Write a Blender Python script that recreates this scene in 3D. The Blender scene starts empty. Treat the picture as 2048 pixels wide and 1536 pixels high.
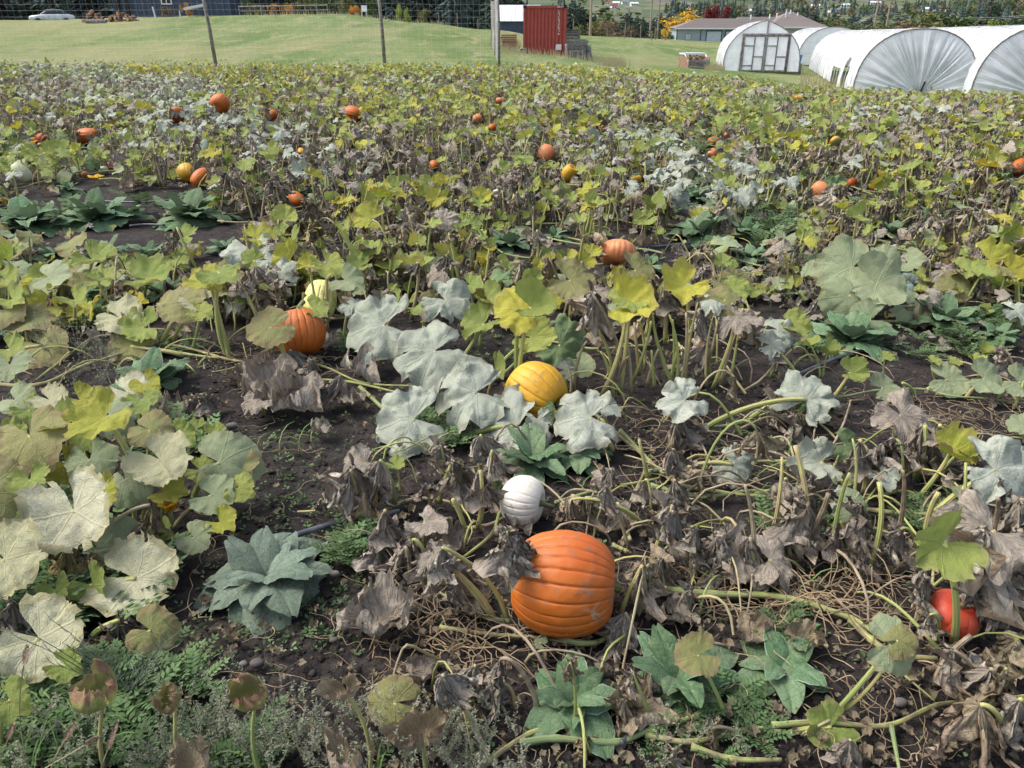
import bpy, math, random
import numpy as np
from mathutils import Vector, Matrix, Quaternion
rng = np.random.default_rng(7); random.seed(7)
SC = bpy.context.scene; COL = SC.collection
R = math.radians
# ------------------------------------------------------------------ camera, light, exposure
PITCH = R(25.0); F = 1540.0; CAMH = 1.6
cam_d = bpy.data.cameras.new("camera"); cam = bpy.data.objects.new("camera", cam_d); COL.objects.link(cam)
cam_d.sensor_width = 36; cam_d.lens = 36 * F / 2048; cam_d.clip_start = .05; cam_d.clip_end = 6000
cam.location = (0, 0, CAMH); cam.rotation_euler = (R(90) - PITCH, 0, 0); SC.camera = cam
SUN_EL, SUN_AZ = 54, -84            # azimuth measured from +Y (view direction) towards +X
W = bpy.data.worlds.new("World"); SC.world = W; W.use_nodes = True
nt = W.node_tree; nt.nodes.clear()
sky = nt.nodes.new('ShaderNodeTexSky'); sky.sky_type = 'NISHITA'; sky.sun_disc = False
sky.sun_elevation = R(SUN_EL); sky.sun_rotation = R(SUN_AZ); sky.air_density = 1.0; sky.dust_density = 4.0; sky.ozone_density = .6
hs = nt.nodes.new('ShaderNodeHueSaturation'); hs.inputs['Saturation'].default_value = .75
bg = nt.nodes.new('ShaderNodeBackground'); bg.inputs['Strength'].default_value = .15
wo = nt.nodes.new('ShaderNodeOutputWorld')
nt.links.new(sky.outputs[0], hs.inputs['Color']); nt.links.new(hs.outputs[0], bg.inputs[0]); nt.links.new(bg.outputs[0], wo.inputs[0])
sd = bpy.data.lights.new("sun", 'SUN'); sd.energy = 1.35; sd.angle = R(20); sd.color = (1, .96, .91)
so = bpy.data.objects.new("sun", sd); COL.objects.link(so)
sv = Vector((math.sin(R(SUN_AZ)) * math.cos(R(SUN_EL)), math.cos(R(SUN_AZ)) * math.cos(R(SUN_EL)), math.sin(R(SUN_EL))))
so.rotation_euler = sv.to_track_quat('Z', 'Y').to_euler(); so.location = (0, 0, 30)
SC.view_settings.view_transform = 'Standard'; SC.view_settings.look = 'None'; SC.view_settings.gamma = 1
SC.view_settings.use_curve_mapping = False; SC.view_settings.exposure = .98
# ------------------------------------------------------------------ helpers
def tag(o, label=None, cat=None, group=None, kind=None):
    if label: o['label'] = label
    if cat: o['category'] = cat
    if group: o['group'] = group
    if kind: o['kind'] = kind
    return o
def empty(name, loc=(0, 0, 0), rz=0):
    o = bpy.data.objects.new(name, None); o.location = loc; o.rotation_euler = (0, 0, rz); o.empty_display_size = .1
    COL.objects.link(o); return o
def mkmesh(name, V, faces, mats, attrs=None, mi=None, smooth=True):
    """V (n,3); faces = list of int arrays (m,k)"""
    me = bpy.data.meshes.new(name); V = np.asarray(V, np.float32)
    faces = [np.asarray(f, np.int32) for f in faces if len(f)]
    nl = sum(f.size for f in faces); npoly = sum(len(f) for f in faces)
    me.vertices.add(len(V)); me.loops.add(nl); me.polygons.add(npoly)
    me.vertices.foreach_set('co', V.ravel())
    me.loops.foreach_set('vertex_index', np.concatenate([f.ravel() for f in faces]))
    st = []; c = 0
    for f in faces:
        st.append(c + np.arange(len(f)) * f.shape[1]); c += f.size
    me.polygons.foreach_set('loop_start', np.concatenate(st).astype(np.int32))
    me.polygons.foreach_set('use_smooth', np.full(npoly, bool(smooth)))
    for m in (mats if isinstance(mats, (list, tuple)) else [mats]): me.materials.append(m)
    if mi is not None: me.polygons.foreach_set('material_index', np.asarray(mi, np.int32))
    if attrs:
        for k, a in attrs.items():
            a = np.asarray(a, np.float32)
            if a.ndim == 2:
                at_ = me.attributes.new(k, 'FLOAT_VECTOR', 'POINT'); at_.data.foreach_set('vector', a.ravel())
            else:
                at_ = me.attributes.new(k, 'FLOAT', 'POINT'); at_.data.foreach_set('value', a)
    me.update(calc_edges=True); me.validate(); return me
def obj(name, me, parent=None, loc=None, rot=None, scale=None, mw=None):
    o = bpy.data.objects.new(name, me); COL.objects.link(o)
    if parent: o.parent = parent
    if mw is not None: o.matrix_local = mw
    if loc is not None: o.location = loc
    if rot is not None: o.rotation_euler = rot
    if scale is not None: o.scale = scale if hasattr(scale, '__len__') else (scale,) * 3
    return o
class MB:
    """collects quads/tris with attributes lp (vector), lu, lv, rnd and a material slot"""
    def __init__(s): s.V = []; s.Q = []; s.T = []; s.qi = []; s.ti = []; s.n = 0; s.A = {k: [] for k in ('lu', 'lv', 'rnd', 'lp')}
    def add(s, V, Q=None, T=None, mi=0, lu=None, lv=None, lp=None, rnd=0.0):
        V = np.asarray(V, np.float32).reshape(-1, 3); n = len(V); s.V.append(V)
        if Q is not None and len(Q): Q = np.asarray(Q); s.Q.append(Q + s.n); s.qi.append(np.full(len(Q), mi))
        if T is not None and len(T): T = np.asarray(T); s.T.append(T + s.n); s.ti.append(np.full(len(T), mi))
        s.A['lu'].append(np.zeros(n) if lu is None else lu); s.A['lv'].append(np.zeros(n) if lv is None else lv)
        s.A['lp'].append(V if lp is None else lp); s.A['rnd'].append(np.full(n, rnd) if np.isscalar(rnd) else rnd); s.n += n
    def box(s, lo, hi, mi=0, M=None, rnd=0.0):
        x0, y0, z0 = lo; x1, y1, z1 = hi
        V = np.array([[x0, y0, z0], [x1, y0, z0], [x1, y1, z0], [x0, y1, z0], [x0, y0, z1], [x1, y0, z1], [x1, y1, z1], [x0, y1, z1]], float)
        lp = V.copy()
        if M is not None: V = V @ np.array(M.to_3x3()).T + np.array(M.translation)
        s.add(V, Q=[[0, 3, 2, 1], [4, 5, 6, 7], [0, 1, 5, 4], [1, 2, 6, 5], [2, 3, 7, 6], [3, 0, 4, 7]], mi=mi, lp=lp, rnd=rnd)
    def tube(s, P, r, k=6, mi=0, rnd=0.0, cap=True, ridge=0.0):
        V, Q = tube_arr(P, r, k, ridge); n = len(V)
        lv = np.repeat(np.linspace(0, 1, len(P)), k); lu = np.tile(np.arange(k) / k, len(P))
        T = []
        if cap:
            V = np.vstack([V, [P[0]], [P[-1]]]); lv = np.append(lv, [0, 1]); lu = np.append(lu, [0, 0])
            for i in range(k): T.append([n, (i + 1) % k, i]); T.append([n + 1, n - k + i, n - k + (i + 1) % k])
        s.add(V, Q=Q, T=T, mi=mi, lu=lu, lv=lv, rnd=rnd)
    def mesh(s, name, mats, smooth=True):
        V = np.concatenate(s.V); A = {k: np.concatenate(v) for k, v in s.A.items()}
        fs = []; mi = []
        if s.Q: fs.append(np.concatenate(s.Q)); mi.append(np.concatenate(s.qi))
        if s.T: fs.append(np.concatenate(s.T)); mi.append(np.concatenate(s.ti))
        return mkmesh(name, V, fs, mats, A, np.concatenate(mi), smooth)
    def build(s, name, mats, parent=None, smooth=False, **k):
        return obj(name, s.mesh(name, mats, smooth), parent, **k)
def tube_arr(P, r, k=6, ridge=0.0):
    P = np.asarray(P, float); n = len(P); r = np.broadcast_to(np.asarray(r, float), (n,))
    T = np.gradient(P, axis=0); T /= np.linalg.norm(T, axis=1)[:, None] + 1e-9
    ref = np.array([0.31, .95, .05]) if abs(T[0][2]) > .6 else np.array([0, 0, 1.0])
    A = np.cross(T, ref); A /= np.linalg.norm(A, axis=1)[:, None] + 1e-9; B = np.cross(T, A)
    a = np.arange(k) / k * 2 * math.pi; rr = 1 + ridge * ((np.arange(k) % 2) * 2 - 1)
    V = P[:, None, :] + r[:, None, None] * rr[None, :, None] * (np.cos(a)[None, :, None] * A[:, None, :] + np.sin(a)[None, :, None] * B[:, None, :])
    i = np.arange(n - 1)[:, None] * k; j = np.arange(k)[None, :]; j2 = (j + 1) % k
    Q = np.stack([i + j, i + j2, i + k + j2, i + k + j], -1).reshape(-1, 4)
    return V.reshape(-1, 3), Q
def bez(a, b, c, d, n=10):
    t = np.linspace(0, 1, n)[:, None]; a, b, c, d = [np.asarray(v, float) for v in (a, b, c, d)]
    return (1 - t) ** 3 * a + 3 * (1 - t) ** 2 * t * b + 3 * (1 - t) * t * t * c + t ** 3 * d
def catmull(P, n=8):
    P = np.asarray(P, float); P = np.vstack([2 * P[0] - P[1], P, 2 * P[-1] - P[-2]]); out = []
    for i in range(1, len(P) - 2):
        for t in np.linspace(0, 1, n, endpoint=(i == len(P) - 3)):
            out.append(.5 * ((2 * P[i]) + (P[i + 1] - P[i - 1]) * t + (2 * P[i - 1] - 5 * P[i] + 4 * P[i + 1] - P[i + 2]) * t * t + (-P[i - 1] + 3 * P[i] - 3 * P[i + 1] + P[i + 2]) * t ** 3))
    return np.array(out)
def _h(ix, iy, s):
    n = (ix * 374761393 + iy * 668265263 + s * 974634777) & 0xffffffff
    n = ((n ^ (n >> 13)) * 1274126177) & 0xffffffff
    return ((n ^ (n >> 16)) & 0xffff) / 65535.0
def vnoise(x, y, s=0):
    x = np.asarray(x, float); y = np.asarray(y, float)
    ix = np.floor(x).astype(np.int64); iy = np.floor(y).astype(np.int64); fx = x - ix; fy = y - iy
    fx = fx * fx * (3 - 2 * fx); fy = fy * fy * (3 - 2 * fy)
    return (_h(ix, iy, s) * (1 - fx) + _h(ix + 1, iy, s) * fx) * (1 - fy) + (_h(ix, iy + 1, s) * (1 - fx) + _h(ix + 1, iy + 1, s) * fx) * fy
def fbm(x, y, s=0, o=4):
    a = 0; w = .5
    for i in range(o): a = a + w * vnoise(x * 2 ** i, y * 2 ** i, s + i * 17); w *= .5
    return a
# ------------------------------------------------------------------ terrain
SN = np.array([-1.3, -.6, -.35, -.2, -.114, -.023, .05, .12, .25, .4, .6, 1.3])
YN = np.array([-50, 14, 20, 32, 50, 75, 110, 170, 300, 450, 600, 800, 1000, 1500, 2500, 4000.])
def _c(v): return [v] * 12
TB = np.array([_c(0), _c(0),
    [0, 0, 0, 0, 0, 0, 0, -.03, -.12, -.25, -.3, -.3],
    [0, 0, 0, 0, 0, 0, -.02, -.15, -.45, -.85, -.88, -.9],
    [.55, .6, .75, .8, .6, .3, .02, -.35, -.8, -1.05, -1.05, -1.05],
    [1.9, 1.95, 2.3, 2.45, 1.75, 1.2, .45, 0, -.8, -1.2, -1.2, -1.2],
    [1.5, 1.55, 1.85, 1.95, 1.2, .6, .5, .15, -.9, -1.3, -1.3, -1.3],
    [0, 0, 0, 0, -.3, -.5, -.6, -.7, -1.45, -1.7, -1.7, -1.7],
    _c(-10), _c(-15), _c(-9), _c(3), _c(13), _c(43), _c(150), _c(300)])
def terr(x, y):
    x = np.asarray(x, float); y = np.asarray(y, float); s = np.clip(x / np.maximum(y, 8), -1.29, 1.29); yy = np.clip(y, -49, 3999)
    i = np.clip(np.searchsorted(SN, s) - 1, 0, len(SN) - 2); j = np.clip(np.searchsorted(YN, yy) - 1, 0, len(YN) - 2)
    a = (s - SN[i]) / (SN[i + 1] - SN[i]); b = (yy - YN[j]) / (YN[j + 1] - YN[j]); a = a * a * (3 - 2 * a) * .6 + a * .4
    return (TB[j, i] * (1 - a) + TB[j, i + 1] * a) * (1 - b) + (TB[j + 1, i] * (1 - a) + TB[j + 1, i + 1] * a) * b
def micro(x, y):
    """soil relief"""
    return (fbm(x * 1.1, y * 1.1, 3, 3) - .45) * .10 + (fbm(x * 7, y * 7, 9, 3) - .45) * .035 + (fbm(x * 30, y * 30, 5, 2) - .37) * .016
def ray(px, py):
    v = (768 - py) / F
    return np.array([(px - 1024) / F, math.cos(PITCH) + v * math.sin(PITCH), -math.sin(PITCH) + v * math.cos(PITCH)])
def at(px, py, dz=0.0):
    d = ray(px, py); z = 0.0
    if d[2] > -.02: d[2] = -.02
    for _ in range(12):
        t = (z + dz - CAMH) / d[2]; p = d * t; z = .5 * z + .5 * float(terr(p[0], p[1]))
    return np.array([p[0], p[1], z + dz])
def at_y(px, py, Y):
    d = ray(px, py); t = Y / d[1]; return np.array([d[0] * t, Y, CAMH + d[2] * t])
def zc(p): return p[1] * math.cos(PITCH) + (CAMH - p[2]) * math.sin(PITCH)
def atd(px, d, dz=0.0):
    z = 0.0; x = 0.0
    for _ in range(6):
        x = (px - 1024) / F * (d * math.cos(PITCH) + (CAMH - z) * math.sin(PITCH)); z = float(terr(x, d))
    return np.array([x, d, z + dz])
def topx(p):
    c = zc(p); return 1024 + F * p[0] / c, 768 - F * ((p[2] - CAMH) * math.cos(PITCH) + p[1] * math.sin(PITCH)) / c
# ------------------------------------------------------------------ materials
class NG:
    def __init__(s, name):
        s.m = bpy.data.materials.new(name); s.m.use_nodes = True; s.t = s.m.node_tree; s.t.nodes.clear()
        s.out = s.t.nodes.new('ShaderNodeOutputMaterial')
    def n(s, ty, ins=None, **props):
        nd = s.t.nodes.new('ShaderNode' + ty)
        for k, v in props.items(): setattr(nd, k, v)
        for k, v in (ins or {}).items():
            sock = nd.inputs[k]
            if isinstance(v, bpy.types.NodeSocket): s.t.links.new(v, sock)
            elif v is not None:
                if hasattr(sock.default_value, '__len__') and hasattr(v, '__len__') and len(v) == 3 and len(sock.default_value) == 4: v = (*v, 1)
                sock.default_value = v
        return nd
    def math(s, op, a, b=0.0, c=0.0, clamp=False):
        return s.n('Math', {0: a, 1: b, 2: c}, operation=op, use_clamp=clamp).outputs[0]
    def mix(s, f, a, b, mode='MIX'):
        return s.n('MixRGB', {'Fac': f, 'Color1': a, 'Color2': b}, blend_type=mode).outputs[0]
    def ss(s, x, lo, hi, a=0.0, b=1.0):
        nd = s.n('MapRange', {'Value': x, 'From Min': lo, 'From Max': hi, 'To Min': a, 'To Max': b}, interpolation_type='SMOOTHSTEP'); return nd.outputs[0]
    def noise(s, vec, scale, det=3.0, rough=.55, dist=0.0):
        return s.n('TexNoise', {'Vector': vec, 'Scale': scale, 'Detail': det, 'Roughness': rough, 'Distortion': dist}).outputs[0]
    def attr(s, name, vec=False):
        return s.n('Attribute', attribute_name=name).outputs['Vector' if vec else 'Fac']
    def obj(s): return s.n('TexCoord').outputs['Object']
    def geo(s): return s.n('NewGeometry')
    def finish(s, col, rough=.7, spec=.3, bump=None, bs=.4, bd=.01, trans=0.0, tcol=None, **kw):
        p = {'Base Color': col, 'Roughness': rough, 'Specular IOR Level': spec}; p.update(kw)
        b = s.n('BsdfPrincipled', p); sh = b.outputs[0]
        if bump is not None:
            bn = s.n('Bump', {'Height': bump, 'Strength': bs, 'Distance': bd}); s.t.links.new(bn.outputs[0], b.inputs['Normal'])
        if trans:
            tr = s.n('BsdfTranslucent', {'Color': tcol if tcol is not None else col}); mx = s.n('MixShader', {0: trans}); s.t.links.new(sh, mx.inputs[1]); s.t.links.new(tr.outputs[0], mx.inputs[2]); sh = mx.outputs[0]
        s.t.links.new(sh, s.out.inputs[0]); return s.m
def mat_plain(name, c1, c2=None, scale=8, rough=.7, spec=.3, bump=.3, bd=.01, rndv=.0, **kw):
    g = NG(name); c2 = c2 or tuple(v * .7 for v in c1); v = g.obj(); n = g.noise(v, scale, 4)
    c = g.mix(g.ss(n, .35, .65), c1, c2)
    if rndv:
        oi = g.n('ObjectInfo').outputs['Random']; r = g.math('FRACT', g.math('ADD', oi, g.attr('rnd')))
        c = g.n('HueSaturation', {'Value': g.ss(r, 0, 1, 1 - rndv, 1 + rndv), 'Color': c}).outputs[0]
    return g.finish(c, rough, spec, n, bump, bd, **kw)
def leaf_mat(name, c1, c2, edge, vein, under, e_lo=.8, e_n=.5, mott=None, mott_amt=.0, vstr=.5, trans=.22, rough=.62, streak=0.0, blotch=.0, blotch_col=(.1, .07, .05), hv=.1):
    g = NG(name); lp = g.attr('lp', True); lu = g.attr('lu'); lv = g.attr('lv')
    r = g.math('FRACT', g.math('ADD', g.n('ObjectInfo').outputs['Random'], g.attr('rnd')))
    r2 = g.math('FRACT', g.math('MULTIPLY', r, 7.31)); r3 = g.math('FRACT', g.math('MULTIPLY', r, 19.7))
    off = g.n('CombineXYZ', {0: g.math('MULTIPLY', r, 31.0), 1: g.math('MULTIPLY', r2, 23.0), 2: 0.0}).outputs[0]
    vec = g.n('VectorMath', {0: lp, 1: off}, operation='ADD').outputs[0]
    nb = g.noise(vec, 1.6, 3); nm = g.noise(vec, 7, 5, .72); nf = g.noise(vec, 22, 5, .75)
    f = g.math('ADD', g.math('MULTIPLY', g.math('SUBTRACT', nb, .5), 2.2), g.ss(r2, 0, 1, -.15, 1.15))
    c = g.mix(g.math('ADD', f, 0.0, clamp=True), c1, c2)
    # veins: main ones every eighth of a turn, side veins branching from them
    a8 = g.math('MULTIPLY', lu, 8.0); dm = g.math('ABSOLUTE', g.math('SUBTRACT', a8, g.math('ROUND', a8)))
    dv = g.math('MULTIPLY', dm, lv); vm = g.math('SUBTRACT', 1.0, g.ss(dv, .006, .035))
    sv_ = g.math('PINGPONG', g.math('SUBTRACT', g.math('MULTIPLY', lv, 4.6), g.math('MULTIPLY', dm, 1.9)), .5)
    sm = g.math('SUBTRACT', 1.0, g.ss(sv_, .01, .09))
    nr = g.n('TexVoronoi', {'Vector': vec, 'Scale': 11.0}, feature='DISTANCE_TO_EDGE').outputs['Distance']; net = g.math('SUBTRACT', 1.0, g.ss(nr, .0, .07))
    vall = g.math('MAXIMUM', vm, g.math('MAXIMUM', g.math('MULTIPLY', sm, .6), g.math('MULTIPLY', net, .25)))
    c = g.mix(g.math('MULTIPLY', vall, vstr), c, vein)
    if mott: c = g.mix(g.math('MULTIPLY', g.ss(nm, .42, .66), mott_amt), c, mott)
    c = g.mix(g.math('MULTIPLY', g.ss(nf, .43, .60), .7), c, g.n('HueSaturation', {'Value': .6, 'Color': c}).outputs[0]); c = g.mix(g.math('MULTIPLY', g.ss(nf, .44, .34), .35), c, g.n('HueSaturation', {'Value': 1.35, 'Saturation': .8, 'Color': c}).outputs[0])
    vd = g.n('TexVoronoi', {'Vector': vec, 'Scale': 19.0}).outputs['Distance']; dots = g.math('MULTIPLY', g.ss(vd, .30, .12), g.ss(nb, .42, .60)); c = g.mix(g.math('MULTIPLY', dots, .55), c, g.n('HueSaturation', {'Value': 1.45, 'Saturation': .75, 'Color': c}).outputs[0])
    vh = g.n('TexVoronoi', {'Vector': vec, 'Scale': 3.1}).outputs['Distance']; c = g.mix(g.math('MULTIPLY', g.ss(g.math('ADD', vh, g.math('MULTIPLY', nm, .12)), .15, .105), .85), c, (.07, .055, .04))
    if blotch: c = g.mix(g.math('MULTIPLY', g.ss(g.math('ADD', nb, g.math('MULTIPLY', nm, .6)), .95, 1.02), blotch), c, blotch_col)
    ee = g.math('ADD', lv, g.math('MULTIPLY', g.math('SUBTRACT', g.math('ADD', nb, g.math('MULTIPLY', nm, .7)), .85), e_n))
    ee = g.math('ADD', ee, g.ss(r3, 0, 1, -.08, .1))
    c = g.mix(g.ss(ee, e_lo, e_lo + .1), c, edge)
    c = g.n('HueSaturation', {'Hue': g.ss(r3, 0, 1, .5 - hv * .15, .5 + hv * .15), 'Value': g.ss(r, 0, 1, .78, 1.16), 'Color': c}).outputs[0]
    cu = g.mix(.65, c, under); cb = g.mix(g.geo().outputs['Backfacing'], c, cu)
    h = g.math('ADD', g.math('MULTIPLY', vall, -.4), g.math('ADD', g.math('MULTIPLY', nm, .9), g.math('MULTIPLY', nf, .5)))
    if streak:
        st = g.n('CombineXYZ', {0: g.math('MULTIPLY', lu, 95.0), 1: g.math('MULTIPLY', lv, 4.0), 2: g.math('MULTIPLY', r, 40.0)}).outputs[0]
        sn = g.noise(st, 1.0, 4, .6); h = g.math('ADD', h, g.math('MULTIPLY', sn, 2.6)); cb = g.mix(g.math('MULTIPLY', g.ss(sn, .42, .60), streak), cb, g.n('HueSaturation', {'Value': .52, 'Color': cb}).outputs[0])  # wrinkle streaks: crease shading put into the leaf colour as well as the bump
    return g.finish(cb, rough, .25, h, .7, .008, trans)
M = {}
M['green'] = leaf_mat('leaf_yellowgreen', (.17, .27, .045), (.44, .46, .09), (.36, .27, .12), (.36, .42, .12), (.27, .34, .10), e_lo=.88, mott=(.50, .44, .08), mott_amt=.6, vstr=.4, trans=.32)
M['yellow'] = leaf_mat('leaf_yellow', (.34, .38, .03), (.60, .47, .03), (.34, .22, .09), (.6, .56, .2), (.42, .42, .08), e_lo=.86, mott=(.28, .34, .05), mott_amt=.6, vstr=.3, trans=.32)
M['deep'] = leaf_mat('leaf_green', (.06, .13, .035), (.13, .23, .06), (.30, .26, .1), (.26, .34, .14), (.16, .22, .11), e_lo=.95, mott=(.22, .27, .13), mott_amt=.35, vstr=.5)
M['silver'] = leaf_mat('leaf_mildewed', (.32, .36, .355), (.48, .505, .515), (.24, .195, .19), (.17, .22, .18), (.36, .39, .28), e_lo=.9, mott=(.27, .32, .28), mott_amt=.6, vstr=.45, trans=.12, hv=.2, blotch=.35, blotch_col=(.55, .57, .56))
M['pale'] = leaf_mat('leaf_pale_olive', (.24, .31, .165), (.36, .40, .235), (.36, .27, .17), (.44, .48, .30), (.28, .33, .18), e_lo=.93, mott=(.42, .45, .34), mott_amt=.55, vstr=.55)
M['white'] = leaf_mat('leaf_powdery', (.43, .425, .39), (.56, .55, .57), (.22, .165, .17), (.44, .44, .36), (.36, .36, .16), e_lo=.84, e_n=.7, mott=(.46, .42, .30), mott_amt=.5, vstr=.2, trans=.08, blotch=.75, blotch_col=(.27, .235, .26))
M['rim'] = leaf_mat('leaf_brownrim', (.22, .27, .07), (.34, .34, .10), (.27, .17, .10), (.36, .36, .16), (.24, .24, .10), e_lo=.68, e_n=.7, mott=(.38, .34, .18), mott_amt=.5, vstr=.4)
M['dry'] = leaf_mat('leaf_withered', (.44, .375, .285), (.70, .63, .515), (.28, .205, .14), (.34, .30, .26), (.36, .31, .25), e_lo=.94, mott=(.22, .185, .16), mott_amt=.6, vstr=.3, trans=.12, rough=.8, streak=.75, hv=.05)
M['tan'] = leaf_mat('leaf_papery', (.40, .32, .22), (.58, .50, .37), (.22, .15, .10), (.40, .34, .22), (.40, .33, .21), e_lo=.93, mott=(.24, .18, .12), mott_amt=.6, vstr=.3, trans=.15, rough=.8, streak=.5)
M['plum'] = leaf_mat('leaf_purplebrown', (.22, .165, .14), (.36, .29, .25), (.12, .08, .06), (.24, .19, .14), (.36, .30, .12), e_lo=.95, mott=(.38, .32, .08), mott_amt=.4, vstr=.25, trans=.1, rough=.8, streak=.45, blotch=.6, blotch_col=(.42, .36, .10))
M['mull'] = leaf_mat('leaf_woolly', (.085, .165, .07), (.16, .245, .125), (.30, .38, .27), (.25, .34, .22), (.17, .24, .14), e_lo=.93, e_n=.12, mott=(.21, .30, .19), mott_amt=.55, vstr=.0, trans=.15, rough=.8)
M['mullgrey'] = leaf_mat('leaf_woolly_grey', (.12, .17, .12), (.20, .26, .19), (.28, .33, .25), (.28, .33, .25), (.2, .24, .18), e_lo=.97, e_n=.1, mott=(.24, .29, .22), mott_amt=.5, vstr=.0, trans=.1, rough=.85)
M['petal'] = leaf_mat('petal', (.80, .42, .01), (.85, .52, .02), (.8, .35, .02), (.7, .3, .01), (.75, .45, .02), e_lo=1.2, trans=.35)
def stalk_mat(name, a, b, c):
    g = NG(name); r = g.math('FRACT', g.math('ADD', g.n('ObjectInfo').outputs['Random'], g.attr('rnd'))); v = g.obj(); lv = g.attr('lv'); lu = g.attr('lu')
    n = g.noise(v, 25, 3); k = g.ss(g.math('ADD', g.math('MULTIPLY', lv, .7), g.math('ADD', r, g.math('MULTIPLY', n, .4))), .3, 1.5)
    col = g.mix(k, a, b); col = g.mix(g.ss(g.math('ADD', n, g.math('MULTIPLY', r, .3)), .6, .85), col, c)
    st = g.math('SINE', g.math('MULTIPLY', lu, 50.0)); col = g.mix(g.ss(st, 0, 1, 0, .3), col, g.n('HueSaturation', {'Value': .6, 'Color': col}).outputs[0])
    return g.finish(col, .55, .35, g.math('ADD', st, g.math('MULTIPLY', n, 2.0)), .4, .003)
M['stalk'] = stalk_mat('stalk_green', (.27, .34, .11), (.47, .47, .16), (.42, .34, .17))
M['stalkdry'] = stalk_mat('stalk_dry', (.44, .39, .20), (.36, .29, .20), (.22, .17, .12))
M['vine'] = stalk_mat('vine_green', (.20, .27, .12), (.40, .42, .14), (.26, .22, .12))
M['tendril'] = stalk_mat('tendril_straw', (.34, .25, .15), (.22, .15, .09), (.42, .33, .2))
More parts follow.
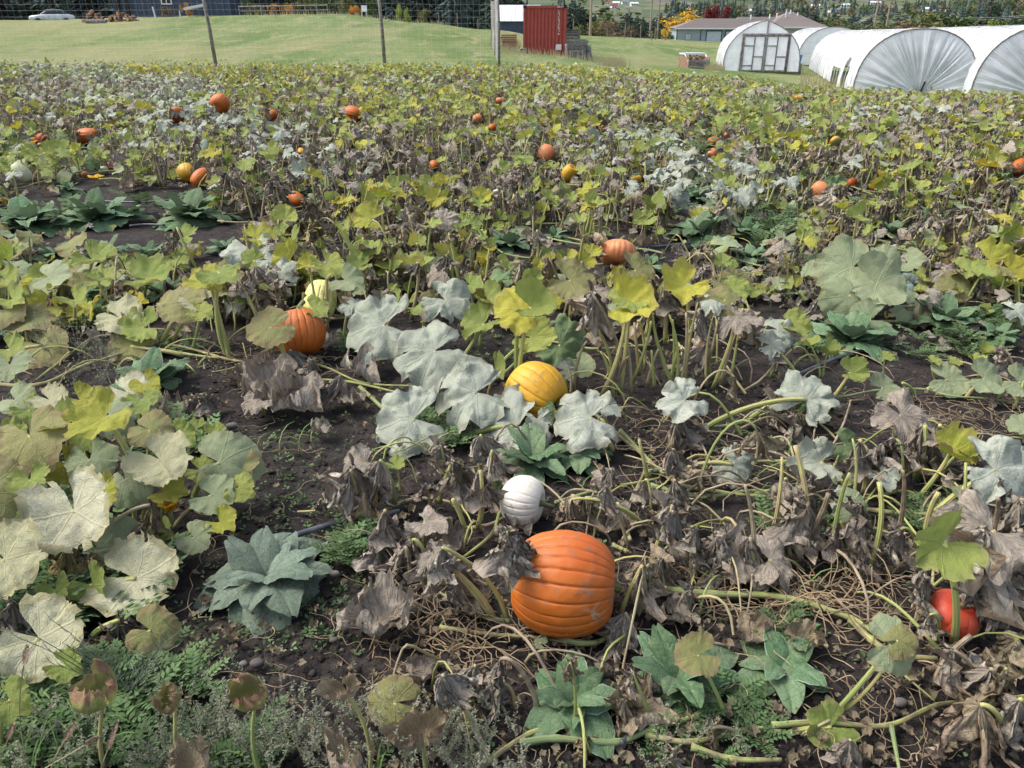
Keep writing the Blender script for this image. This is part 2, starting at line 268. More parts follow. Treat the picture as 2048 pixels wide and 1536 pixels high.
# ------------------------------------------------------------------ leaf shapes
PI = math.pi
def leaf_arr(seed, kind, na=60, nr=12):
    """unit leaf, stalk joint at the origin, main lobe towards +Y; returns V, Q, lu, lv, lp"""
    g = np.random.default_rng(seed); u = g.uniform
    gap = R({'S': u(18, 44), 'G': u(12, 40), 'P': u(6, 26), 'W': u(6, 30), 'F': u(5, 25), 'D': u(5, 20), 'C': u(3, 12), 'U': u(20, 45)}[kind]); th = np.linspace(-PI + gap, PI - gap, na + 1); t = np.linspace(0, 1, nr + 1) ** .8; t[0] = .0
    T, TH0 = np.meshgrid(t, th, indexing='ij'); TH = TH0 + .10 * np.sin(TH0 * 2 + u(0, 6)) + .06 * np.sin(TH0 * 5 + u(0, 6))
    ld = {'S': u(.34, .46), 'G': u(.16, .30), 'P': u(.03, .08), 'W': u(.04, .12), 'F': u(.35, .55), 'D': u(.05, .16), 'C': u(.02, .08), 'U': u(.12, .28)}[kind]
    cen = R(1) * np.array([0, 52, -52, 104, -104, 150, -150]) * 1.0 + g.normal(0, .07, 7); ln = np.array([1.08, 1.0, 1.0, .92, .92, .80, .80]) * g.uniform(.85, 1.12, 7)
    e_ = np.full(TH0.shape, 0.0)
    for c_, l_ in zip(cen, ln): e_ = np.maximum(e_, l_ * np.clip(np.cos(np.clip((TH0 - c_) / R(33 if kind == 'S' else 40) * PI / 2, -PI / 2, PI / 2)), 0, 1) ** .42)
    Ro = (1 - ld * 1.7) + ld * 1.7 * e_ if kind in 'SGUF' else ((1 - ld) + ld * e_ * 1.1 if kind != 'C' else 1 + 0 * e_)
    Ro = np.maximum(Ro, .42) * (1 + .08 * np.interp(TH0, np.linspace(-PI, PI, 9), g.uniform(-1, 1, 9)))
    Ro *= 1 - .28 * np.clip((np.abs(TH0) - (PI - gap - .35)) / .35, 0, 1) ** 2
    nz = np.convolve(g.standard_normal(na + 5), [.25, .5, .25], 'same')[2:-2]
    Ro *= 1 + T ** 3 * (.05 * nz[None, :na + 1] + .028 * np.sin(TH0 * 29 + u(0, 6)))
    rho = T * Ro; X = np.sin(TH) * rho; Y = np.cos(TH) * rho; lp = np.stack([X, Y, np.zeros_like(X)], -1)
    pleat = np.abs(np.sin(4 * TH0)); sd_ = int(seed) % 997
    def fb(f, s): return fbm(X * f + 9, Y * f + 9, sd_ + s, 3) - .44
    def cr(amp, fr): return np.stack([fb(fr, 1) * .7, fb(fr, 2) * .7, np.abs(fb(fr, 3)) * 1.6 + fb(fr * 2.2, 4) * .5], -1) * amp * (T ** .7)[..., None]
    if kind in 'SGPWFU':
        bulge, cup, ruf, crm = {'S': (.14, -.34, .13, .30), 'G': (.12, .10, .09, .20), 'P': (.07, -.08, .05, .14), 'W': (.08, .10, .06, .20), 'F': (.12, .12, .16, .55), 'U': (.12, .28, .12, .22)}[kind]
        cup += u(-.15, .15); fold = {'S': u(-.1, .45), 'G': u(.0, .6), 'P': u(-.05, .2), 'W': u(-.05, .3), 'F': u(-.2, .5), 'U': u(.4, .9)}[kind]
        Z = bulge * pleat * rho * (.3 + .7 * T) + cup * rho ** 2 + fold * (np.abs(X) - .0) * (.5 + .5 * T) + ruf * T ** 3 * np.sin(TH0 * u(4.5, 7) + u(0, 6)) + .035 * T ** 5 * np.sin(TH0 * 17 + u(0, 6))
        a = u(0, 2 * PI); w = X * math.cos(a) + Y * math.sin(a); Z += u(.1, .45) * -np.maximum(w - .15, 0) ** 1.5
        Z += .14 * rho ** 2 * np.sin(2 * TH0 + u(0, 6)) + u(-.35, .1) * np.maximum(Y, 0) ** 2
        V = np.stack([X * (1 - .3 * abs(fold) * T), Y * (1 - .2 * abs(cup) * rho ** 2), Z], -1) + cr(crm, 3.2)
        if kind == 'F':   # rims curl over
            e = np.clip((T - .55) / .45, 0, 1) ** 2 * (.5 + .5 * np.sin(TH0 * 4 + u(0, 6))); V[..., 2] += .35 * e; V[..., :2] *= (1 - .45 * e)[..., None]
    elif kind == 'D':
        ph = u(0, 6); k = int(g.integers(4, 8)); sub = [1, 0, 1, 2, 1][sd_ % 5]
        if sub == 1:   # whole blade hangs to one side like a cloth
            kk = int(g.integers(4, 7)); wv = np.sin(TH0 * kk + ph); wid = u(.3, .6)
            V = np.stack([np.sin(TH) * rho * wid + .1 * np.sin(rho * 6 + ph) * T, .16 * wv * T + .22 * np.cos(TH) * rho + .08 * T, -rho * (.62 + .38 * np.cos(TH)) * (1 + .1 * wv) + .06 * np.sin(PI * np.clip(T * 2, 0, 1))], -1) + cr(.38, 4.2)
        else:
            p0 = u(.1, .7) if sub == 0 else u(.5, 1.0); p1 = R(u(70, 95)) + .3 * np.sin(TH0 + ph) + .25 * np.sin(2 * TH0 + ph * 2)
            sl = p0 + (p1 - p0) * np.clip(T * u(1.3, 2.6), 0, 1) ** .8
            dr = np.diff(rho, axis=0, prepend=0); h = np.cumsum(np.cos(sl) * dr, 0); z = -np.cumsum(np.sin(sl) * dr, 0)
            fl = np.sin(k * TH0 + ph); THp = TH + .3 * np.sin(k * TH0 + ph + 1.2) * np.clip(T * 2, 0, 1) + (u(-1.4, 1.4) * T if sub == 2 else 0)
            h = (np.maximum(h, 0) * (1 + .4 * fl) + .05 * T + .13 * T * (1 + fl) * Ro) * (.8 if sub == 0 else .55)
            sq = u(.5, .9); V = np.stack([np.sin(THp) * h, np.cos(THp) * h * sq, z * (.92 + .16 * fl)], -1) + cr(.36, 4.5) * [1, 1, .7]
            V[..., 0] += u(-.35, .35) * T ** 2; V[..., 1] += u(-.3, .3) * T ** 2
        e = np.clip((T - .62) / .38, 0, 1) ** 2; V[..., 2] += .30 * e * (.5 + .5 * np.sin(TH0 * 5 + ph)); V[..., :2] *= (1 + .30 * e * np.sin(TH0 * 7 + ph))[..., None]; pl = .045 * np.sin(TH0 * 24 + 3 * np.sin(T * 3 + ph)) * np.clip(T * 2, 0, 1); V[..., 1] += pl; V[..., 0] += pl * .6
        V[..., 1] += .12 * e * np.sin(TH0 * 9)
    elif kind == 'C':
        ph = u(0, 6); sl = R(-12) - (R(u(85, 125)) + .3 * np.sin(TH0 * 2 + ph)) * np.clip((T - .15) / .85, 0, 1) ** .9
        dr = np.diff(rho, axis=0, prepend=0); h = np.cumsum(np.cos(sl) * dr, 0); z = -np.cumsum(np.sin(sl) * dr, 0)
        h = h * (1 + .08 * np.sin(5 * TH0 + ph) * T); lip = 1 + .8 * np.exp(-((TH0 - u(1.5, 2.6)) / .4) ** 2)
        V = np.stack([np.sin(TH) * h * 1.25, np.cos(TH) * h, z * lip * .8], -1) + cr(.2, 4)
        e = np.clip((T - .85) / .15, 0, 1); V[..., :2] *= (1 + .22 * e * np.sin(TH0 * 9))[..., None]
    i = np.arange(nr)[:, None] * (na + 1); j = np.arange(na)[None, :]
    Q = np.stack([i + j, i + na + 1 + j, i + na + 2 + j, i + j + 1], -1).reshape(-1, 4)
    keep = np.ones(len(Q), bool).reshape(nr, na)
    if na >= 20 and kind in 'SGFDWU':
        for _ in range(int(g.integers(2, 7))):
            a = int(g.integers(1, na - 1)); d = int(g.integers(1, 4)); keep[nr - d:, a] = False
    return V.reshape(-1, 3), Q[keep.ravel()], (TH0 / (2 * PI)).ravel(), T.ravel(), lp.reshape(-1, 3)
def mull_arr(seed, L=1.0, nl=22, nw=10, up=.6):
    """oblong woolly leaf from the origin along +Y, rising by up then arching"""
    g = np.random.default_rng(seed); u = g.uniform; t = np.linspace(0, 1, nl + 1); w = np.linspace(-1, 1, nw + 1)
    wid = .26 * np.clip(np.sin(PI * np.clip(t * .93 + .05, 0, 1) ** .78), 0, 1) ** .8 * (1 + .1 * u(-1, 1)) + .02
    el = np.linspace(up, up - u(.7, 1.5), nl + 1); y = np.cumsum(np.cos(el)) / nl; z = np.cumsum(np.sin(el)) / nl; y -= y[0]; z -= z[0]
    Tt, Wt = np.meshgrid(t, w, indexing='ij'); ph = u(0, 6)
    X = Wt * wid[:, None]; fold = u(.15, .5)
    Z = z[:, None] + fold * np.abs(X) - .9 * X ** 2 * 1.5 + .026 * np.abs(Wt) ** 2 * np.sin(Tt * 15 + ph + Wt * 2) + .008 * np.abs(Wt) ** 3 * np.sin(Tt * 46 + Wt * 3) + .05 * (fbm(Tt * 5, Wt * 2 + 5, seed, 3) - .44)
    Y = y[:, None] + .05 * np.abs(Wt); X = X + .06 * np.sin(Tt * 3 + ph) * Tt
    V = np.stack([X, Y, Z], -1).reshape(-1, 3); i = np.arange(nl)[:, None] * (nw + 1); j = np.arange(nw)[None, :]
    Q = np.stack([i + j, i + j + 1, i + nw + 2 + j, i + nw + 1 + j], -1).reshape(-1, 4)
    lp = np.stack([Wt * .3, Tt, 0 * Tt], -1).reshape(-1, 3)
    return V, Q, (Wt * .03).ravel(), np.maximum(np.abs(Wt) ** 1.5, Tt * .85).ravel(), lp
LK = {  # letter in the tables -> (shape, material)
 'S': ('S', 'silver'), 'G': ('G', 'green'), 'Y': ('G', 'yellow'), 'P': ('P', 'pale'), 'W': ('W', 'white'), 'D': ('D', 'dry'), 'T': ('D', 'tan'),
 'C': ('C', 'tan'), 'F': ('F', 'dry'), 'f': ('F', 'tan'), 'R': ('P', 'rim'), 'U': ('U', 'green'), 'B': ('D', 'plum'), 'g': ('S', 'deep'), 'X': ('S', 'dry'), 'K': ('C', 'rim'), 'V': ('G', 'yellow')}
NVAR = 9; LIB = {}; LOW = {}
def leafmesh(k, v):
    key = (k, v)
    if key not in LIB:
        sh, m = LK[k]; V, Q, lu, lv, lp = leaf_arr(ord(k) * 31 + v * 7, sh)
        LIB[key] = mkmesh('leaf', V, [Q], M[m], dict(lu=lu, lv=lv, lp=lp))
    return LIB[key]
def leafmesh_mid(k, v):
    key = (k, v, 'm')
    if key not in LIB:
        sh, m = LK[k]; V, Q, lu, lv, lp = leaf_arr(ord(k) * 31 + v * 7 + 3, sh, 22, 6)
        LIB[key] = mkmesh('leaf', V, [Q], M[m], dict(lu=lu, lv=lv, lp=lp))
    return LIB[key]
def lowleaf(k, v):
    key = (k, v)
    if key not in LOW: LOW[key] = leaf_arr(ord(k) * 31 + v * 7 + 5, LK[k][0], 10 if LK[k][0] != 'D' else 12, 2)
    return LOW[key]
def stalk_pts(B, T, n=11, arc=0.0, g=rng):
    B = np.asarray(B, float); T = np.asarray(T, float); L = np.linalg.norm(T - B); d = T - B
    side = g.uniform(-.12, .12, 3) * L; side[2] = 0
    return bez(B, B + d * .25 + [0, 0, L * (.12 + arc)] + side, T - d * .2 + [0, 0, L * arc] + side * .5, T, n)
STK = []
for v in range(8):
    g = np.random.default_rng(90 + v); P = stalk_pts((0, 0, -.02), (.35 * g.uniform(-1, 1), .35 * g.uniform(-1, 1), 1.0), 7, g.uniform(-.05, .15), g)
    STK.append(P)
STKM = {}
def stalkmesh(v, dry):
    if (v, dry) not in STKM:
        b = MB(); b.tube(STK[v], np.linspace(.034, .021, 7), 5, ridge=.1); STKM[(v, dry)] = b.mesh('leaf_stalk', M['stalkdry' if dry else 'stalk'])
    return STKM[(v, dry)]
def frame(pos, yaw, tilt, scale, tdir=-90, jit=.12, g=rng):
    """matrix: leaf +Y heads to yaw (0 towards camera, 90 right), normal leans by tilt towards tdir (deg, world)"""
    nrm = Vector((math.cos(R(tdir)) * tilt + g.uniform(-jit, jit), math.sin(R(tdir)) * tilt + g.uniform(-jit, jit), 1)).normalized()
    d = Vector((math.sin(R(yaw)), -math.cos(R(yaw)), 0)); y = (d - nrm * d.dot(nrm)).normalized(); x = y.cross(nrm)
    m = Matrix((x, y, nrm)).transposed().to_4x4() @ Matrix.Scale(scale, 4); m.translation = Vector(pos); return m
def vine_obj(parent, pts, r=.009, name='vine', mat='vine', origin=(0, 0, 0)):
    P = catmull(pts, 7) - np.asarray(origin); b = MB(); n = len(P)
    rr = np.linspace(r, r * .55, n) * (1 + .25 * (np.arange(n) % 7 == 0)); b.tube(P, rr, 7, ridge=.07); return b.build(name, M[mat], parent, smooth=True)
DRYK = 'DTFfBXC'
def hero_plant(name, label, leaves, vines=(), root=None, group=None, cat='vine plant'):
    """leaves: (kind, jx, jy, size px, base (bx,by) or None, yaw or None, tilt, arc)"""
    jx0 = np.mean([l[1] for l in leaves]); jy0 = max(l[2] for l in leaves); O = at(*(root or (jx0, jy0 + 30)))
    e = empty(name, O); tag(e, label, cat, group)
    for l in leaves:
        k, jx, jy, size = l[:4]; base = l[4] if len(l) > 4 else None; yaw = l[5] if len(l) > 5 and l[5] is not None else rng.uniform(0, 360)
        tilt = l[6] if len(l) > 6 and l[6] is not None else rng.uniform(.15, .5); arc = l[7] if len(l) > 7 else None
        if k in 'Ff':
            P = at(jx, jy, .025); s = size * zc(P) / F / 1.9; mw = frame(P - O, yaw, .1, s)
            obj('leaf', leafmesh(k, int(rng.integers(NVAR))), e, mw=mw); continue
        if base is None: base = (jx + rng.uniform(-.25, .25) * size, jy + size * rng.uniform(.55, .9) + (25 if k in 'DTB' else 0))
        B = at(*base); B[2] += .01; T = at_y(jx, jy, B[1] + rng.uniform(-.02, .02)); T[2] = max(T[2], .03)
        s = size * zc(T) / F
        if k in 'DTB': mw = frame(T - O, yaw, .08, s * rng.uniform(.75, .98)); arc = .3 if arc is None else arc
        elif k in 'CK': mw = frame(T - O, rng.uniform(0, 360), .2, s * rng.uniform(.62, .92), jit=.35)
        else: mw = frame(T - O, yaw, tilt, s / (2.05 if k == 'S' else 2.25 if k in 'UVG' else 1.95)); arc = .05 if arc is None else arc
        obj('leaf', leafmesh(k, int(rng.integers(NVAR))), e, mw=mw)
        P = stalk_pts(B, T, 11, arc or 0) - O; b = MB(); r0 = min(max(s * .042, .0045), .011); b.tube(P, np.linspace(r0 * 1.15, r0 * .72, 11), 8, ridge=.08)
        b.build('leaf_stalk', M['stalkdry' if (k in 'DTB' and rng.random() < .45) else 'stalk'], e, smooth=True)
    for v in vines:
        pts = []
        for (x, y) in v[0]:
            p = at(x, y); p[2] += .012 + micro(p[0], p[1]) * .6 + rng.uniform(0, .01); pts.append(p)
        vine_obj(e, pts, v[1] if len(v) > 1 else .008, mat=v[2] if len(v) > 2 else 'vine', origin=O)
    return e
# ------------------------------------------------------------------ ground
def fedge(x): x = np.asarray(x, float); k = np.clip((x - 7) / 8, 0, 1); return 31 - 5.5 * k * k * (3 - 2 * k) + (vnoise(x * .6, x * 0, 4) - .5) * 1.2
def grid_mesh(name, X, Y, Z, mat, keep=None):
    n, m = X.shape; i = np.arange(n - 1)[:, None] * m; j = np.arange(m - 1)[None, :]
    Q = np.stack([i + j, i + j + 1, i + m + j + 1, i + m + j], -1).reshape(-1, 4)
    if keep is not None: Q = Q[keep.ravel()]
    return mkmesh(name, np.stack([X, Y, Z], -1).reshape(-1, 3), [Q], mat)
g = NG('dark_soil'); v = g.obj(); n1 = g.noise(v, 1.3, 4); n2 = g.noise(v, 14, 5, .65); n3 = g.noise(v, 90, 4, .7); vr = g.n('TexVoronoi', {'Vector': v, 'Scale': 42.0}).outputs['Distance']
c = g.mix(g.ss(n1, .35, .65), (.024, .021, .0205), (.036, .031, .029)); c = g.mix(g.ss(n2, .42, .68), c, (.058, .049, .044)); c = g.mix(g.math('MULTIPLY', g.ss(n3, .55, .75), .6), c, (.11, .092, .078))
M['soil'] = g.finish(c, .95, .15, g.math('ADD', g.math('ADD', n2, g.math('MULTIPLY', n3, .7)), g.math('MULTIPLY', vr, -.5)), .9, .02)
yy = np.concatenate([np.linspace(-3, .7, 16)[:-1], .7 * np.exp(np.linspace(0, math.log(34 / .7), 430))]); ss = np.linspace(-1, 1, 430)
Y, S = np.meshgrid(yy, ss, indexing='ij'); X = S * (np.maximum(Y, 0) * .95 + 1.6) + 0 * Y; Z = terr(X, Y) + micro(X, Y) - .02
o = obj('soil', grid_mesh('soil', X, Y, Z, M['soil'])); tag(o, kind='structure')
g = NG('meadow_grass'); v = g.obj(); sc_ = g.n('VectorMath', {0: v, 1: (1, .35, 1)}, operation='MULTIPLY').outputs[0]
n1 = g.noise(sc_, .22, 4, .6); n2 = g.noise(sc_, .9, 6, .72); n3 = g.noise(v, 6, 5, .75); n4 = g.noise(sc_, .06, 2)
c = g.mix(g.ss(n1, .40, .58), (.12, .175, .055), (.185, .225, .09)); c = g.mix(g.math('MULTIPLY', g.ss(n2, .50, .62), .75), c, (.30, .27, .15)); c = g.mix(g.math('MULTIPLY', g.ss(n3, .48, .62), .8), c, (.055, .095, .03))
c = g.mix(g.math('MULTIPLY', g.ss(n4, .5, .58), .45), c, (.27, .25, .13))
M['meadow'] = g.finish(c, .95, .1, g.math('ADD', n3, n2), .8, .10)
g = NG('hillside'); v = g.obj(); n1 = g.noise(v, .008, 3); n2 = g.noise(v, .03, 4, .6); n3 = g.noise(v, .2, 4)
vo = g.n('TexVoronoi', {'Vector': v, 'Scale': .007}).outputs['Color']; sep = g.n('SeparateColor', {0: vo}).outputs[0]
c = g.mix(g.ss(sep, .2, .55), (.07, .10, .06), (.145, .155, .09)); c = g.mix(g.ss(sep, .68, .74), c, (.15, .13, .12)); c = g.mix(g.ss(n2, .5, .6), c, (.06, .09, .045)); c = g.mix(g.math('MULTIPLY', g.ss(n3, .45, .7), .5), c, (.10, .12, .05))  # cooler, duller greens: valley haze is mixed into the ground colour
M['hill'] = g.finish(c, .95, .1, n3, .5, .5)
yy = 24 * np.exp(np.linspace(0, math.log(190 / 24), 190)); ss = np.linspace(-1.25, 1.25, 260); Y, S = np.meshgrid(yy, ss, indexing='ij'); X = S * Y
Z = terr(X, Y) + (fbm(X * .35, Y * .35, 31, 3) - .45) * .22 * np.clip((Y - 30) / 15, 0, 1) + (fbm(X * 2, Y * 2, 33, 2) - .37) * .05
cy = (Y[:-1, :-1] + Y[1:, 1:]) / 2; cx = (X[:-1, :-1] + X[1:, 1:]) / 2
o = obj('meadow', grid_mesh('meadow', X, Y, Z + .015, M['meadow'], cy > fedge(cx) - .2)); tag(o, kind='structure')
yy = 180 * np.exp(np.linspace(0, math.log(3900 / 180), 90)); ss = np.linspace(-1.3, 1.3, 90); Y, S = np.meshgrid(yy, ss, indexing='ij'); X = S * Y
Z = terr(X, Y) - .35 + (fbm(X * .006, Y * .006, 41, 4) - .45) * 16 * np.clip((Y - 400) / 600, 0, 1)
o = obj('hillside', grid_mesh('hillside', X, Y, Z, M['hill'])); tag(o, kind='structure')
def hillz(x, y): return float(terr(x, y) - .35 + (fbm(np.array(x * .006), np.array(y * .006), 41, 4) - .45) * 16 * min(max((y - 400) / 600, 0), 1))
def at_hill(px, py):
    d = ray(px, py); Y = 380.0
    while Y < 3500:
        x = d[0] * Y / d[1]; z = CAMH + d[2] * Y / d[1]
        if z <= hillz(x, Y): break
        Y *= 1.01
    return np.array([x, Y, hillz(x, Y)])
def lmk(px):
    for lim, t in ((60, 'at the far left'), (235, 'above the firewood heaps'), (340, 'behind the left half of the blue house'), (470, 'behind the right half of the blue house'), (560, 'above the rail fence'), (690, 'left of the tiny white chair'), (775, 'behind the white chair'), (900, 'right of the second fence post'), (1045, 'left of the red container'), (1135, 'behind the red container'), (1185, 'left of the thin tall pole'), (1290, 'right of the thin tall pole'), (1345, 'by the left pair of pale poles'), (1440, 'behind the golden tree'), (1560, 'behind the middle of the grey house'), (1640, 'behind the right end of the grey house'), (1735, 'above the far small tunnel'), (1800, 'beside the tall pair of poles'), (1880, 'above the nearest tunnel'), (1960, 'right of the big round green tree')):
        if px < lim: return t
    return 'at the far right'
# ------------------------------------------------------------------ plain materials
M['bluewall'] = mat_plain('blue_cladding', (.045, .065, .10), (.06, .08, .12), 3, .6)
M['whitetrim'] = mat_plain('white_paint', (.72, .72, .72), (.6, .6, .6), 5, .5)
M['glassdark'] = mat_plain('window_glass', (.02, .025, .03), (.03, .035, .04), 2, .12, .6, 0)
M['redsteel'] = mat_plain('red_container_paint', (.34, .065, .05), (.28, .055, .045), 4, .55, .35, .15, rndv=.04)
M['sunside'] = mat_plain('sunlit_red_paint', (.36, .115, .075), (.30, .09, .06), 4, .65)  # same red made paler: sunlit tone of the side put into the colour
M['blacksteel'] = mat_plain('black_steel', (.015, .015, .018), None, 4, .5)
M['timber'] = mat_plain('grey_timber', (.27, .25, .25), (.15, .135, .13), 6, .85, .2, .5, .01, rndv=.25)
M['freshtimber'] = mat_plain('brown_timber', (.30, .19, .13), (.20, .13, .09), 6, .85, .2, .5, .01, rndv=.2)
M['post'] = mat_plain('weathered_post', (.24, .22, .19), (.14, .125, .105), 9, .9, .2, .6, .01)
M['wire'] = mat_plain('galvanised_wire', (.55, .57, .58), (.45, .46, .47), 3, .5, .5)
M['alu'] = mat_plain('pale_roof_metal', (.60, .63, .70), (.52, .55, .6), 3, .45, .5)
M['shingle'] = mat_plain('brown_grey_shingles', (.23, .20, .19), (.17, .148, .14), 9, .9, .2, .5, .03, rndv=.12)
M['greywall'] = mat_plain('pale_blue_siding', (.33, .38, .40), (.28, .33, .35), 2, .75)
M['bluetrim'] = mat_plain('blue_trim', (.035, .085, .16), None, 3, .6)
M['door'] = mat_plain('garage_door', (.50, .56, .62), (.45, .5, .56), 3, .6)
M['carpaint'] = mat_plain('pale_car_paint', (.55, .60, .64), None, 2, .25, .6, 0)
M['tyre'] = mat_plain('rubber', (.02, .02, .02), (.035, .035, .035), 6, .8)
M['log'] = mat_plain('bark', (.16, .11, .085), (.10, .07, .055), 12, .9, .2, .7, .02)
M['cut'] = mat_plain('cut_wood', (.52, .31, .17), (.40, .22, .12), 10, .8)
M['polewood'] = mat_plain('pole_wood', (.36, .29, .22), (.28, .22, .17), 6, .85); M['bluetub'] = mat_plain('blue_plastic', (.03, .16, .38), None, 3, .4)
M['insul'] = mat_plain('insulator', (.7, .72, .7), None, 3, .4)
M['straw'] = mat_plain('straw', (.50, .45, .27), (.42, .37, .2), 9, .9)
M['hose'] = mat_plain('drip_hose', (.055, .065, .075), (.12, .13, .14), 20, .45, .4, .2, .002)
M['stone'] = mat_plain('field_stone', (.16, .14, .13), (.10, .085, .08), 30, .85, .2, .4, .004, rndv=.35)
# ------------------------------------------------------------------ red container
cN = atd(1123, 48); cx0 = atd(1046, 48.6)[0]; ct = empty('shipping_container', (cx0, 48.3, float(terr(cx0 + 1, 48)) - .12), R(-4))
tag(ct, 'red corrugated shipping container with white lettering standing in the grass', 'container')
CW, CL, CH = 2.44, 6.06, 2.66; b = MB(); n = 11; prof = []
xs = np.linspace(.1, CW - .1, n * 4 + 1)
for i, x in enumerate(xs): prof.append((x, [0.0, 0.0, .05, .05][i % 4]))
prof = np.array(prof); k = len(prof)
V = np.vstack([np.c_[prof[:, 0], prof[:, 1] + .03, np.full(k, .16)], np.c_[prof[:, 0], prof[:, 1] + .03, np.full(k, CH - .13)]])
b.add(V, Q=[[i, i + 1, k + i + 1, k + i] for i in range(k - 1)]); b.build('end_wall', M['redsteel'], ct)
b = MB(); ys = np.linspace(.1, CL - .1, 85); pr = np.array([[.0, .0, .045, .045][i % 4] for i in range(85)]); k = 85
V = np.vstack([np.c_[pr + .03, ys, np.full(k, .16)], np.c_[pr + .03, ys, np.full(k, CH - .13)]]); b.add(V, Q=[[i + 1, i, k + i, k + i + 1] for i in range(k - 1)])
V2 = V.copy(); V2[:, 0] = CW - V[:, 0]; b.add(V2, Q=[[i, i + 1, k + i + 1, k + i] for i in range(k - 1)]); b.build('side_wall', M['sunside'], ct)
b = MB()
for x in (0, CW - .1):
    for y in (0, CL - .1): b.box((x, y, 0), (x + .1, y + .1, CH))
b.build('corner_post', M['redsteel'], ct)
b = MB(); b.box((.1, .004, 0), (CW - .1, .1, .16)); b.box((.1, .004, CH - .13), (CW - .1, .1, CH - .002)); b.box((.1, CL - .1, 0), (CW - .1, CL - .004, CH - .13)); b.box((.004, .1, 0), (.1, CL - .1, .16)); b.box((.004, .1, CH - .13), (.1, CL - .1, CH - .002)); b.box((CW - .1, .1, 0), (CW - .004, CL - .1, .16)); b.box((CW - .1, .1, CH - .13), (CW - .004, CL - .1, CH - .002)); b.build('frame_rail', M['redsteel'], ct)
b = MB(); b.box((.05, .05, CH - .05), (CW - .05, CL - .05, CH + .005)); b.build('roof', M['sunside'], ct)
for x in (-.01, CW - .17):
    b = MB(); b.box((x, -.012, CH - .14), (x + .18, .17, CH + .015)); b.build('corner_casting', M['blacksteel'], ct)
# illegible white marks: blocky characters down the wall, a short row along the top
def glyph(bm, x, z, w, h, code):
    t = w * .26
    S_ = {'A': (x, z, x + t, z + h), 'B': (x + w - t, z, x + w, z + h), 'C': (x + t, z + h - t, x + w - t, z + h), 'D': (x + t, z, x + w - t, z + t), 'E': (x + t, z + h / 2 - t / 2, x + w - t, z + h / 2 + t / 2)}
    for ch in code: q = S_[ch]; bm.box((q[0], -.006, q[1]), (q[2], .002, q[3]))
b = MB(); zz = CH - .38
for i, cd in enumerate(['AE', 'ABE', 'BC', 'ACD', 'ABCD', 'BCE', 'ABE', 'ADE', 'ABCE', 'BCD', 'ABCDE']):
    glyph(b, 1.99, zz + (.03 if i < 10 else -.03) + .025, .075, .085, cd); zz -= .112
b.build('lettering', M['whitetrim'], ct)
b = MB()
for i, cd in enumerate(['ABCD', 'ACDE', 'ABE', 'BC']): glyph(b, 1.93 + i * .085, CH - .105, .062, .07, cd)
b.build('lettering', M['whitetrim'], ct)
b = MB(); b.box((1.9, -.03, .36), (2.2, -.01, .66)); b.box((1.87, -.034, .36), (1.94, -.012, .60)); tp = b.build('white_board', M['whitetrim']); tp.location = ct.location; tp.rotation_euler = ct.rotation_euler; tag(tp, 'small white board leaning low against the red container', 'board')
for i, (x, r) in enumerate(((1.55, .22), (1.82, .24), (2.12, .15))):
    b = MB(); a = np.linspace(0, 2 * PI, 22); b.tube(np.c_[np.cos(a) * r, 0 * a - .12 - .05 * i, np.sin(a) * r + r * .8], .045, 6, cap=False); o = b.build('wheel_hoop', M['timber'], smooth=True); o.location = ct.location; o.rotation_euler = ct.rotation_euler
    tag(o, ['leftmost grey round hoop against the foot of the red container', 'middle and largest grey round hoop against the foot of the red container', 'smallest grey round hoop beside the white board on the container'][i], 'hoop')
# ------------------------------------------------------------------ timber crates, pallets
def crate(label, loc, rz, w, d, h, nb=5, lean=0.0, mat='timber', nm='timber_bin', lid=True):
    e = empty(nm, loc, rz); e.rotation_euler[1] = lean; tag(e, label, 'crate'); hh = h / nb
    for i in range(nb):
        for (lo, hi) in (((.06, 0), (w - .06, .03)), ((.06, d - .03), (w - .06, d)), ((0, .06), (.03, d - .06)), ((w - .03, .06), (w, d - .06))):
            b = MB(); j = rng.uniform(-.008, .008); b.box((lo[0], lo[1] + j, i * hh + .012), (hi[0], hi[1] + j, (i + 1) * hh - .02)); b.build('plank', M[mat], e)
    for x in (0, w - .07):
        for y in (-.035, d - .035): b = MB(); b.box((x, y, 0), (x + .07, y + .07, h + .02)); b.build('corner_post', M[mat], e)
    if lid:
        for i in range(4): b = MB(); b.box((.0 + i * w / 4 + .01, .0, h + .022), ((i + 1) * w / 4 - .01, d, h + .045)); b.build('lid_board', M[mat], e)
    return e
gz = lambda p: (p[0], p[1], p[2] - .03)
crate('grey slatted timber bin in front of the stack right of the red container', gz(atd(1133, 46.6)), R(2), 1.02, 1.1, .72, 5, lid=False)
q = atd(1128, 48.6); crate('weathered timber bin standing behind the front bin, beside the container', (q[0], q[1], q[2]), R(3), 1.35, 1.2, .82, 5)
q = atd(1128, 48.9); crate('topmost grey timber bin of the stack beside the red container', (q[0] - .05, q[1] + .2, q[2] + .87), R(2), .98, 1.0, .48, 4)
q = atd(1170, 47); e = empty('leaning_pallet', gz(q), R(-12)); e.rotation_euler[1] = R(-12); tag(e, 'grey pallet of boards leaning outward at the right end of the bins', 'pallet')
for i in range(4): b = MB(); b.box((.05 + .09 * i * .9, i * .02, 0), (.12 + .09 * i * .9, .6 + i * .02, .85 - .06 * i)); b.build('board', M['timber'], e)
b = MB(); b.box((-.04, -.05, .87), (.34, .62, .93)); b.build('cap_board', M['timber'], e)
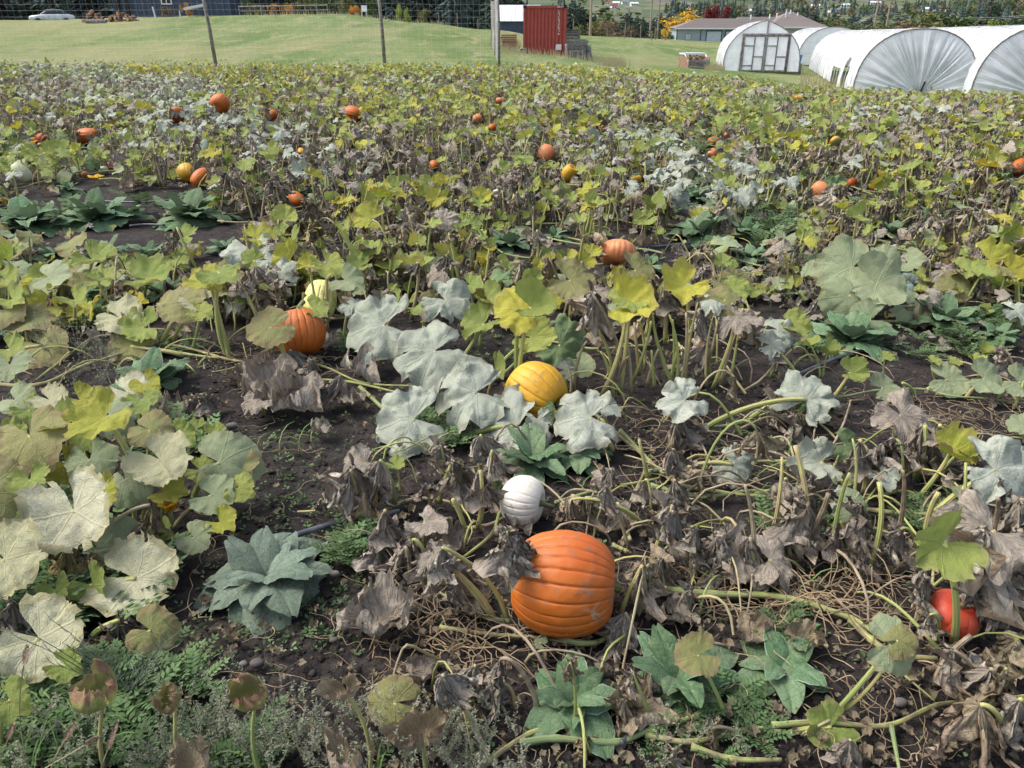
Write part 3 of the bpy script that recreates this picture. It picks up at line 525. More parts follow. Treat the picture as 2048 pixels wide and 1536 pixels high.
# low open frame with sticks, near the greenhouse
q = atd(1376, 47.5); e = empty('open_timber_box', gz(q), R(6)); tag(e, 'low open timber box heaped with sticks, left of the greenhouse', 'crate')
for i in range(4): b = MB(); b.box((0, 0, .02 + i * .12), (1.25, .04, .12 + i * .12)); b.build('plank', M['timber'], e)
for x in (0, 1.22):
    b = MB(); b.box((x, .04, 0), (x + .04, 1.9, .62)); b.build('side_board', M['freshtimber'], e)
    b = MB(); b.tube([(x + .02, .05, .38), (x + .05, 1.0, .76)], .03, 4); b.build('prop', M['whitetrim'], e)
b = MB(); b.box((.02, .9, .72), (1.35, 1.95, .80)); b.build('lid', M['alu'], e)
b = MB()
for _ in range(90): x0, x1 = rng.uniform(.1, 1.15, 2); y0, y1 = rng.uniform(.1, 1.8, 2); b.tube([(x0, y0, rng.uniform(.1, .5)), (x1, y1, rng.uniform(.15, .75))], rng.uniform(.012, .03), 4)
b.build('stick', M['freshtimber'], e).__setitem__('kind', 'stuff')
# ------------------------------------------------------------------ deer fence
fence = empty('deer_fence', atd(433, 33.5)); tag(fence, 'tall wire deer fence with leaning grey posts across the grass behind the pumpkin field', 'fence')
FO = np.array(fence.location); fpx = [(-330, 33.2), (62, 33.3), (433, 33.5), (770, 33.6), (998, 33.8)]; fposts = [atd(p, d) for p, d in fpx]; lean = [0, .02, -.05, -.03, -.01]
fposts += [np.array([fposts[-1][0] - .32, fposts[-1][1] + 9 + 0, 0]), np.array([fposts[-1][0] - .75, fposts[-1][1] + 19, 0])]; lean += [0, 0]
for i in (5, 6): fposts[i][2] = float(terr(*fposts[i][:2]))
FH = 2.9
for i, p in enumerate(fposts):
    if i == 1: continue
    t = p + [lean[i] * FH, 0, FH]; mid = (p + t) / 2 + [.02, 0, 0]; b = MB(); b.tube(np.array([p - [0, 0, .3], mid, t]) - FO, [.075, .07, .06] if i < 4 else [.06, .055, .05], 8); b.build('fence_post', M['post'], fence, smooth=True)
for a, c in ((0, 2), (2, 3), (3, 4), (4, 5), (5, 6)):
    A, B = fposts[a], fposts[c]; L = np.linalg.norm(B - A); nv = int(L / .24); b = MB(); rad = .0016
    for i in range(nv + 1):
        f = i / nv; p = A + (B - A) * f; p = np.array([p[0], p[1] - .08, float(terr(p[0], p[1])) + .03]); b.tube(np.array([p, p + [(lean[a] * (1 - f) + lean[c] * f) * 2.4, 0, 2.5]]) - FO, rad, 3, cap=False)
    for h in np.linspace(.06, 2.5, 12):
        pp = []
        for f in np.linspace(0, 1, 9): p = A + (B - A) * f; pp.append([p[0] + lean[a] * h * (1 - f) + lean[c] * h * f, p[1] - .08, float(terr(p[0], p[1])) + .03 + h + .03 * math.sin(f * PI) * -1])
        b.tube(np.array(pp) - FO, rad * 1.15, 3, cap=False)
    w = b.build('wire_mesh', M['wire'], fence)
# far paddock posts
for i, px in enumerate((1146, 1214, 1226, 1249, 1262, 1281, 1303, 1310, 1330)):
    d = 104 + (i % 3) * 6; p = atd(px, d); b = MB(); h = [1.9, 1.1, .9, 1.9, .9, 1.8, 1.1, 1.5, 1.8][i]; b.tube([(0, 0, -.3), (rng.uniform(-.05, .05), 0, h)], .07, 6); o = b.build('paddock_post', M['post'], loc=p); tag(o, ['thin tall grey post above the stacked bins', 'first low post right of the thin tall pole', 'second of the low posts right of the thin tall pole', 'tall one of the thin posts in the middle of the meadow edge', 'short post just right of a tall one on the meadow edge', 'tall thin post left of the two pale utility poles', 'short post at the foot of the left pale utility pole', 'post at the foot of the right pale utility pole', 'tall thin post left of the golden bush'][i], 'fence post', 'posts along the far edge of the meadow')
for i, px in enumerate((878, 915, 956)):
    p = atd(px, 78); b = MB(); b.tube([(0, 0, -.3), (0, 0, [1.0, 1.2, .9][i])], .05, 6); o = b.build('paddock_post', M['post'], loc=p); tag(o, ['left', 'middle', 'right'][i] + ' one of three short pale posts on the shoulder of the grass rise', 'fence post', 'short posts on the grass rise')
# utility poles
def pole(px, d, h, label, arms=1, cat='utility pole', r=.16):
    p = atd(px, d); p[2] = hillz(p[0], d) if d > 185 else p[2]; e = empty('utility_pole', p); tag(e, label, cat)
    b = MB(); b.tube([(0, 0, -1), (0, 0, h)], [r * 1.2, r * .8], 7); b.build('mast', M['polewood'], e)
    for a in range(arms):
        b = MB(); b.box((-1.6, -.07, h - .9 - a), (1.6, .07, h - .75 - a)); b.build('crossarm', M['post'], e)
        for x in (-1.45, 0, 1.45): b = MB(); b.tube([(x, 0, h - .75 - a), (x, 0, h - .2 - a)], .1, 6); b.build('insulator', M['insul'], e)
    return e
pole(1180, 112, 7.5, 'tall thin grey pole standing just right of the bins and container')
pole(1297, 245, 15.6, 'left one of the two pale utility poles left of the yellow tree', 1, r=.26)
pole(1312, 245, 15.6, 'right one of the two pale utility poles left of the yellow tree', 1, r=.26)
pole(1738, 235, 14.6, 'left one of the two tallest utility poles above the plastic tunnels', 1, r=.26); pole(1762, 235, 14.8, 'right one of the two tallest utility poles above the plastic tunnels', 1, r=.26)
pole(1838, 235, 11.8, 'left short utility pole in front of the green broadleaf tree', 1, r=.2); pole(1862, 235, 11.8, 'right short utility pole in front of the green broadleaf tree', 1, r=.2)
b = MB()
for k in range(3):
    for (xa, xb) in ((1635, 1738), (1762, 2080)):
        A, B = atd(xa, 235), atd(xb, 235); za, zb = [4.6, 4.2, 2.8][k], [4.5, 4.1, 2.2][k]
        if xa < 1700: za -= 3.5
        P = np.array([[A[0] + (B[0] - A[0]) * f, 235, za + (zb - za) * f - 1.2 * math.sin(PI * f)] for f in np.linspace(0, 1, 10)]); b.tube(P, .035, 3)
o = b.build('power_line', M['wire']); tag(o, 'thin power lines strung past the poles above the plastic tunnels', 'power line')
# ------------------------------------------------------------------ plastic tunnels
def plastic(name, tr=.25, fold=0.0, alpha=.0):
    g = NG(name); v = g.obj(); lu = g.attr('lu'); lv = g.attr('lv'); n = g.noise(v, 3.5, 4, .6); n2 = g.noise(v, 22, 3)
    c = g.mix(g.ss(n, .35, .7), (.84, .86, .88), (.70, .73, .77))
    if fold:
        st = g.n('CombineXYZ', {0: g.math('MULTIPLY', lu, 110.0), 1: g.math('MULTIPLY', lv, 1.2), 2: 0.0}).outputs[0]; s = g.noise(st, 1.0, 3, .6)
        pale = g.ss(g.noise(v, 1.1, 3), .35, .65); c = g.mix(g.math('MULTIPLY', g.ss(s, .50, .62), g.ss(n, .25, .6, .45, 1.0)), g.mix(pale, (.60, .66, .68), (.76, .80, .84)), (.92, .93, .95)); n = g.math('ADD', n, g.math('MULTIPLY', s, 2.0))
    return g.finish(c, .32, .5, g.math('ADD', n, g.math('MULTIPLY', n2, .3)), .5, .05, tr)
M['plastic'] = plastic('tunnel_plastic'); M['plasticend'] = plastic('gathered_plastic', .45, 1.0)
g = NG('clear_film'); v = g.obj(); n = g.noise(v, 2.5, 4, .6)
pb = g.n('BsdfPrincipled', {'Base Color': (.90, .91, .95, 1), 'Roughness': .3}); tb = g.n('BsdfTransparent', {'Color': (.9, .93, .97, 1)}); mx = g.n('MixShader', {0: g.ss(n, .3, .7, .80, .97)}); g.t.links.new(tb.outputs[0], mx.inputs[1]); g.t.links.new(pb.outputs[0], mx.inputs[2]); g.t.links.new(mx.outputs[0], g.out.inputs[0]); M['film'] = g.m
def tunnel(name, label, P, az, Wd, H, L, gothic=False, nh=None, gather=True, tear=False, slope=-.008):
    """P: near-left foot; runs L metres towards azimuth az"""
    e = empty(name, P, -R(az)); tag(e, label, 'polytunnel'); na = 40; nh = nh or int(L / 1.1); a = np.linspace(PI, 0, na + 1)
    def sec(y, sag=0.0):
        c = np.cos(a); s = np.sin(a)
        if gothic: x = c * Wd / 2 * (1 - .0 * s); z = H * (.80 * s ** .62 + .20 * (1 - np.abs(c)) ** 1.0)
        else: x = np.sign(c) * np.abs(c) ** .9 * Wd / 2; z = H * s ** .78
        k = 1 - sag * (.3 + .7 * s); return np.c_[x * k + Wd / 2, np.full(na + 1, y), z * k + slope * y]
    rows = []; m = 6; Ys = np.linspace(0, L, nh * m + 1)
    for i, y in enumerate(Ys):
        f = (i % m) / m; sag = .055 * math.sin(PI * f) ** .8 * (1 if 0 < i < len(Ys) - 1 else 0); r_ = sec(y, sag)
        r_[:, 1] += .06 * np.sin(a * 9 + y * 3) * math.sin(PI * f); r_ += rng.normal(0, .016, r_.shape); rows.append(r_)
    V = np.concatenate(rows); n = na + 1; Q = []
    for i in range(len(Ys) - 1):
        for j in range(na):
            if tear and 3.2 < Ys[i] < 5.2 and j < 6 - abs(Ys[i] - 4.1) * 2.5: continue
            if tear and 6.2 < Ys[i] < 9 and j < 3: continue
            Q.append([i * n + j, i * n + j + 1, (i + 1) * n + j + 1, (i + 1) * n + j])
    b = MB(); b.add(V, Q=Q); b.build('cover', M['plastic'], e, smooth=True)
    for i in range(nh + 1):
        r_ = sec(i * L / nh); r_[:, 2] += .012; ctr = np.array([Wd / 2, 0, 0]); b = MB(); b.tube(r_[::2] + (r_[::2] - ctr - [0, 0, H * .3]) * [.004, 0, .004], .012 if i else .024, 4, cap=False); b.build('hoop', M['wire' if i else 'post'], e, smooth=True)
        if i < nh: # rope crossing over the bay
            r0 = sec(i * L / nh + .02); r1 = sec((i + 1) * L / nh - .02); f = np.linspace(0, 1, na + 1)[:, None]; rp = (r0 * (1 - f) + r1 * f) * 1.0; rp[:, 2] += .01; b = MB(); b.tube(rp[::3], .005, 3, cap=False); b.build('rope', M['alu'], e)
    if gather:
        r0 = sec(0.0); foc = np.array([Wd * .55, -.02, .12]); nr_ = 12; V = []; lu = []; lv = []; up = np.interp(np.linspace(0, 1, 161), np.linspace(0, 1, na + 1), np.arange(na + 1))
        R0 = np.stack([np.interp(up, np.arange(na + 1), r0[:, k]) for k in range(3)], 1); base = np.linspace(0, 1, 161)
        for i in range(nr_ + 1):
            t = i / nr_; ring = R0 * (1 - t) + foc * t; amp = .05 * math.sin(PI * min(t * 1.2, 1)) + .02 * t; s = np.sin(base * 150 + 4 * np.sin(base * 17)) + .6 * np.sin(base * 71); ring = ring.copy(); ring[:, 1] += amp * s * .6 - .12 * math.sin(PI * t); V.append(ring); lu.append(base); lv.append(np.full(161, t))
        Q = [[i * 161 + j, (i + 1) * 161 + j, (i + 1) * 161 + j + 1, i * 161 + j + 1] for i in range(nr_) for j in range(160)]
        # lower fan: left foot -> focus -> right foot
        b = MB(); b.add(np.concatenate(V), Q=Q, lu=np.concatenate(lu), lv=np.concatenate(lv)); b.build('end_sheet', M['plasticend'], e, smooth=True)
        b = MB(); b.tube([foc + [0, -.08, -.1], foc + [.12, -.1, .42]], .03, 6); b.build('stake', M['blacksteel'], e)
        # plain sheet low left behind the gathers
        b = MB(); nn = 20; V = []; 
        for j in range(nn + 1): V += [[Wd * j / nn, .05, -.05], [Wd * j / nn, .05, max(.0, .55 * math.sin(PI * j / nn))]]
        b.add(V, Q=[[2 * j, 2 * j + 2, 2 * j + 3, 2 * j + 1] for j in range(nn)], lu=np.linspace(0, 1, 2 * nn + 2), lv=np.ones(2 * nn + 2)); b.build('skirt', M['plasticend'], e)
    # far end
    r1 = sec(L - .01); c1 = np.array([[Wd / 2, L - .01, 0]]); b = MB(); b.add(np.vstack([r1, c1]), T=[[j + 1, j, na + 1] for j in range(na)]); b.build('end_panel', M['plastic'], e)
    return e, sec, na
P1 = atd(1703, 29.6); tunnel('plastic_tunnel', 'long white plastic tunnel with gathered round end, largest and nearest of the tunnels', P1, 16, 3.95, 2.2, 25, tear=True)
P2 = atd(1938, 27.4); tunnel('plastic_tunnel', 'white plastic tunnel with gathered end cut by the right edge of the photo', P2, 16, 4.1, 2.25, 25)
P3 = atd(1592, 60); e3, sec3, na3 = tunnel('plastic_tunnel', 'smaller ribbed white tunnel behind the greenhouse with plain smooth end', P3, 15, 4.6, 2.45, 22, gather=False)
r0 = sec3(0.0); b = MB(); b.add(np.vstack([r0, [[2.3, 0, 0]]]), T=[[j, j + 1, na3 + 1] for j in range(na3)]); b.build('end_panel', M['plastic'], e3)
# greenhouse with timber doors
P4 = atd(1445, 46.5); e4, sec4, na4 = tunnel('greenhouse', 'pointed plastic greenhouse with weathered timber double doors', P4, 12, 4.05, 2.55, 13, gothic=True, gather=False, nh=8)
r0 = sec4(0.0); b = MB(); b.add(np.vstack([r0, [[2.02, 0, 0]]]) + [0, .02, 0], T=[[j, j + 1, na4 + 1] for j in range(na4)]); b.build('end_film', M['film'], e4)
def bar(p, q, w=.05, nm='frame_bar', y=-.03, mat='timber'): b = MB(); b.tube([(p[0], y, p[1]), (q[0], y, q[1])], w, 4); return b.build(nm, M[mat], e4)
bar((.88, 0), (.93, 1.88), .06, 'door_post'); bar((3.38, 0), (3.36, 1.88), .06, 'door_post'); bar((.86, 1.86), (3.42, 1.86), .06, 'lintel'); bar((2.15, 1.9), (2.15, 2.5), .05, 'king_post')
for x0, x1 in ((1.0, 2.08), (2.2, 3.3)):
    d = empty('door'); COL; d.parent = e4; y = -.075
    for p, q in (((x0, .03), (x0, 1.78)), ((x1, .03), (x1, 1.78)), ((x0, 1.78), (x1, 1.78)), ((x0, .05), (x1, .05)), (((x0 + x1) / 2, .05), ((x0 + x1) / 2, 1.78)), ((x0, .28 if x0 < 2 else .32), ((x0 + x1) / 2, .30)), ((x0, 1.3), ((x0 + x1) / 2, 1.3)), (((x0 + x1) / 2, .75), (x1, .75))):
        b = MB(); b.tube([(p[0], y, p[1]), (q[0], y, q[1])], .032, 4); b.build('door_rail', M['timber'], d)
    b = MB(); b.box((x0, y + .02, .05), (x1, y + .03, 1.78)); b.build('film_panel', M['film'], d)
q = atd(1592, 47.5); b = MB(); a = np.linspace(0, 2 * PI, 17)[:-1]
for (r_, z0, r2, z1) in ((.16, .0, .22, .38), (.24, .38, .24, .43)):
    V = np.vstack([np.c_[np.cos(a) * r_, np.sin(a) * r_, 0 * a + z0], np.c_[np.cos(a) * r2, np.sin(a) * r2, 0 * a + z1]]); b.add(V, Q=[[i, (i + 1) % 16, 16 + (i + 1) % 16, 16 + i] for i in range(16)])
o = b.build('blue_tub', M['bluetub'], smooth=True, loc=(q[0], q[1], q[2] + .55)); tag(o, 'blue plastic tub at the right wall of the greenhouse', 'tub')
b = MB(); b.box((-.2, -.2, 0), (.2, .2, .54)); o = b.build('crate_stand', M['timber'], loc=q); tag(o, 'small grey stand holding the blue tub', 'stand')
# ------------------------------------------------------------------ houses
def quad_prism(b, pts, z0, z1):
    n = len(pts); V = [(*p, z0) for p in pts] + [(*p, z1) for p in pts]; b.add(V, Q=[[i, (i + 1) % n, n + (i + 1) % n, n + i] for i in range(n)])
def house_roof(e, x0, x1, y0, y1, ze, zr, ov=.6, hip=4.0, hipr=None):
    hipr = hip if hipr is None else hipr; ym = (y0 + y1) / 2
    V = np.array([(x0 - ov, y0 - ov, ze), (x1 + ov, y0 - ov, ze), (x1 + ov, y1 + ov, ze), (x0 - ov, y1 + ov, ze), (x0 + hip, ym, zr), (x1 - hipr, ym, zr)], float); b = MB(); b.add(V, Q=[[0, 1, 5, 4], [2, 3, 4, 5], [3, 2, 1, 0]], T=[[1, 2, 5], [3, 0, 4]]); rf = b.build('roof', M['shingle'], e)
    # shingle courses standing proud
    b = MB()
    for k in range(1, 14):
        f = k / 14; xa = x0 - ov + (hip + ov) * f; xb = x1 + ov - (hipr + ov) * f; yk = y0 - ov + (ym - y0 + ov) * f; zk = ze + (zr - ze) * f; b.box((xa, yk - .06, zk - .02), (xb, yk + .05, zk + .03), rnd=rng.random())
    b.build('shingle_course', M['shingle'], rf); b = MB(); b.box((x0 - ov, y0 - ov - .06, ze - .2), (x1 + ov, y0 - ov - .005, ze + .02)); b.build('gutter', M['whitetrim'], rf); return rf
Hh = atd(1352, 168); hz0 = Hh[2] - .3; he = empty('grey_house', (Hh[0], 168, hz0), R(-4)); tag(he, 'long low house with brown grey hipped roof and pale blue garage doors', 'house')
b = MB(); b.box((0, 0, -.5), (15.5, 11, 2.95)); b.build('wall', M['greywall'], he); b = MB(); b.box((15.5, 3, -.5), (26, 13, 3.1)); b.build('wall', M['greywall'], he); b = MB(); b.box((19, -1, -.5), (30.5, 2.99, 3.1)); b.box((26.01, 3.01, -.5), (30.5, 14, 3.1)); b.build('wall', M['greywall'], he)
house_roof(he, 0, 15.5, 0, 11, 2.96, 4.7, hip=5, hipr=1); house_roof(he, 13, 26, 2.4, 12, 3.12, 5.0, hip=1, hipr=1); house_roof(he, 19, 30.5, -1, 14, 3.14, 5.9, hip=5.5, hipr=5.0); he.scale = (.93, 1, 1); he.location.z -= .5
for x in (6.4, 10.4):
    d = empty('garage_door'); d.parent = he; b = MB(); b.box((x, -.09, -.3), (x + 3.0, -.03, 2.35)); b.build('door_leaf', M['door'], d)
    for lo, hi in (((x - .2, -.3), (x, 2.35)), ((x + 3, -.3), (x + 3.2, 2.35)), ((x - .2, 2.352), (x + 3.2, 2.55))): b = MB(); b.box((lo[0], -.12, lo[1]), (hi[0], -.02, hi[1])); b.build('trim', M['bluetrim'], d)
for x in (-.02, 5.0, 15.3): b = MB(); b.box((x, -.05, -.4), (x + .2, .03, 2.94)); b.build('corner_trim', M['bluetrim'], he)
for (x, w) in ((1.9, 1.2), (27.2, 2.0)):
    f = empty('window'); f.parent = he; y = -.02 if x < 5 else -1.02
    b = MB(); b.box((x, y - .05, .75), (x + w, y, 2.0)); b.build('frame', M['shingle'], f); b = MB(); b.box((x + .1, y - .07, .85), (x + w / 2 - .04, y - .052, 1.9)); b.box((x + w / 2 + .04, y - .07, .85), (x + w - .1, y - .052, 1.9)); b.build('pane', M['door'], f)
for (x, y, z, h) in ((23.2, 3.2, 5.5, .8), (21.6, 4.2, 5.45, .25), (20, 3.8, 5.25, .25), (24.6, 5.0, 6.05, .25), (26, 4.4, 5.55, .25), (16.5, 5.8, 5.1, .3)): b = MB(); b.tube([(x, y, z - .6), (x, y, z + h)], .1 if h > .5 else .13, 6); b.build('roof_vent', M['whitetrim'], he)
# blue house on the left
B0 = atd(232, 92); bz = float(terr(B0[0], 92)) - .3; be = empty('blue_house', (B0[0], 92, bz), R(3)); tag(be, 'dark blue metal clad house with white framed windows behind the grass rise', 'house')
BW = atd(460, 92)[0] - B0[0]; b = MB(); b.box((0, 0, 0), (BW, 9, 5.2)); b.build('wall', M['bluewall'], be)
for i in range(int(BW / .4)): b = MB(); b.box((.1 + i * .4, -.035, 0), (.14 + i * .4, -.002, 5.2)); b.build('cladding_rib', M['bluewall'], be)
V = np.array([(-.5, -.6, 5.15), (BW + .5, -.6, 5.15), (BW + .5, 4.5, 7.2), (-.5, 4.5, 7.2), (BW + .5, 9.6, 5.15), (-.5, 9.6, 5.15)]); b = MB(); b.add(V, Q=[[0, 1, 2, 3], [3, 2, 4, 5]]); b.build('roof', M['blacksteel'], be)
for (pa, pb_, z0, z1) in ((327, 348, 1.95, 3.25), (401, 412, 2.65, 3.6), (448, 461, 2.8, 3.7)):
    xa = (pa - 232) / 228 * BW; xb = (pb_ - 232) / 228 * BW; f = empty('window'); f.parent = be
    b = MB(); b.box((xa, -.09, z0), (xa + .12, -.04, z1)); b.box((xb - .12, -.09, z0), (xb, -.04, z1)); b.box((xa + .12, -.09, z0), (xb - .12, -.04, z0 + .12)); b.box((xa + .12, -.09, z1 - .12), (xb - .12, -.04, z1)); b.box(((xa + xb) / 2 - .05, -.088, z0 + .12), ((xa + xb) / 2 + .05, -.042, z1 - .12)); b.build('frame', M['whitetrim'], f)
    b = MB(); b.box((xa + .12, -.06, z0 + .12), (xb - .12, -.045, z1 - .12)); b.build('pane', M['glassdark'], f)
for px in (240, 258): x = (px - 232) / 228 * BW; b = MB(); b.box((x, -.3, 0), (x + .35, -.04, 5.2)); b.build('dark_column', M['blacksteel'], be)
# shed behind the container
p = atd(997, 82); se = empty('metal_shed', p, R(-1)); tag(se, 'dark blue shed with pale metal roof behind the red container', 'shed'); b = MB(); b.box((0, 0, -1.2), (3.9, 6, .9)); b.build('wall', M['bluewall'], se)
b = MB(); V = np.array([(-.2, -.3, .88), (4.1, -.3, .88), (4.1, 3, 2.35), (-.2, 3, 2.35), (4.1, 6.3, .88), (-.2, 6.3, .88)]); b.add(V, Q=[[0, 1, 2, 3], [3, 2, 4, 5]]); rf = b.build('roof', M['alu'], se)
for i in range(13): b = MB(); b.tube([(-.1 + i * .34, -.3, .9), (-.1 + i * .34, 3, 2.37)], .02, 3); b.build('roof_seam', M['alu'], rf)
# parked car
p = atd(61, 88); ce = empty('parked_car', (p[0], p[1], 1.62), R(24)); tag(ce, 'pale silver car parked behind the grass rise at far left', 'car')
def loft(secs, name, m, parent):
    V = np.concatenate(secs); n = len(secs[0]); b = MB(); b.add(V, Q=[[i * n + j, i * n + (j + 1) % n, (i + 1) * n + (j + 1) % n, (i + 1) * n + j] for i in range(len(secs) - 1) for j in range(n)]); b.add(secs[0], Q=[] , T=[[0, j + 1, j] for j in range(1, n - 1)]); b.add(secs[-1], T=[[0, j, j + 1] for j in range(1, n - 1)]); return b.build(name, M[m], parent, smooth=True)
def rs(x, w, z0, z1, r=.12): return np.array([(x, -w + r, z0), (x, w - r, z0), (x, w, z0 + r), (x, w, z1 - r), (x, w - r, z1), (x, -w + r, z1), (x, -w, z1 - r), (x, -w, z0 + r)])
loft([rs(0, .7, .4, .72), rs(.15, .82, .3, .82), rs(1.2, .87, .25, .98), rs(2.4, .88, .25, 1.0), rs(3.6, .86, .25, 1.0), rs(4.1, .8, .32, .92), rs(4.2, .72, .42, .8)], 'body', 'carpaint', ce)
loft([rs(1.1, .74, .9, 1.0, .04), rs(1.7, .68, .9, 1.36, .08), rs(2.3, .66, .9, 1.44, .1), rs(3.1, .66, .9, 1.38, .1), rs(3.75, .72, .9, 1.02, .04)], 'cabin', 'glassdark', ce)
loft([rs(1.65, .62, 1.36, 1.4, .01), rs(2.3, .62, 1.42, 1.475, .01), rs(3.1, .62, 1.38, 1.42, .01)], 'roof', 'carpaint', ce)
for x in (.8, 3.4):
    for y in (-.85, .85): b = MB(); b.tube([(x, y - .1, .32), (x, y + .1, .32)], .32, 14); b.build('wheel', M['tyre'], ce, smooth=True)
# log piles
def logpile(px, d, nl, w, label):
    p = atd(px, d); e = empty('log_pile', (p[0], p[1], p[2] - .1)); tag(e, label, 'firewood')
    for i in range(nl):
        x = rng.uniform(0, w); z = .12 + max(0, 1 - abs(x / w - .5) * 1.6) * rng.uniform(0, .9); a = rng.uniform(-.9, .9); r_ = rng.uniform(.09, .17); y = rng.uniform(-.3, .3); L = .3
        A = np.array([x, y - L * math.cos(a), z]); B = np.array([x + L * math.sin(a), y + L * math.cos(a), z + rng.uniform(-.1, .1)]); b = MB(); b.tube([A, B], r_, 7, cap=False); k = 7
        o = b.build('log', M['log'], e); D = (A - B) / np.linalg.norm(A - B); b = MB(); b.tube([A + D * .004, A + D * .012], r_ * .93, 7); b.build('cut_face', M['cut'], o)
logpile(167, 70, 34, 1.9, 'left heap of cut firewood logs on the crest of the grass'); logpile(222, 70, 34, 2.0, 'right heap of cut firewood logs beside the blue house')
q = atd(172, 68.5); b = MB(); b.tube([(0, 0, .15), (1.6, .1, .15)], .15, 8); o = b.build('fallen_log', M['timber'], loc=q); tag(o, 'grey bare log lying in front of the left firewood heap', 'log')
# clutter along the crest
q = atd(312, 72); b = MB(); b.tube([(0, 0, -.2), (-.12, 0, .95)], .07, 5); o = b.build('white_stake', M['whitetrim'], loc=q); tag(o, 'white leaning stake in front of the blue house', 'stake')
q = atd(361, 72); b = MB(); b.tube([(0, 0, -.2), (0, 0, .6)], .05, 5); o = b.build('white_stake', M['whitetrim'], loc=q); tag(o, 'short white stake left of the pale awning', 'stake')
q = atd(372, 74); e = empty('low_shelter', q, R(0)); tag(e, 'low lean-to with tilted pale metal sheet in front of the blue house', 'shelter')
b = MB(); b.box((0, 0, .55), (1.75, .9, .75)); r_ = b.build('metal_sheet', M['alu'], e); r_.rotation_euler = (0, R(-10), 0)
for x in (.1, 1.6): b = MB(); b.tube([(x, .4, -.1), (x, .4, .6)], .05, 5); b.build('leg', M['timber'], e)
q = atd(722, 76); e = empty('white_chair', q); tag(e, 'tiny white chair on the crest of the grass rise', 'chair')
b = MB(); b.box((0, 0, .38), (.5, .5, .44)); b.build('seat', M['whitetrim'], e); b = MB(); b.box((0, .45, .44), (.5, .5, .9)); b.build('backrest', M['whitetrim'], e)
for x in (.03, .43):
    for y in (.03, .43): b = MB(); b.box((x, y, -.05), (x + .05, y + .05, .38)); b.build('leg', M['whitetrim'], e)
# rail fence on the rise
e = empty('rail_fence', atd(560, 80)); tag(e, 'dark timber rail fence behind the grass rise', 'fence'); o0 = np.array(e.location)
for i, px in enumerate(range(480, 660, 22)): p = atd(px, 80); b = MB(); b.tube(np.array([p - [0, 0, .2], p + [0, 0, 1.0]]) - o0, .06, 5); b.build('post', M['timber'], e)
for h in (.5, .9): A, B = atd(480, 80), atd(656, 80); b = MB(); b.tube(np.array([A + [0, 0, h], B + [0, 0, h]]) - o0, .05, 4); b.build('rail', M['timber'], e)
# bright clutter by the shed
q = atd(1004, 50); e = empty('pallet_stack', q, R(10)); tag(e, 'small stack of timber offcuts left of the container behind the fence corner', 'timber stack')
for i in range(7): b = MB(); b.box((rng.uniform(-.1, .1), 0, i * .12), (.9, .5, i * .12 + .09)); b.build('board', M['freshtimber'], e)
# ------------------------------------------------------------------ trees
def fol_mat(name, c1, c2, rv=.25):
    g = NG(name); r = g.math('FRACT', g.math('ADD', g.n('ObjectInfo').outputs['Random'], g.attr('rnd'))); n = g.noise(g.obj(), 1.2, 3)
    c = g.mix(g.ss(g.math('ADD', n, g.math('MULTIPLY', g.attr('rnd'), .3)), .4, .85), c1, c2); c = g.n('HueSaturation', {'Value': g.ss(r, 0, 1, 1 - rv, 1 + rv), 'Color': c}).outputs[0]
    return g.finish(c, .8, .2, None, trans=.15)
M['fir'] = fol_mat('fir_needles', (.034, .058, .044), (.06, .09, .058)); M['firhaze'] = fol_mat('hazed_fir_needles', (.042, .066, .066), (.07, .10, .092))  # second fir is bluer: distance haze put into the needle colour
M['oak'] = fol_mat('broadleaf_green', (.05, .085, .03), (.09, .12, .04)); M['olive'] = fol_mat('broadleaf_olive', (.10, .12, .04), (.19, .18, .06)); M['gold'] = fol_mat('gold_leaves', (.50, .30, .03), (.65, .42, .05)); M['orange'] = fol_mat('orange_leaves', (.48, .18, .02), (.55, .28, .04)); M['crimson'] = fol_mat('crimson_leaves', (.10, .015, .022), (.19, .025, .03)); M['brownshrub'] = fol_mat('brown_twigs', (.12, .09, .06), (.18, .14, .08)); M['lime'] = fol_mat('lime_leaves', (.22, .28, .05), (.32, .36, .08))
def conifer_mesh(seed, wd=.24, ntier=22):
    g = np.random.default_rng(seed); V = []; T = []; rn = []; n = 0
    for i in range(ntier):
        f = i / ntier; z = .10 + .90 * f; rad = wd * (1 - f) ** .85 * g.uniform(.7, 1.15) + .008; nb = int(6 + 9 * (1 - f))
        for k in range(nb):
            a = g.uniform(0, 2 * PI); rr = rad * g.uniform(.65, 1.15); dz = -.05 * rr / wd + g.uniform(-.02, .02); d = np.array([math.cos(a), math.sin(a), 0]); s = np.array([-d[1], d[0], 0])
            for q in range(4):
                f0 = q / 4; c0 = d * rr * f0 + [0, 0, z + dz * f0 * 2]; c1 = d * rr * (f0 + .42) + [0, 0, z + dz * (f0 + .3) * 2 - g.uniform(0, .02)]; w = rr * .26 * (1 - f0 * .6); vs = [c0 - s * w * .5, c0 + s * w * .5 + [0, 0, -.012], c1 + s * w * g.uniform(-.9, .9), c0 + d * rr * .2 + [0, 0, -.03 - g.uniform(0, .02)]]
                V += vs; T += [[n, n + 1, n + 2], [n, n + 3, n + 2]]; rn += [g.random()] * 4; n += 4
    b = MB(); b.add(V, T=T, rnd=np.array(rn)); return b
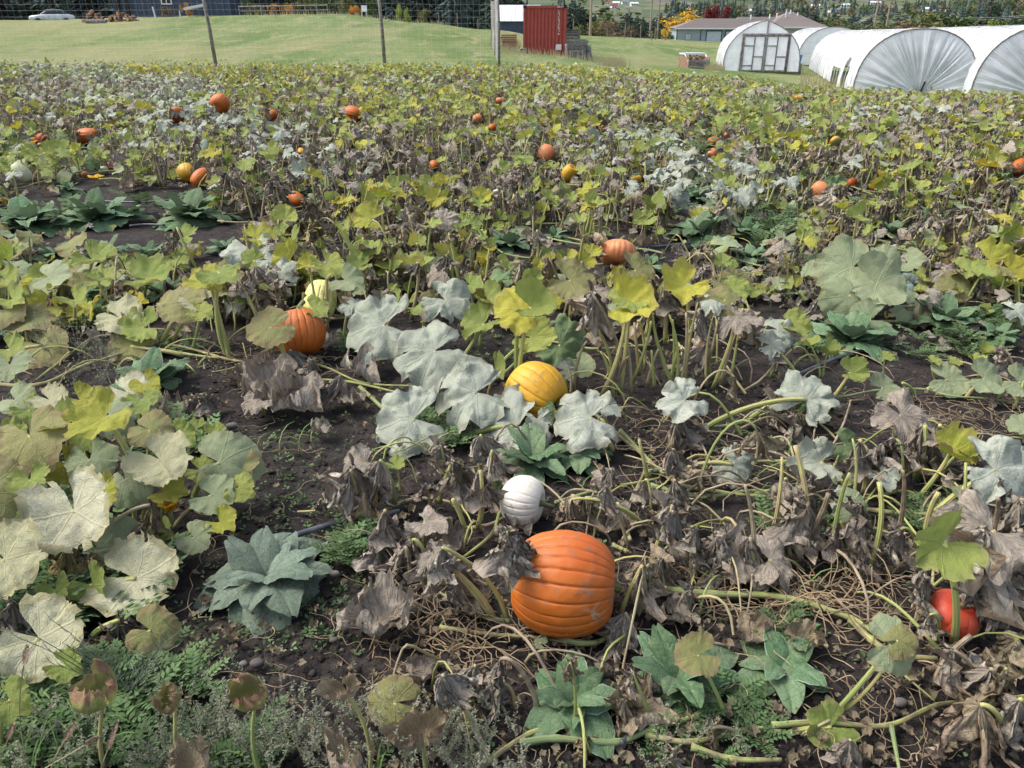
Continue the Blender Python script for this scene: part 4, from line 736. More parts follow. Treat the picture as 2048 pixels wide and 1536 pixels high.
def broad_mesh(seed, nl=1500, lsz=.045, sx=.42, sz=.40, zc_=.6, lump=7):
    g = np.random.default_rng(seed); C = [(g.normal(0, sx * .5), g.normal(0, sx * .5), zc_ + g.normal(0, sz * .42), g.uniform(.10, .22)) for _ in range(lump * 2)]; V = []; T = []; rn = []; n = 0
    for i in range(nl):
        c = C[int(g.integers(len(C)))]; d = g.normal(0, 1, 3); d /= np.linalg.norm(d); p = np.array(c[:3]) + d * c[3] * g.uniform(.6, 1.1); a = g.normal(0, 1, 3); a /= np.linalg.norm(a); b_ = np.cross(a, d); s = lsz * g.uniform(.5, 1.2)
        V += [p, p + a * s, p + a * s + b_ * s * .7, p + b_ * s]; T += [[n, n + 1, n + 2], [n, n + 2, n + 3]]; rn += [g.random()] * 4; n += 4
    b = MB(); b.add(V, T=T, rnd=np.array(rn)); return b
CROWN = {}
def crown(kind, m, v):
    if (kind, m, v) not in CROWN:
        b = conifer_mesh(200 + v, [.20, .26, .16][v % 3]) if kind == 'c' else broad_mesh(300 + v, 1500 if kind == 'b' else 700, .05, .42 if kind == 'b' else .34, .38, .6 if kind == 'b' else .5)
        CROWN[(kind, m, v)] = b.mesh('crown', M[m], smooth=False)
    return CROWN[(kind, m, v)]
b = MB(); b.tube([(0, 0, -.05), (0, .01, .5), (0, 0, .93)], [.022, .014, .004], 6); TR_C = b.mesh('trunk', M['log']); b = MB(); b.tube([(0, 0, -.05), (.01, 0, .3), (0, .02, .55)], [.03, .02, .012], 6)
for a in range(6): b.tube([(0, 0, .28 + a * .03), (.16 * math.cos(a * 1.1), .16 * math.sin(a * 1.1), .5), (.3 * math.cos(a * 1.1), .3 * math.sin(a * 1.1), .72)], [.014, .009, .004], 4)
TR_B = b.mesh('trunk', M['log'])
def tree(x, y, h, kind, m, label, group=None, name=None, z=None, cat='tree', v=None, sx=1.0):
    z = (hillz(x, y) if y > 185 else float(terr(x, y))) if z is None else z; v = int(rng.integers(4)) if v is None else v
    e = empty(name or ('conifer_tree' if kind == 'c' else 'broadleaf_tree'), (x, y, z - .2), rng.uniform(0, 6.28)); e.scale = (h * sx, h * sx, h); tag(e, label, cat, group)
    obj('trunk', TR_C if kind == 'c' else TR_B, e); obj('crown', crown(kind, m, v), e); return e
def tpx(px, d, toppx, kind, m, label, group=None, name=None, sx=1.0, cat='tree', zb=None):
    p = atd(px, d); z = zb if zb is not None else (hillz(p[0], d) if d > 185 else p[2]); tp = at_y(px, toppx, d)[2]; h = max(tp - z, 1.5); return tree(p[0], d, h, kind, m, label, group, name, z, cat, sx=sx)
# dark wood at left behind the house
for i in range(46):
    px = -140 + 26 * i + rng.uniform(-9, 9)
    if px > 1010: break
    d = rng.uniform(100, 122); p = atd(px, d); tree(p[0], d, rng.uniform(12, 18), 'c', 'fir' if rng.random() < .6 else 'firhaze', 'dark conifer in the left wood, ' + lmk(px), 'conifers of the wood behind the grass rise', z=-1.0 if px < 600 else -4, sx=1.25)
for i in range(72):
    px = -160 + 16.5 * i + rng.uniform(-9, 9)
    if px > 1030: break
    d = rng.uniform(126, 140); p = atd(px, d); tree(p[0], d, rng.uniform(15, 20), 'c', 'firhaze', 'dark conifer in the left wood, ' + lmk(px), 'conifers of the wood behind the grass rise', z=-4, sx=1.7)
for px, d, tp, m, nm in ((335, 89, 4, 'brownshrub', 'brown leafy young tree before the blue house window'), (378, 87, 0, 'orange', 'thin orange leaved tree before the blue house'), (500, 90, -10, 'oak', 'green bush right of the blue house'), (522, 86, 12, 'olive', 'olive bush behind the rail fence'), (550, 84, 8, 'orange', 'left orange shrub behind the rail fence'), (576, 84, 9, 'orange', 'right orange shrub behind the rail fence'), (640, 92, -20, 'oak', 'large green broadleaf tree on the grass rise'), (690, 90, -20, 'olive', 'olive green broadleaf tree behind the crest'), (708, 84, 17, 'orange', 'small orange shrub beside the white chair'), (745, 92, -25, 'oak', 'green broadleaf tree right of the white chair'), (798, 84, 5, 'lime', 'pale green slim birch left of the fence post'), (815, 84, 12, 'lime', 'pale green slim birch on the right shoulder of the rise'), (845, 88, 12, 'olive', 'small olive tree on the right shoulder of the rise'), (600, 96, -30, 'olive', 'tall yellowing broadleaf tree behind the rail fence')):
    tpx(px, d, tp, 'b', m, nm, zb=float(terr(atd(px, d)[0], d)), sx=.55 if 'slim' in nm or 'thin' in nm else .8)
# right: conifers across the valley
for i in range(150):
    px = 1125 + 6.6 * i + rng.uniform(-8, 8)
    tp = rng.uniform(20, 50) if px < 1400 else (rng.uniform(14, 44) if px < 1700 else rng.uniform(20, 50))
    if px < 1170: tp = rng.uniform(0, 14)
    if 1850 < px < 1880: continue
    cc = rng.random() < .72; tpx(px, rng.uniform(255, 400), tp, 'c' if cc else 's', ('firhaze' if rng.random() < .5 else 'fir') if cc else ('oak' if rng.random() < .6 else 'brownshrub'), ('dark conifer' if cc else 'rounded broadleaf tree') + ' beyond the meadow, ' + lmk(px), 'trees in the belt beyond the meadow', sx=rng.uniform(1.7, 2.6))
for px, tp, sx in ((1140, -6, 1.6), (1155, 4, 1.8), (1250, 22, 2), (1283, 30, 2), (1960, -8, 1.9), (1975, 4, 1.8), (1920, 12, 1.8), (2010, 14, 1.8), (2035, 2, 2)): tpx(px, 240, tp, 'c', 'fir', 'tall dark conifer standing out, ' + lmk(px), 'tall conifers standing out of the belt', sx=sx)
for px, d, tp, m, sx, nm in ((1358, 185, 20, 'gold', 1.5, 'golden yellow tree at the left end of the grey house'), (1388, 186, 28, 'gold', 1.3, 'golden bush touching the roof of the grey house'), (1345, 182, 44, 'gold', 1.2, 'low golden shrub left of the grey house wall'), (1432, 205, -4, 'crimson', .62, 'crimson red tree rising behind the grey house roof'), (1638, 182, 48, 'orange', .9, 'small orange tree at the right end of the grey house'), (1195, 200, 32, 'olive', 1.3, 'olive broadleaf tree behind the thin pole'), (1215, 190, 40, 'brownshrub', 1.5, 'brown bushy scrub beyond the meadow edge'), (1240, 186, 44, 'brownshrub', 1.5, 'brown bare scrub left of the pale posts'), (1880, 225, 18, 'oak', 1.9, 'big round green broadleaf tree behind the short poles'), (1850, 225, 28, 'olive', 1.5, 'yellowing broadleaf tree left of the big green tree'), (1840, 180, 52, 'orange', 1.6, 'rusty orange shrub above the nearest tunnel'), (1915, 180, 53, 'gold', 1.2, 'dull gold shrub above the right tunnel'), (1690, 215, 32, 'oak', 2, 'green broadleaf tree behind the left pair of poles'), (1660, 210, 45, 'brownshrub', 1.8, 'brown scrub right of the grey house'), (1790, 210, 38, 'brownshrub', 1.5, 'brown purple bush right of the tall poles'), (1985, 205, 36, 'lime', .7, 'slim lime yellow tree among conifers at right'), (2000, 200, 42, 'oak', 1.6, 'green tree under the slim lime tree'), (1340, 150, 70, 'oak', 1.3, 'dark green bush left of the grey house'), (1735, 205, 50, 'oak', 2, 'green bush between the tall utility poles'), (1770, 200, 52, 'olive', 2, 'low olive bush beyond the far tunnel'), (1960, 200, 50, 'oak', 2, 'dark green bush beyond the right tunnel')):
    tpx(px, d, tp, 'b', m, nm, sx=sx)
for i, px in enumerate((1508, 1517, 1536, 1545, 1553, 1449)):
    tpx(px, 150, [41, 45, 47, 46, 45, 61][i], 's', 'fir' if i != 4 else 'oak', 'narrow clipped dark cypress in front of the grey house', 'narrow dark cypresses in front of the grey house', 'cypress_tree', sx=.45)
# far hillside trees and houses
V_f, T_f, r_f = [], [], []
def fartree(x, y, h, con):
    z = hillz(x, y) - .3; r_ = rng.random(); n = len(V_f); k = 7
    if con:
        for q in range(4):
            z0 = z + h * (.08 + .22 * q); w = h * .24 * (1 - q * .2); n = len(V_f); V_f.extend([(x + w * math.cos(i * 6.283 / k + q) * rng.uniform(.7, 1.2), y + w * math.sin(i * 6.283 / k + q), z0 + rng.uniform(-.04, .04) * h) for i in range(k)]); V_f.append((x, y, z0 + h * .34)); T_f.extend([[n + i, n + (i + 1) % k, n + k] for i in range(k)]); r_f.extend([r_] * (k + 1))
    else:
        for q in range(26):
            d = rng.normal(0, 1, 3); d /= np.linalg.norm(d); c = np.array([x, y, z + h * .55]) + d * h * [.38, .38, .34] * rng.uniform(.6, 1.05); n = len(V_f); V_f.extend([c + rng.normal(0, h * .12, 3) for _ in range(3)]); T_f.append([n, n + 1, n + 2]); r_f.extend([rng.random()] * 3)
FT = {0: ([], [], []), 1: ([], [], []), 2: ([], [], [])}
for i in range(3200):
    px = rng.uniform(1100, 2120) if i % 5 else rng.uniform(-100, 1130); d = 400 * math.exp(rng.uniform(0, 1.35)); p = atd(px, d); c = rng.random()
    if vnoise(p[0] * .012, d * .010, 77) < (.40 if px < 1700 else .30) or (1170 < px < 1330 and 720 < d < 1150): continue
    q = 0 if c < .55 else (1 if c < .85 else 2); V_f, T_f, r_f = FT[q]; fartree(p[0], d, rng.uniform(8, 15) * (1 if d > 700 else .8), q == 0)
for q, (m, lab) in enumerate((('firhaze', 'dark conifers covering the far hillside across the valley'), ('oak', 'rounded green trees covering the far hillside across the valley'), ('brownshrub', 'brown autumn trees covering the far hillside across the valley'))):
    V_f, T_f, r_f = FT[q]; b = MB(); b.add(np.array(V_f), T=np.array(T_f), rnd=np.array(r_f)); o = b.build('far_woods', M[m]); tag(o, lab, 'woods', kind='stuff')
M['redroof'] = mat_plain('red_roof', (.30, .05, .04), None, 2); M['farwall'] = mat_plain('white_wall', (.70, .72, .74), (.6, .62, .65), 2); M['slate'] = mat_plain('slate_roof', (.20, .23, .28), None, 2)
for px, py, d, w, rm, nm in ((1212, 4, 1100, 16, 'redroof', 'far white house with red roof, left end of the hillside houses'), (1232, 6, 1100, 14, 'alu', 'far long pale roofed house right of the red roofed one'), (1228, 12, 980, 12, 'redroof', 'far small building with bright red roof on the hillside'), (1250, 3, 1150, 15, 'slate', 'far house with bluish roof on the hillside'), (1268, 7, 1050, 15, 'alu', 'far white house right of the bluish roofed one'), (1372, 12, 900, 11, 'slate', 'far grey blue house among trees left of the crimson tree'), (1505, 22, 760, 20, 'alu', 'far long low white roof behind the grey house ridge'), (1630, 12, 950, 14, 'farwall', 'far white house at the hill foot right of the grey house'), (1668, 20, 760, 16, 'slate', 'far white house with slate roof left of the tall poles'), (1690, 10, 950, 14, 'alu', 'far pale house behind the left tall pole'), (1762, 24, 700, 15, 'slate', 'far bluish white house right of the tall poles'), (1800, 24, 700, 17, 'slate', 'far large white house with many windows above the tunnel'), (1850, 18, 800, 10, 'alu', 'far small white house among the hillside trees'), (1720, 54, 330, 8, 'farwall', 'small white house low behind the far tunnel'), (1750, 5, 1100, 22, 'alu', 'far long green grey roof high on the hillside'), (2040, 6, 1000, 14, 'redroof', 'far tan building at the right edge of the hillside')):
    p = at_hill(px, py + 6) if py < 40 else atd(px, d); w = w * p[1] / d * .62; e = empty('far_house', (p[0], p[1], p[2] + (.2 if py < 40 else 6)), rng.uniform(-.4, .4)); tag(e, nm, 'house'); h2 = w / 2
    b = MB(); b.box((-h2, -3, -7), (h2, 3, 3.2)); b.build('wall', M['farwall'], e); b = MB(); b.add([(-h2 - .5, -3.6, 3.1), (h2 + .5, -3.6, 3.1), (h2 + .5, 0, 5.2), (-h2 - .5, 0, 5.2), (h2 + .5, 3.6, 3.1), (-h2 - .5, 3.6, 3.1)], Q=[[0, 1, 2, 3], [3, 2, 4, 5], [1, 4, 5, 0]], T=[[1, 4, 2], [0, 3, 5]]); b.build('roof', M[rm], e)
    for k in range(int(w / 3.5)): b = MB(); x = -h2 + 1.2 + k * 3.4; b.box((x, -3.06, .9), (x + 1.6, -3.0, 2.3)); b.build('window', M['glassdark'], e)
# ------------------------------------------------------------------ pumpkins
def skin(name, c1, c2, groove, spots=None, green=None, rough=.44):
    g = NG(name); v = g.obj(); lu = g.attr('lu'); lv = g.attr('lv'); n = g.noise(v, 2.0, 4, .6); n2 = g.noise(v, 14, 4, .65); n3 = g.noise(v, 60, 3, .6)
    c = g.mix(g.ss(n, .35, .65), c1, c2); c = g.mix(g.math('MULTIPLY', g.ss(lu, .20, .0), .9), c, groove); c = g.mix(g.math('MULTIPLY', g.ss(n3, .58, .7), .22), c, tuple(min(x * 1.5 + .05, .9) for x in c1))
    c = g.mix(g.math('MULTIPLY', g.ss(n2, .60, .72), .3), c, tuple(x * .6 for x in c1))
    if green: c = g.mix(g.math('MULTIPLY', g.ss(g.math('ADD', lv, g.math('MULTIPLY', g.math('SUBTRACT', n, .5), .8)), .5, .8), .85), c, green)
    sc = g.attr('rnd'); vr = g.n('TexVoronoi', {'Vector': v, 'Scale': 16.0}, feature='DISTANCE_TO_EDGE').outputs['Distance']
    c = g.mix(g.math('MULTIPLY', sc, g.ss(g.math('ADD', vr, g.math('MULTIPLY', n2, .12)), .16, .08)), c, (.40, .27, .17))
    c = g.mix(g.math('MULTIPLY', g.ss(g.math('ADD', n2, g.math('MULTIPLY', n3, .5)), .80, .92), .45), c, (.16, .12, .09)); return g.finish(c, g.math('ADD', rough, g.math('MULTIPLY', n2, .2)), .45, g.math('ADD', n2, g.math('MULTIPLY', n3, .4)), .4, .005)
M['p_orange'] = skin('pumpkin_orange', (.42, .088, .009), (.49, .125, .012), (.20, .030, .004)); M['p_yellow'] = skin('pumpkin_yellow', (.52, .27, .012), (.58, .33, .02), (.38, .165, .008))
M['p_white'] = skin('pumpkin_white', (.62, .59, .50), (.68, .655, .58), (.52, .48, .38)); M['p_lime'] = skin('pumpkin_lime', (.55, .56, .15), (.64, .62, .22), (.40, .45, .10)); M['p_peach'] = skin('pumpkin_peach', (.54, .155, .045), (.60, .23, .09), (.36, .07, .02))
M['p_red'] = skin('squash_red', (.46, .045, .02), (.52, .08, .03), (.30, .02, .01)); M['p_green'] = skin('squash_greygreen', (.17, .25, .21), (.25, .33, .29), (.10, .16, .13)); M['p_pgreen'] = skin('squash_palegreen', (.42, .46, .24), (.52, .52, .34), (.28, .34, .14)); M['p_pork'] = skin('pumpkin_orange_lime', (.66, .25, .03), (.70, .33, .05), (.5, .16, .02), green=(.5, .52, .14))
M['stem'] = stalk_mat('pumpkin_stem', (.10, .12, .05), (.20, .20, .08), (.13, .10, .06))
def pumpkin_arr(seed, nr, asp, groove, nth, nph, scar=False):
    """equatorial radius 1, half axis asp, stem at +Z"""
    g = np.random.default_rng(seed); th = np.linspace(0, 2 * PI, nth, endpoint=False); ph = np.linspace(-PI / 2, PI / 2, nph + 1); PH, TH = np.meshgrid(ph, th, indexing='ij')
    w = TH + .05 * np.sin(TH * 2 + g.uniform(0, 6)) + .035 * np.sin(TH * 5 + g.uniform(0, 6)) + .03 * np.sin(PH * 2 + TH); rb = np.abs(np.sin(w * nr / 2)); jit = 1 + .35 * np.interp((w * nr / (2 * PI)) % nr, np.arange(nr + 1), np.append(g.uniform(-1, 1, nr), 0)); prof = np.abs(np.cos(PH)) ** .8
    wav = 1 + .025 * np.sin(TH * 3 + g.uniform(0, 6)) + .02 * np.sin(PH * 2 + TH * 2 + g.uniform(0, 6)); c = np.clip(np.cos(PH), 0, 1)
    r = prof * wav * (1 - groove * jit * (.75 * np.exp(-(rb / .15) ** 1.1) + .16 * (1 - rb)) * (.35 + .65 * c ** .5)); r *= 1 + .012 * (fbm(TH * 5, PH * 6, seed, 3) - .45) * 2
    pole = np.exp(-((1 - np.abs(PH) / (PI / 2)) / .16) ** 2); z = asp * np.sin(PH) * (1 - np.where(PH > 0, .26, .10) * pole * (1 if asp > .5 else .6)); sc = np.zeros_like(r)
    if scar: sc = np.exp(-(((TH - scar[0] + PI) % (2 * PI) - PI) / .22) ** 2 - ((PH - scar[1]) / .2) ** 2); r = r * (1 + sc * .02 * (fbm(TH * 40, PH * 40, 8, 2) - .5) * 4)
    V = np.stack([r * np.cos(TH), r * np.sin(TH), z], -1).reshape(-1, 3); i = np.arange(nph)[:, None] * nth; j = np.arange(nth)[None, :]; j2 = (j + 1) % nth
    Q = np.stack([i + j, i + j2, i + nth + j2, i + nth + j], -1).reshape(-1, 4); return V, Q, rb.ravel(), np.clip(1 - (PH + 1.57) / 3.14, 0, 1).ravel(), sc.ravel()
PK = []
def pumpkin(px, py, wpx, hpx, axis, mat, label, nr=20, groove=.07, name='pumpkin', seed=1, scar=False, stemlen=.6, cat='pumpkin', lift=0.0, group=None):
    """axis: stem direction (camera-ish world x,y,z). wpx,hpx: seen width and height"""
    ax = Vector(axis).normalized(); horiz = abs(ax.x); Rr = .15
    big = max(wpx, hpx) > 90
    for _ in range(12): p = at(px, py, Rr * .92 + lift); k = zc(p) / F; Rr = .5 * (hpx * k) / (1 if horiz > .5 else 1)
    asp = (.5 * wpx * k) / Rr if horiz > .5 else (.5 * hpx * k) / (.5 * wpx * k)
    if horiz <= .5: Rr = .5 * wpx * k
    asp = min(max(asp, .55), 1.5)
    nth, nph = (nr * 12, 72) if big else ((nr * 6, 30) if wpx > 35 else (nr * 4, 16)); V, Q, lu, lv, sc = pumpkin_arr(seed, nr, asp, groove, nth, nph, scar)
    q = Vector((0, 0, 1)).rotation_difference(ax); Vr = (np.array(q.to_matrix()) @ (V * Rr).T).T; zmin = Vr[:, 2].min(); gz_ = float(terr(p[0], p[1])) + lift; e = empty(name, (p[0], p[1], gz_ - zmin - .012)); tag(e, label, cat, group)
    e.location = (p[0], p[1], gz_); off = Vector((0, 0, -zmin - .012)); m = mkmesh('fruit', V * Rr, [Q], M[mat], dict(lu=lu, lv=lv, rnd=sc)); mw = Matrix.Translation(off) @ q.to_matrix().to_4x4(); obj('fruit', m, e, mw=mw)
    b = MB(); s = Rr * stemlen; b.tube([(0, 0, asp * Rr * .66), (0, .02 * s, asp * Rr * .80 + .1 * s), (.15 * s, .1 * s, asp * Rr * .86 + .4 * s), (.45 * s, .25 * s, asp * Rr * .9 + .7 * s)], [Rr * .17, Rr * .10, Rr * .075, Rr * .085], 8, ridge=.16); st = b.build('stem', M['stem'], e, smooth=True, mw=mw)
    PK.append((p[0], p[1], Rr, label)); return e
pumpkin(1127, 1163, 218, 214, (1, -.10, -.02), 'p_orange', 'largest bright orange ribbed pumpkin lying on its side in the foreground', 25, .055, seed=3, scar=(PI * 1.45, .62), stemlen=.2)
pumpkin(1045, 1000, 88, 104, (1, -.32, .0), 'p_white', 'small ivory white pumpkin on its side just behind the largest orange pumpkin', 18, .05, seed=5)
pumpkin(1072, 785, 122, 122, (.75, -.6, -.25), 'p_yellow', 'golden yellow pumpkin behind the large mildewed silver leaves', 20, .07, seed=6)
pumpkin(600, 668, 104, 96, (-.15, .5, .8), 'p_orange', 'orange pumpkin left of centre half under green leaves', 20, .07, seed=7)
pumpkin(640, 600, 66, 92, (.1, .6, .7), 'p_lime', 'lime yellow pumpkin partly hidden behind the left orange pumpkin', 16, .07, seed=8)
pumpkin(1236, 512, 78, 50, (.1, .55, .75), 'p_peach', 'pale salmon ribbed pumpkin in the middle of the patch behind tall stalks', 20, .09, seed=9)
pumpkin(174, 273, 54, 34, (1, -.1, .1), 'p_orange', 'long orange pumpkin lying on its side near the left edge', 18, .07, seed=10)
pumpkin(441, 211, 40, 32, (.2, .8, .3), 'p_orange', 'round orange pumpkin standing highest at upper left of the patch', 16, .05, seed=11)
pumpkin(706, 227, 38, 30, (-1, .3, .2), 'p_orange', 'round orange pumpkin in the far patch left of centre', 18, .06, seed=12)
pumpkin(542, 231, 30, 20, (.6, .6, .3), 'p_orange', 'flat orange pumpkin between the two round far pumpkins at left', 16, .07, seed=13)
pumpkin(82, 277, 28, 20, (.6, .6, .3), 'p_red', 'small red squash at the left end beside the long orange pumpkin', 10, .05, seed=14, name='squash', cat='squash')
pumpkin(372, 343, 34, 40, (-.3, .7, .5), 'p_yellow', 'yellow pumpkin touching the left side of an orange pumpkin', 16, .06, seed=15); pumpkin(402, 357, 46, 32, (.5, .6, .45), 'p_orange', 'dirty orange pumpkin right of the yellow one at middle left', 12, .04, seed=16)
pumpkin(593, 398, 38, 26, (-.6, .5, .4), 'p_orange', 'orange pumpkin half hidden in leaves above the left dark soil', 16, .05, seed=17); pumpkin(868, 329, 20, 22, (-.4, .75, .4), 'p_orange', 'small orange pumpkin among grey leaves left of the photo middle', 14, .05, seed=18)
pumpkin(1093, 306, 34, 34, (.9, -.3, -.4), 'p_peach', 'tilted salmon orange pumpkin with close ribs at upper centre', 20, .08, seed=19); pumpkin(1138, 345, 30, 36, (.4, -.3, .8), 'p_yellow', 'yellow pumpkin below the tilted salmon pumpkin', 16, .07, seed=20)
pumpkin(1425, 284, 38, 20, (1, 0, .3), 'p_orange', 'orange pumpkin behind another one at upper right, with dark dead leaf', 14, .08, seed=21); pumpkin(1424, 307, 34, 18, (.6, .6, .3), 'p_peach', 'flat salmon pumpkin directly in front of the upper right orange pumpkin', 16, .09, seed=22)
pumpkin(1643, 384, 44, 34, (.7, -.2, -.6), 'p_peach', 'light orange ribbed pumpkin left of two small orange ones at right', 20, .07, seed=23); pumpkin(1702, 370, 26, 16, (-.4, .75, .4), 'p_orange', 'small smooth orange pumpkin between two others at right', 12, .04, seed=24); pumpkin(1750, 372, 30, 16, (.8, 0, .5), 'p_orange', 'dark orange pumpkin under a dead leaf, right one of three', 14, .06, seed=25)
pumpkin(2037, 333, 44, 28, (.6, .6, .3), 'p_orange', 'orange pumpkin cut by the right edge of the photo', 18, .06, seed=26); pumpkin(1595, 197, 22, 14, (0, .2, 1), 'p_pork', 'far half orange half pale green pumpkin near the tunnels', 14, .05, seed=27); pumpkin(1669, 205, 18, 10, (.6, .6, .3), 'p_peach', 'far flat salmon pumpkin in front of the tunnel corner', 14, .05, seed=28)
pumpkin(1582, 246, 26, 14, (.6, .6, .3), 'p_peach', 'pale salmon pumpkin in the far right weeds', 14, .07, seed=29); pumpkin(1000, 200, 20, 12, (1, 0, 0), 'p_peach', 'small pale orange pumpkin at the far middle of the patch', 12, .05, seed=30); pumpkin(955, 238, 20, 18, (-.4, .75, .4), 'p_peach', 'pale orange pumpkin behind yellow leaves, upper middle', 12, .05, seed=31); pumpkin(985, 256, 18, 16, (-.4, .75, .4), 'p_orange', 'small orange pumpkin right of the upper middle pale one', 12, .05, seed=32)
pumpkin(1206, 256, 12, 12, (-.4, .75, .4), 'p_orange', 'tiny orange pumpkin right of the tilted salmon one', 10, .05, seed=33); pumpkin(1455, 272, 18, 10, (-.4, .75, .4), 'p_peach', 'tiny pale orange pumpkin behind the upper right pair', 10, .05, seed=34); pumpkin(1668, 290, 26, 10, (-.4, .75, .4), 'p_pork', 'mottled yellow orange pumpkin under pale leaves at upper right', 12, .06, seed=35); pumpkin(355, 238, 34, 16, (-.4, .75, .4), 'p_orange', 'dark orange pumpkin mostly buried in leaves at upper left', 14, .06, seed=36)
pumpkin(45, 350, 48, 30, (-.6, 0, .7), 'p_pgreen', 'pale green striped squash among leaves near the left edge', 14, .06, name='squash', cat='squash', seed=37); pumpkin(208, 342, 18, 12, (-.4, .75, .4), 'p_pgreen', 'small pale green and cream squash left of the red one', 10, .05, name='squash', cat='squash', seed=38); pumpkin(223, 332, 14, 14, (-.4, .75, .4), 'p_red', 'tiny red squash above the yellow flower at left', 10, .05, name='squash', cat='squash', seed=39); pumpkin(170, 349, 14, 10, (-.4, .75, .4), 'p_peach', 'tiny peach squash left of the wide yellow flower', 10, .05, name='squash', cat='squash', seed=40)
pumpkin(603, 302, 16, 20, (-.4, .75, .4), 'p_yellow', 'small yellow squash in the far left middle', 10, .05, name='squash', cat='squash', seed=41); pumpkin(1272, 356, 24, 16, (1, 0, 0), 'p_yellow', 'yellow pumpkin tucked left of the silver leaf mass', 14, .07, seed=42); pumpkin(80, 290, 10, 8, (-.4, .75, .4), 'p_yellow', 'tiny yellow squash by the small red squash', 10, .05, name='squash', cat='squash', seed=43)
pumpkin(1800, 580, 58, 44, (.2, -.2, 1), 'p_green', 'front grey green ribbed squash under round pale leaves at right', 14, .07, name='squash', cat='squash', seed=44); pumpkin(1822, 558, 50, 36, (.2, .1, 1), 'p_green', 'rear grey green squash behind its twin at right', 14, .07, name='squash', cat='squash', seed=45); pumpkin(692, 535, 16, 14, (-.4, .75, .4), 'p_red', 'tiny scarlet squash behind the lime pumpkin', 10, .05, name='squash', cat='squash', seed=46)
e = pumpkin(1905, 1228, 106, 78, (.3, -.25, .9), 'p_red', 'scarlet red squash among stalks at the lower right', 8, .05, name='squash', cat='squash', seed=47)
# ------------------------------------------------------------------ hero plants, leaf by leaf
V_ = 'pumpkin_vine'
hero_plant(V_, 'large pumpkin vine with powdery white, cream and yellow leaves filling the left foreground', [
 ('W', 148, 1022, 189, (150, 1140), 20, .75), ('W', 272, 1158, 180, (185, 1195), 75, .8), ('W', 78, 1275, 180, (90, 1350), 60, .8), ('W', 10, 1120, 168, (-40, 1230), 60, .7), ('R', 60, 870, 159, (120, 1010), 30, .6), ('Y', 210, 835, 138, (290, 1010), 330, .3), ('G', 130, 850, 110, (150, 990), 300, .35),
 ('W', 320, 920, 130, (290, 1040), 60, .5), ('P', 440, 925, 138, (390, 1010), 80, .9), ('G', 480, 975, 73, (430, 1050), 60, .8), ('P', 425, 990, 92, (350, 1060), 80, .5), ('Y', 440, 1045, 71, (400, 1090), 60, .5), ('P', 388, 1075, 73, (360, 1120), 60, .6), ('B', 300, 1010, 110, (200, 1120), 90, .2, .15), ('B', 135, 1100, 90, (120, 1180), 0, .2, .2),
 ('P', 245, 1090, 110, (180, 1140), 60, .8), ('G', 185, 1170, 119, (150, 1210), 40, .9), ('D', 240, 1240, 150, (190, 1275), 45, .3, .05), ('G', 20, 1400, 110, (10, 1500), 60, .5), ('P', 180, 920, 101, (200, 1030), 20, .6), ('G', 60, 960, 101, (90, 1060), 20, .6), ('Y', 330, 985, 82, (320, 1050), 90, .5), ('P', 250, 960, 101, (270, 1050), 30, .7), ('G', 110, 1180, 92, (110, 1240), 20, .6), ('R', -30, 990, 168, (-40, 1090), 60, .6), ('P', 30, 800, 82, (40, 880), 60, .5), ('W', 100, 800, 75, (120, 890), 60, .5), ('G', 285, 800, 82, (290, 880), 30, .5),
 ('Y', 290, 770, 64, (330, 850), 40, .5), ('W', 255, 785, 100, (300, 850), 60, .4), ('P', 20, 730, 82, (40, 800), 20, .5), ('B', 200, 880, 90, (210, 960), 60, .2, .1), ('Y', 200, 985, 84, (230, 1080), 40, .5),
 ('G', 170, 870, 100, (180, 960), 30, .7), ('R', 300, 860, 90, (300, 930), 60, .6), ('Y', 130, 930, 90, (150, 1010), 30, .8), ('G', 20, 880, 110, (30, 960), 60, .7), ('G', 360, 870, 80, (350, 940), 60, .7), ('D', 240, 920, 80, (240, 980)), ('G', 400, 940, 80, (390, 1000), 60, .8), ('R', 470, 930, 90, (420, 1000), 60, .9), ('G', 50, 1060, 100, (60, 1130), 60, .7), ('P', 200, 1100, 90, (210, 1150), 60, .8), ('G', 320, 1060, 80, (310, 1110), 60, .8), ('D', 20, 1210, 90, (20, 1280)), ('G', 130, 1330, 90, (140, 1390), 60, .9), ('R', 300, 1260, 100, (300, 1300), 60, 1.0), ('P', 220, 830, 90, (230, 900), 60, .6), ('G', 60, 820, 80, (70, 890), 60, .6), ('Y', 160, 800, 70, (170, 870), 60, .6), ('P', 10, 960, 100, (10, 1040), 60, .7)],
 [([(60, 1240), (190, 1160), (330, 1090), (430, 1050)], .011), ([(-40, 1100), (120, 1010), (240, 900), (370, 880)], .010)])
hero_plant(V_, 'young green shoot with two small leaves at the edge of the bare soil path', [('G', 393, 858, 60, (368, 885), 270, .3), ('G', 425, 872, 68, (370, 890), 80, .5)], [([(330, 900), (368, 888), (390, 860)], .006)])
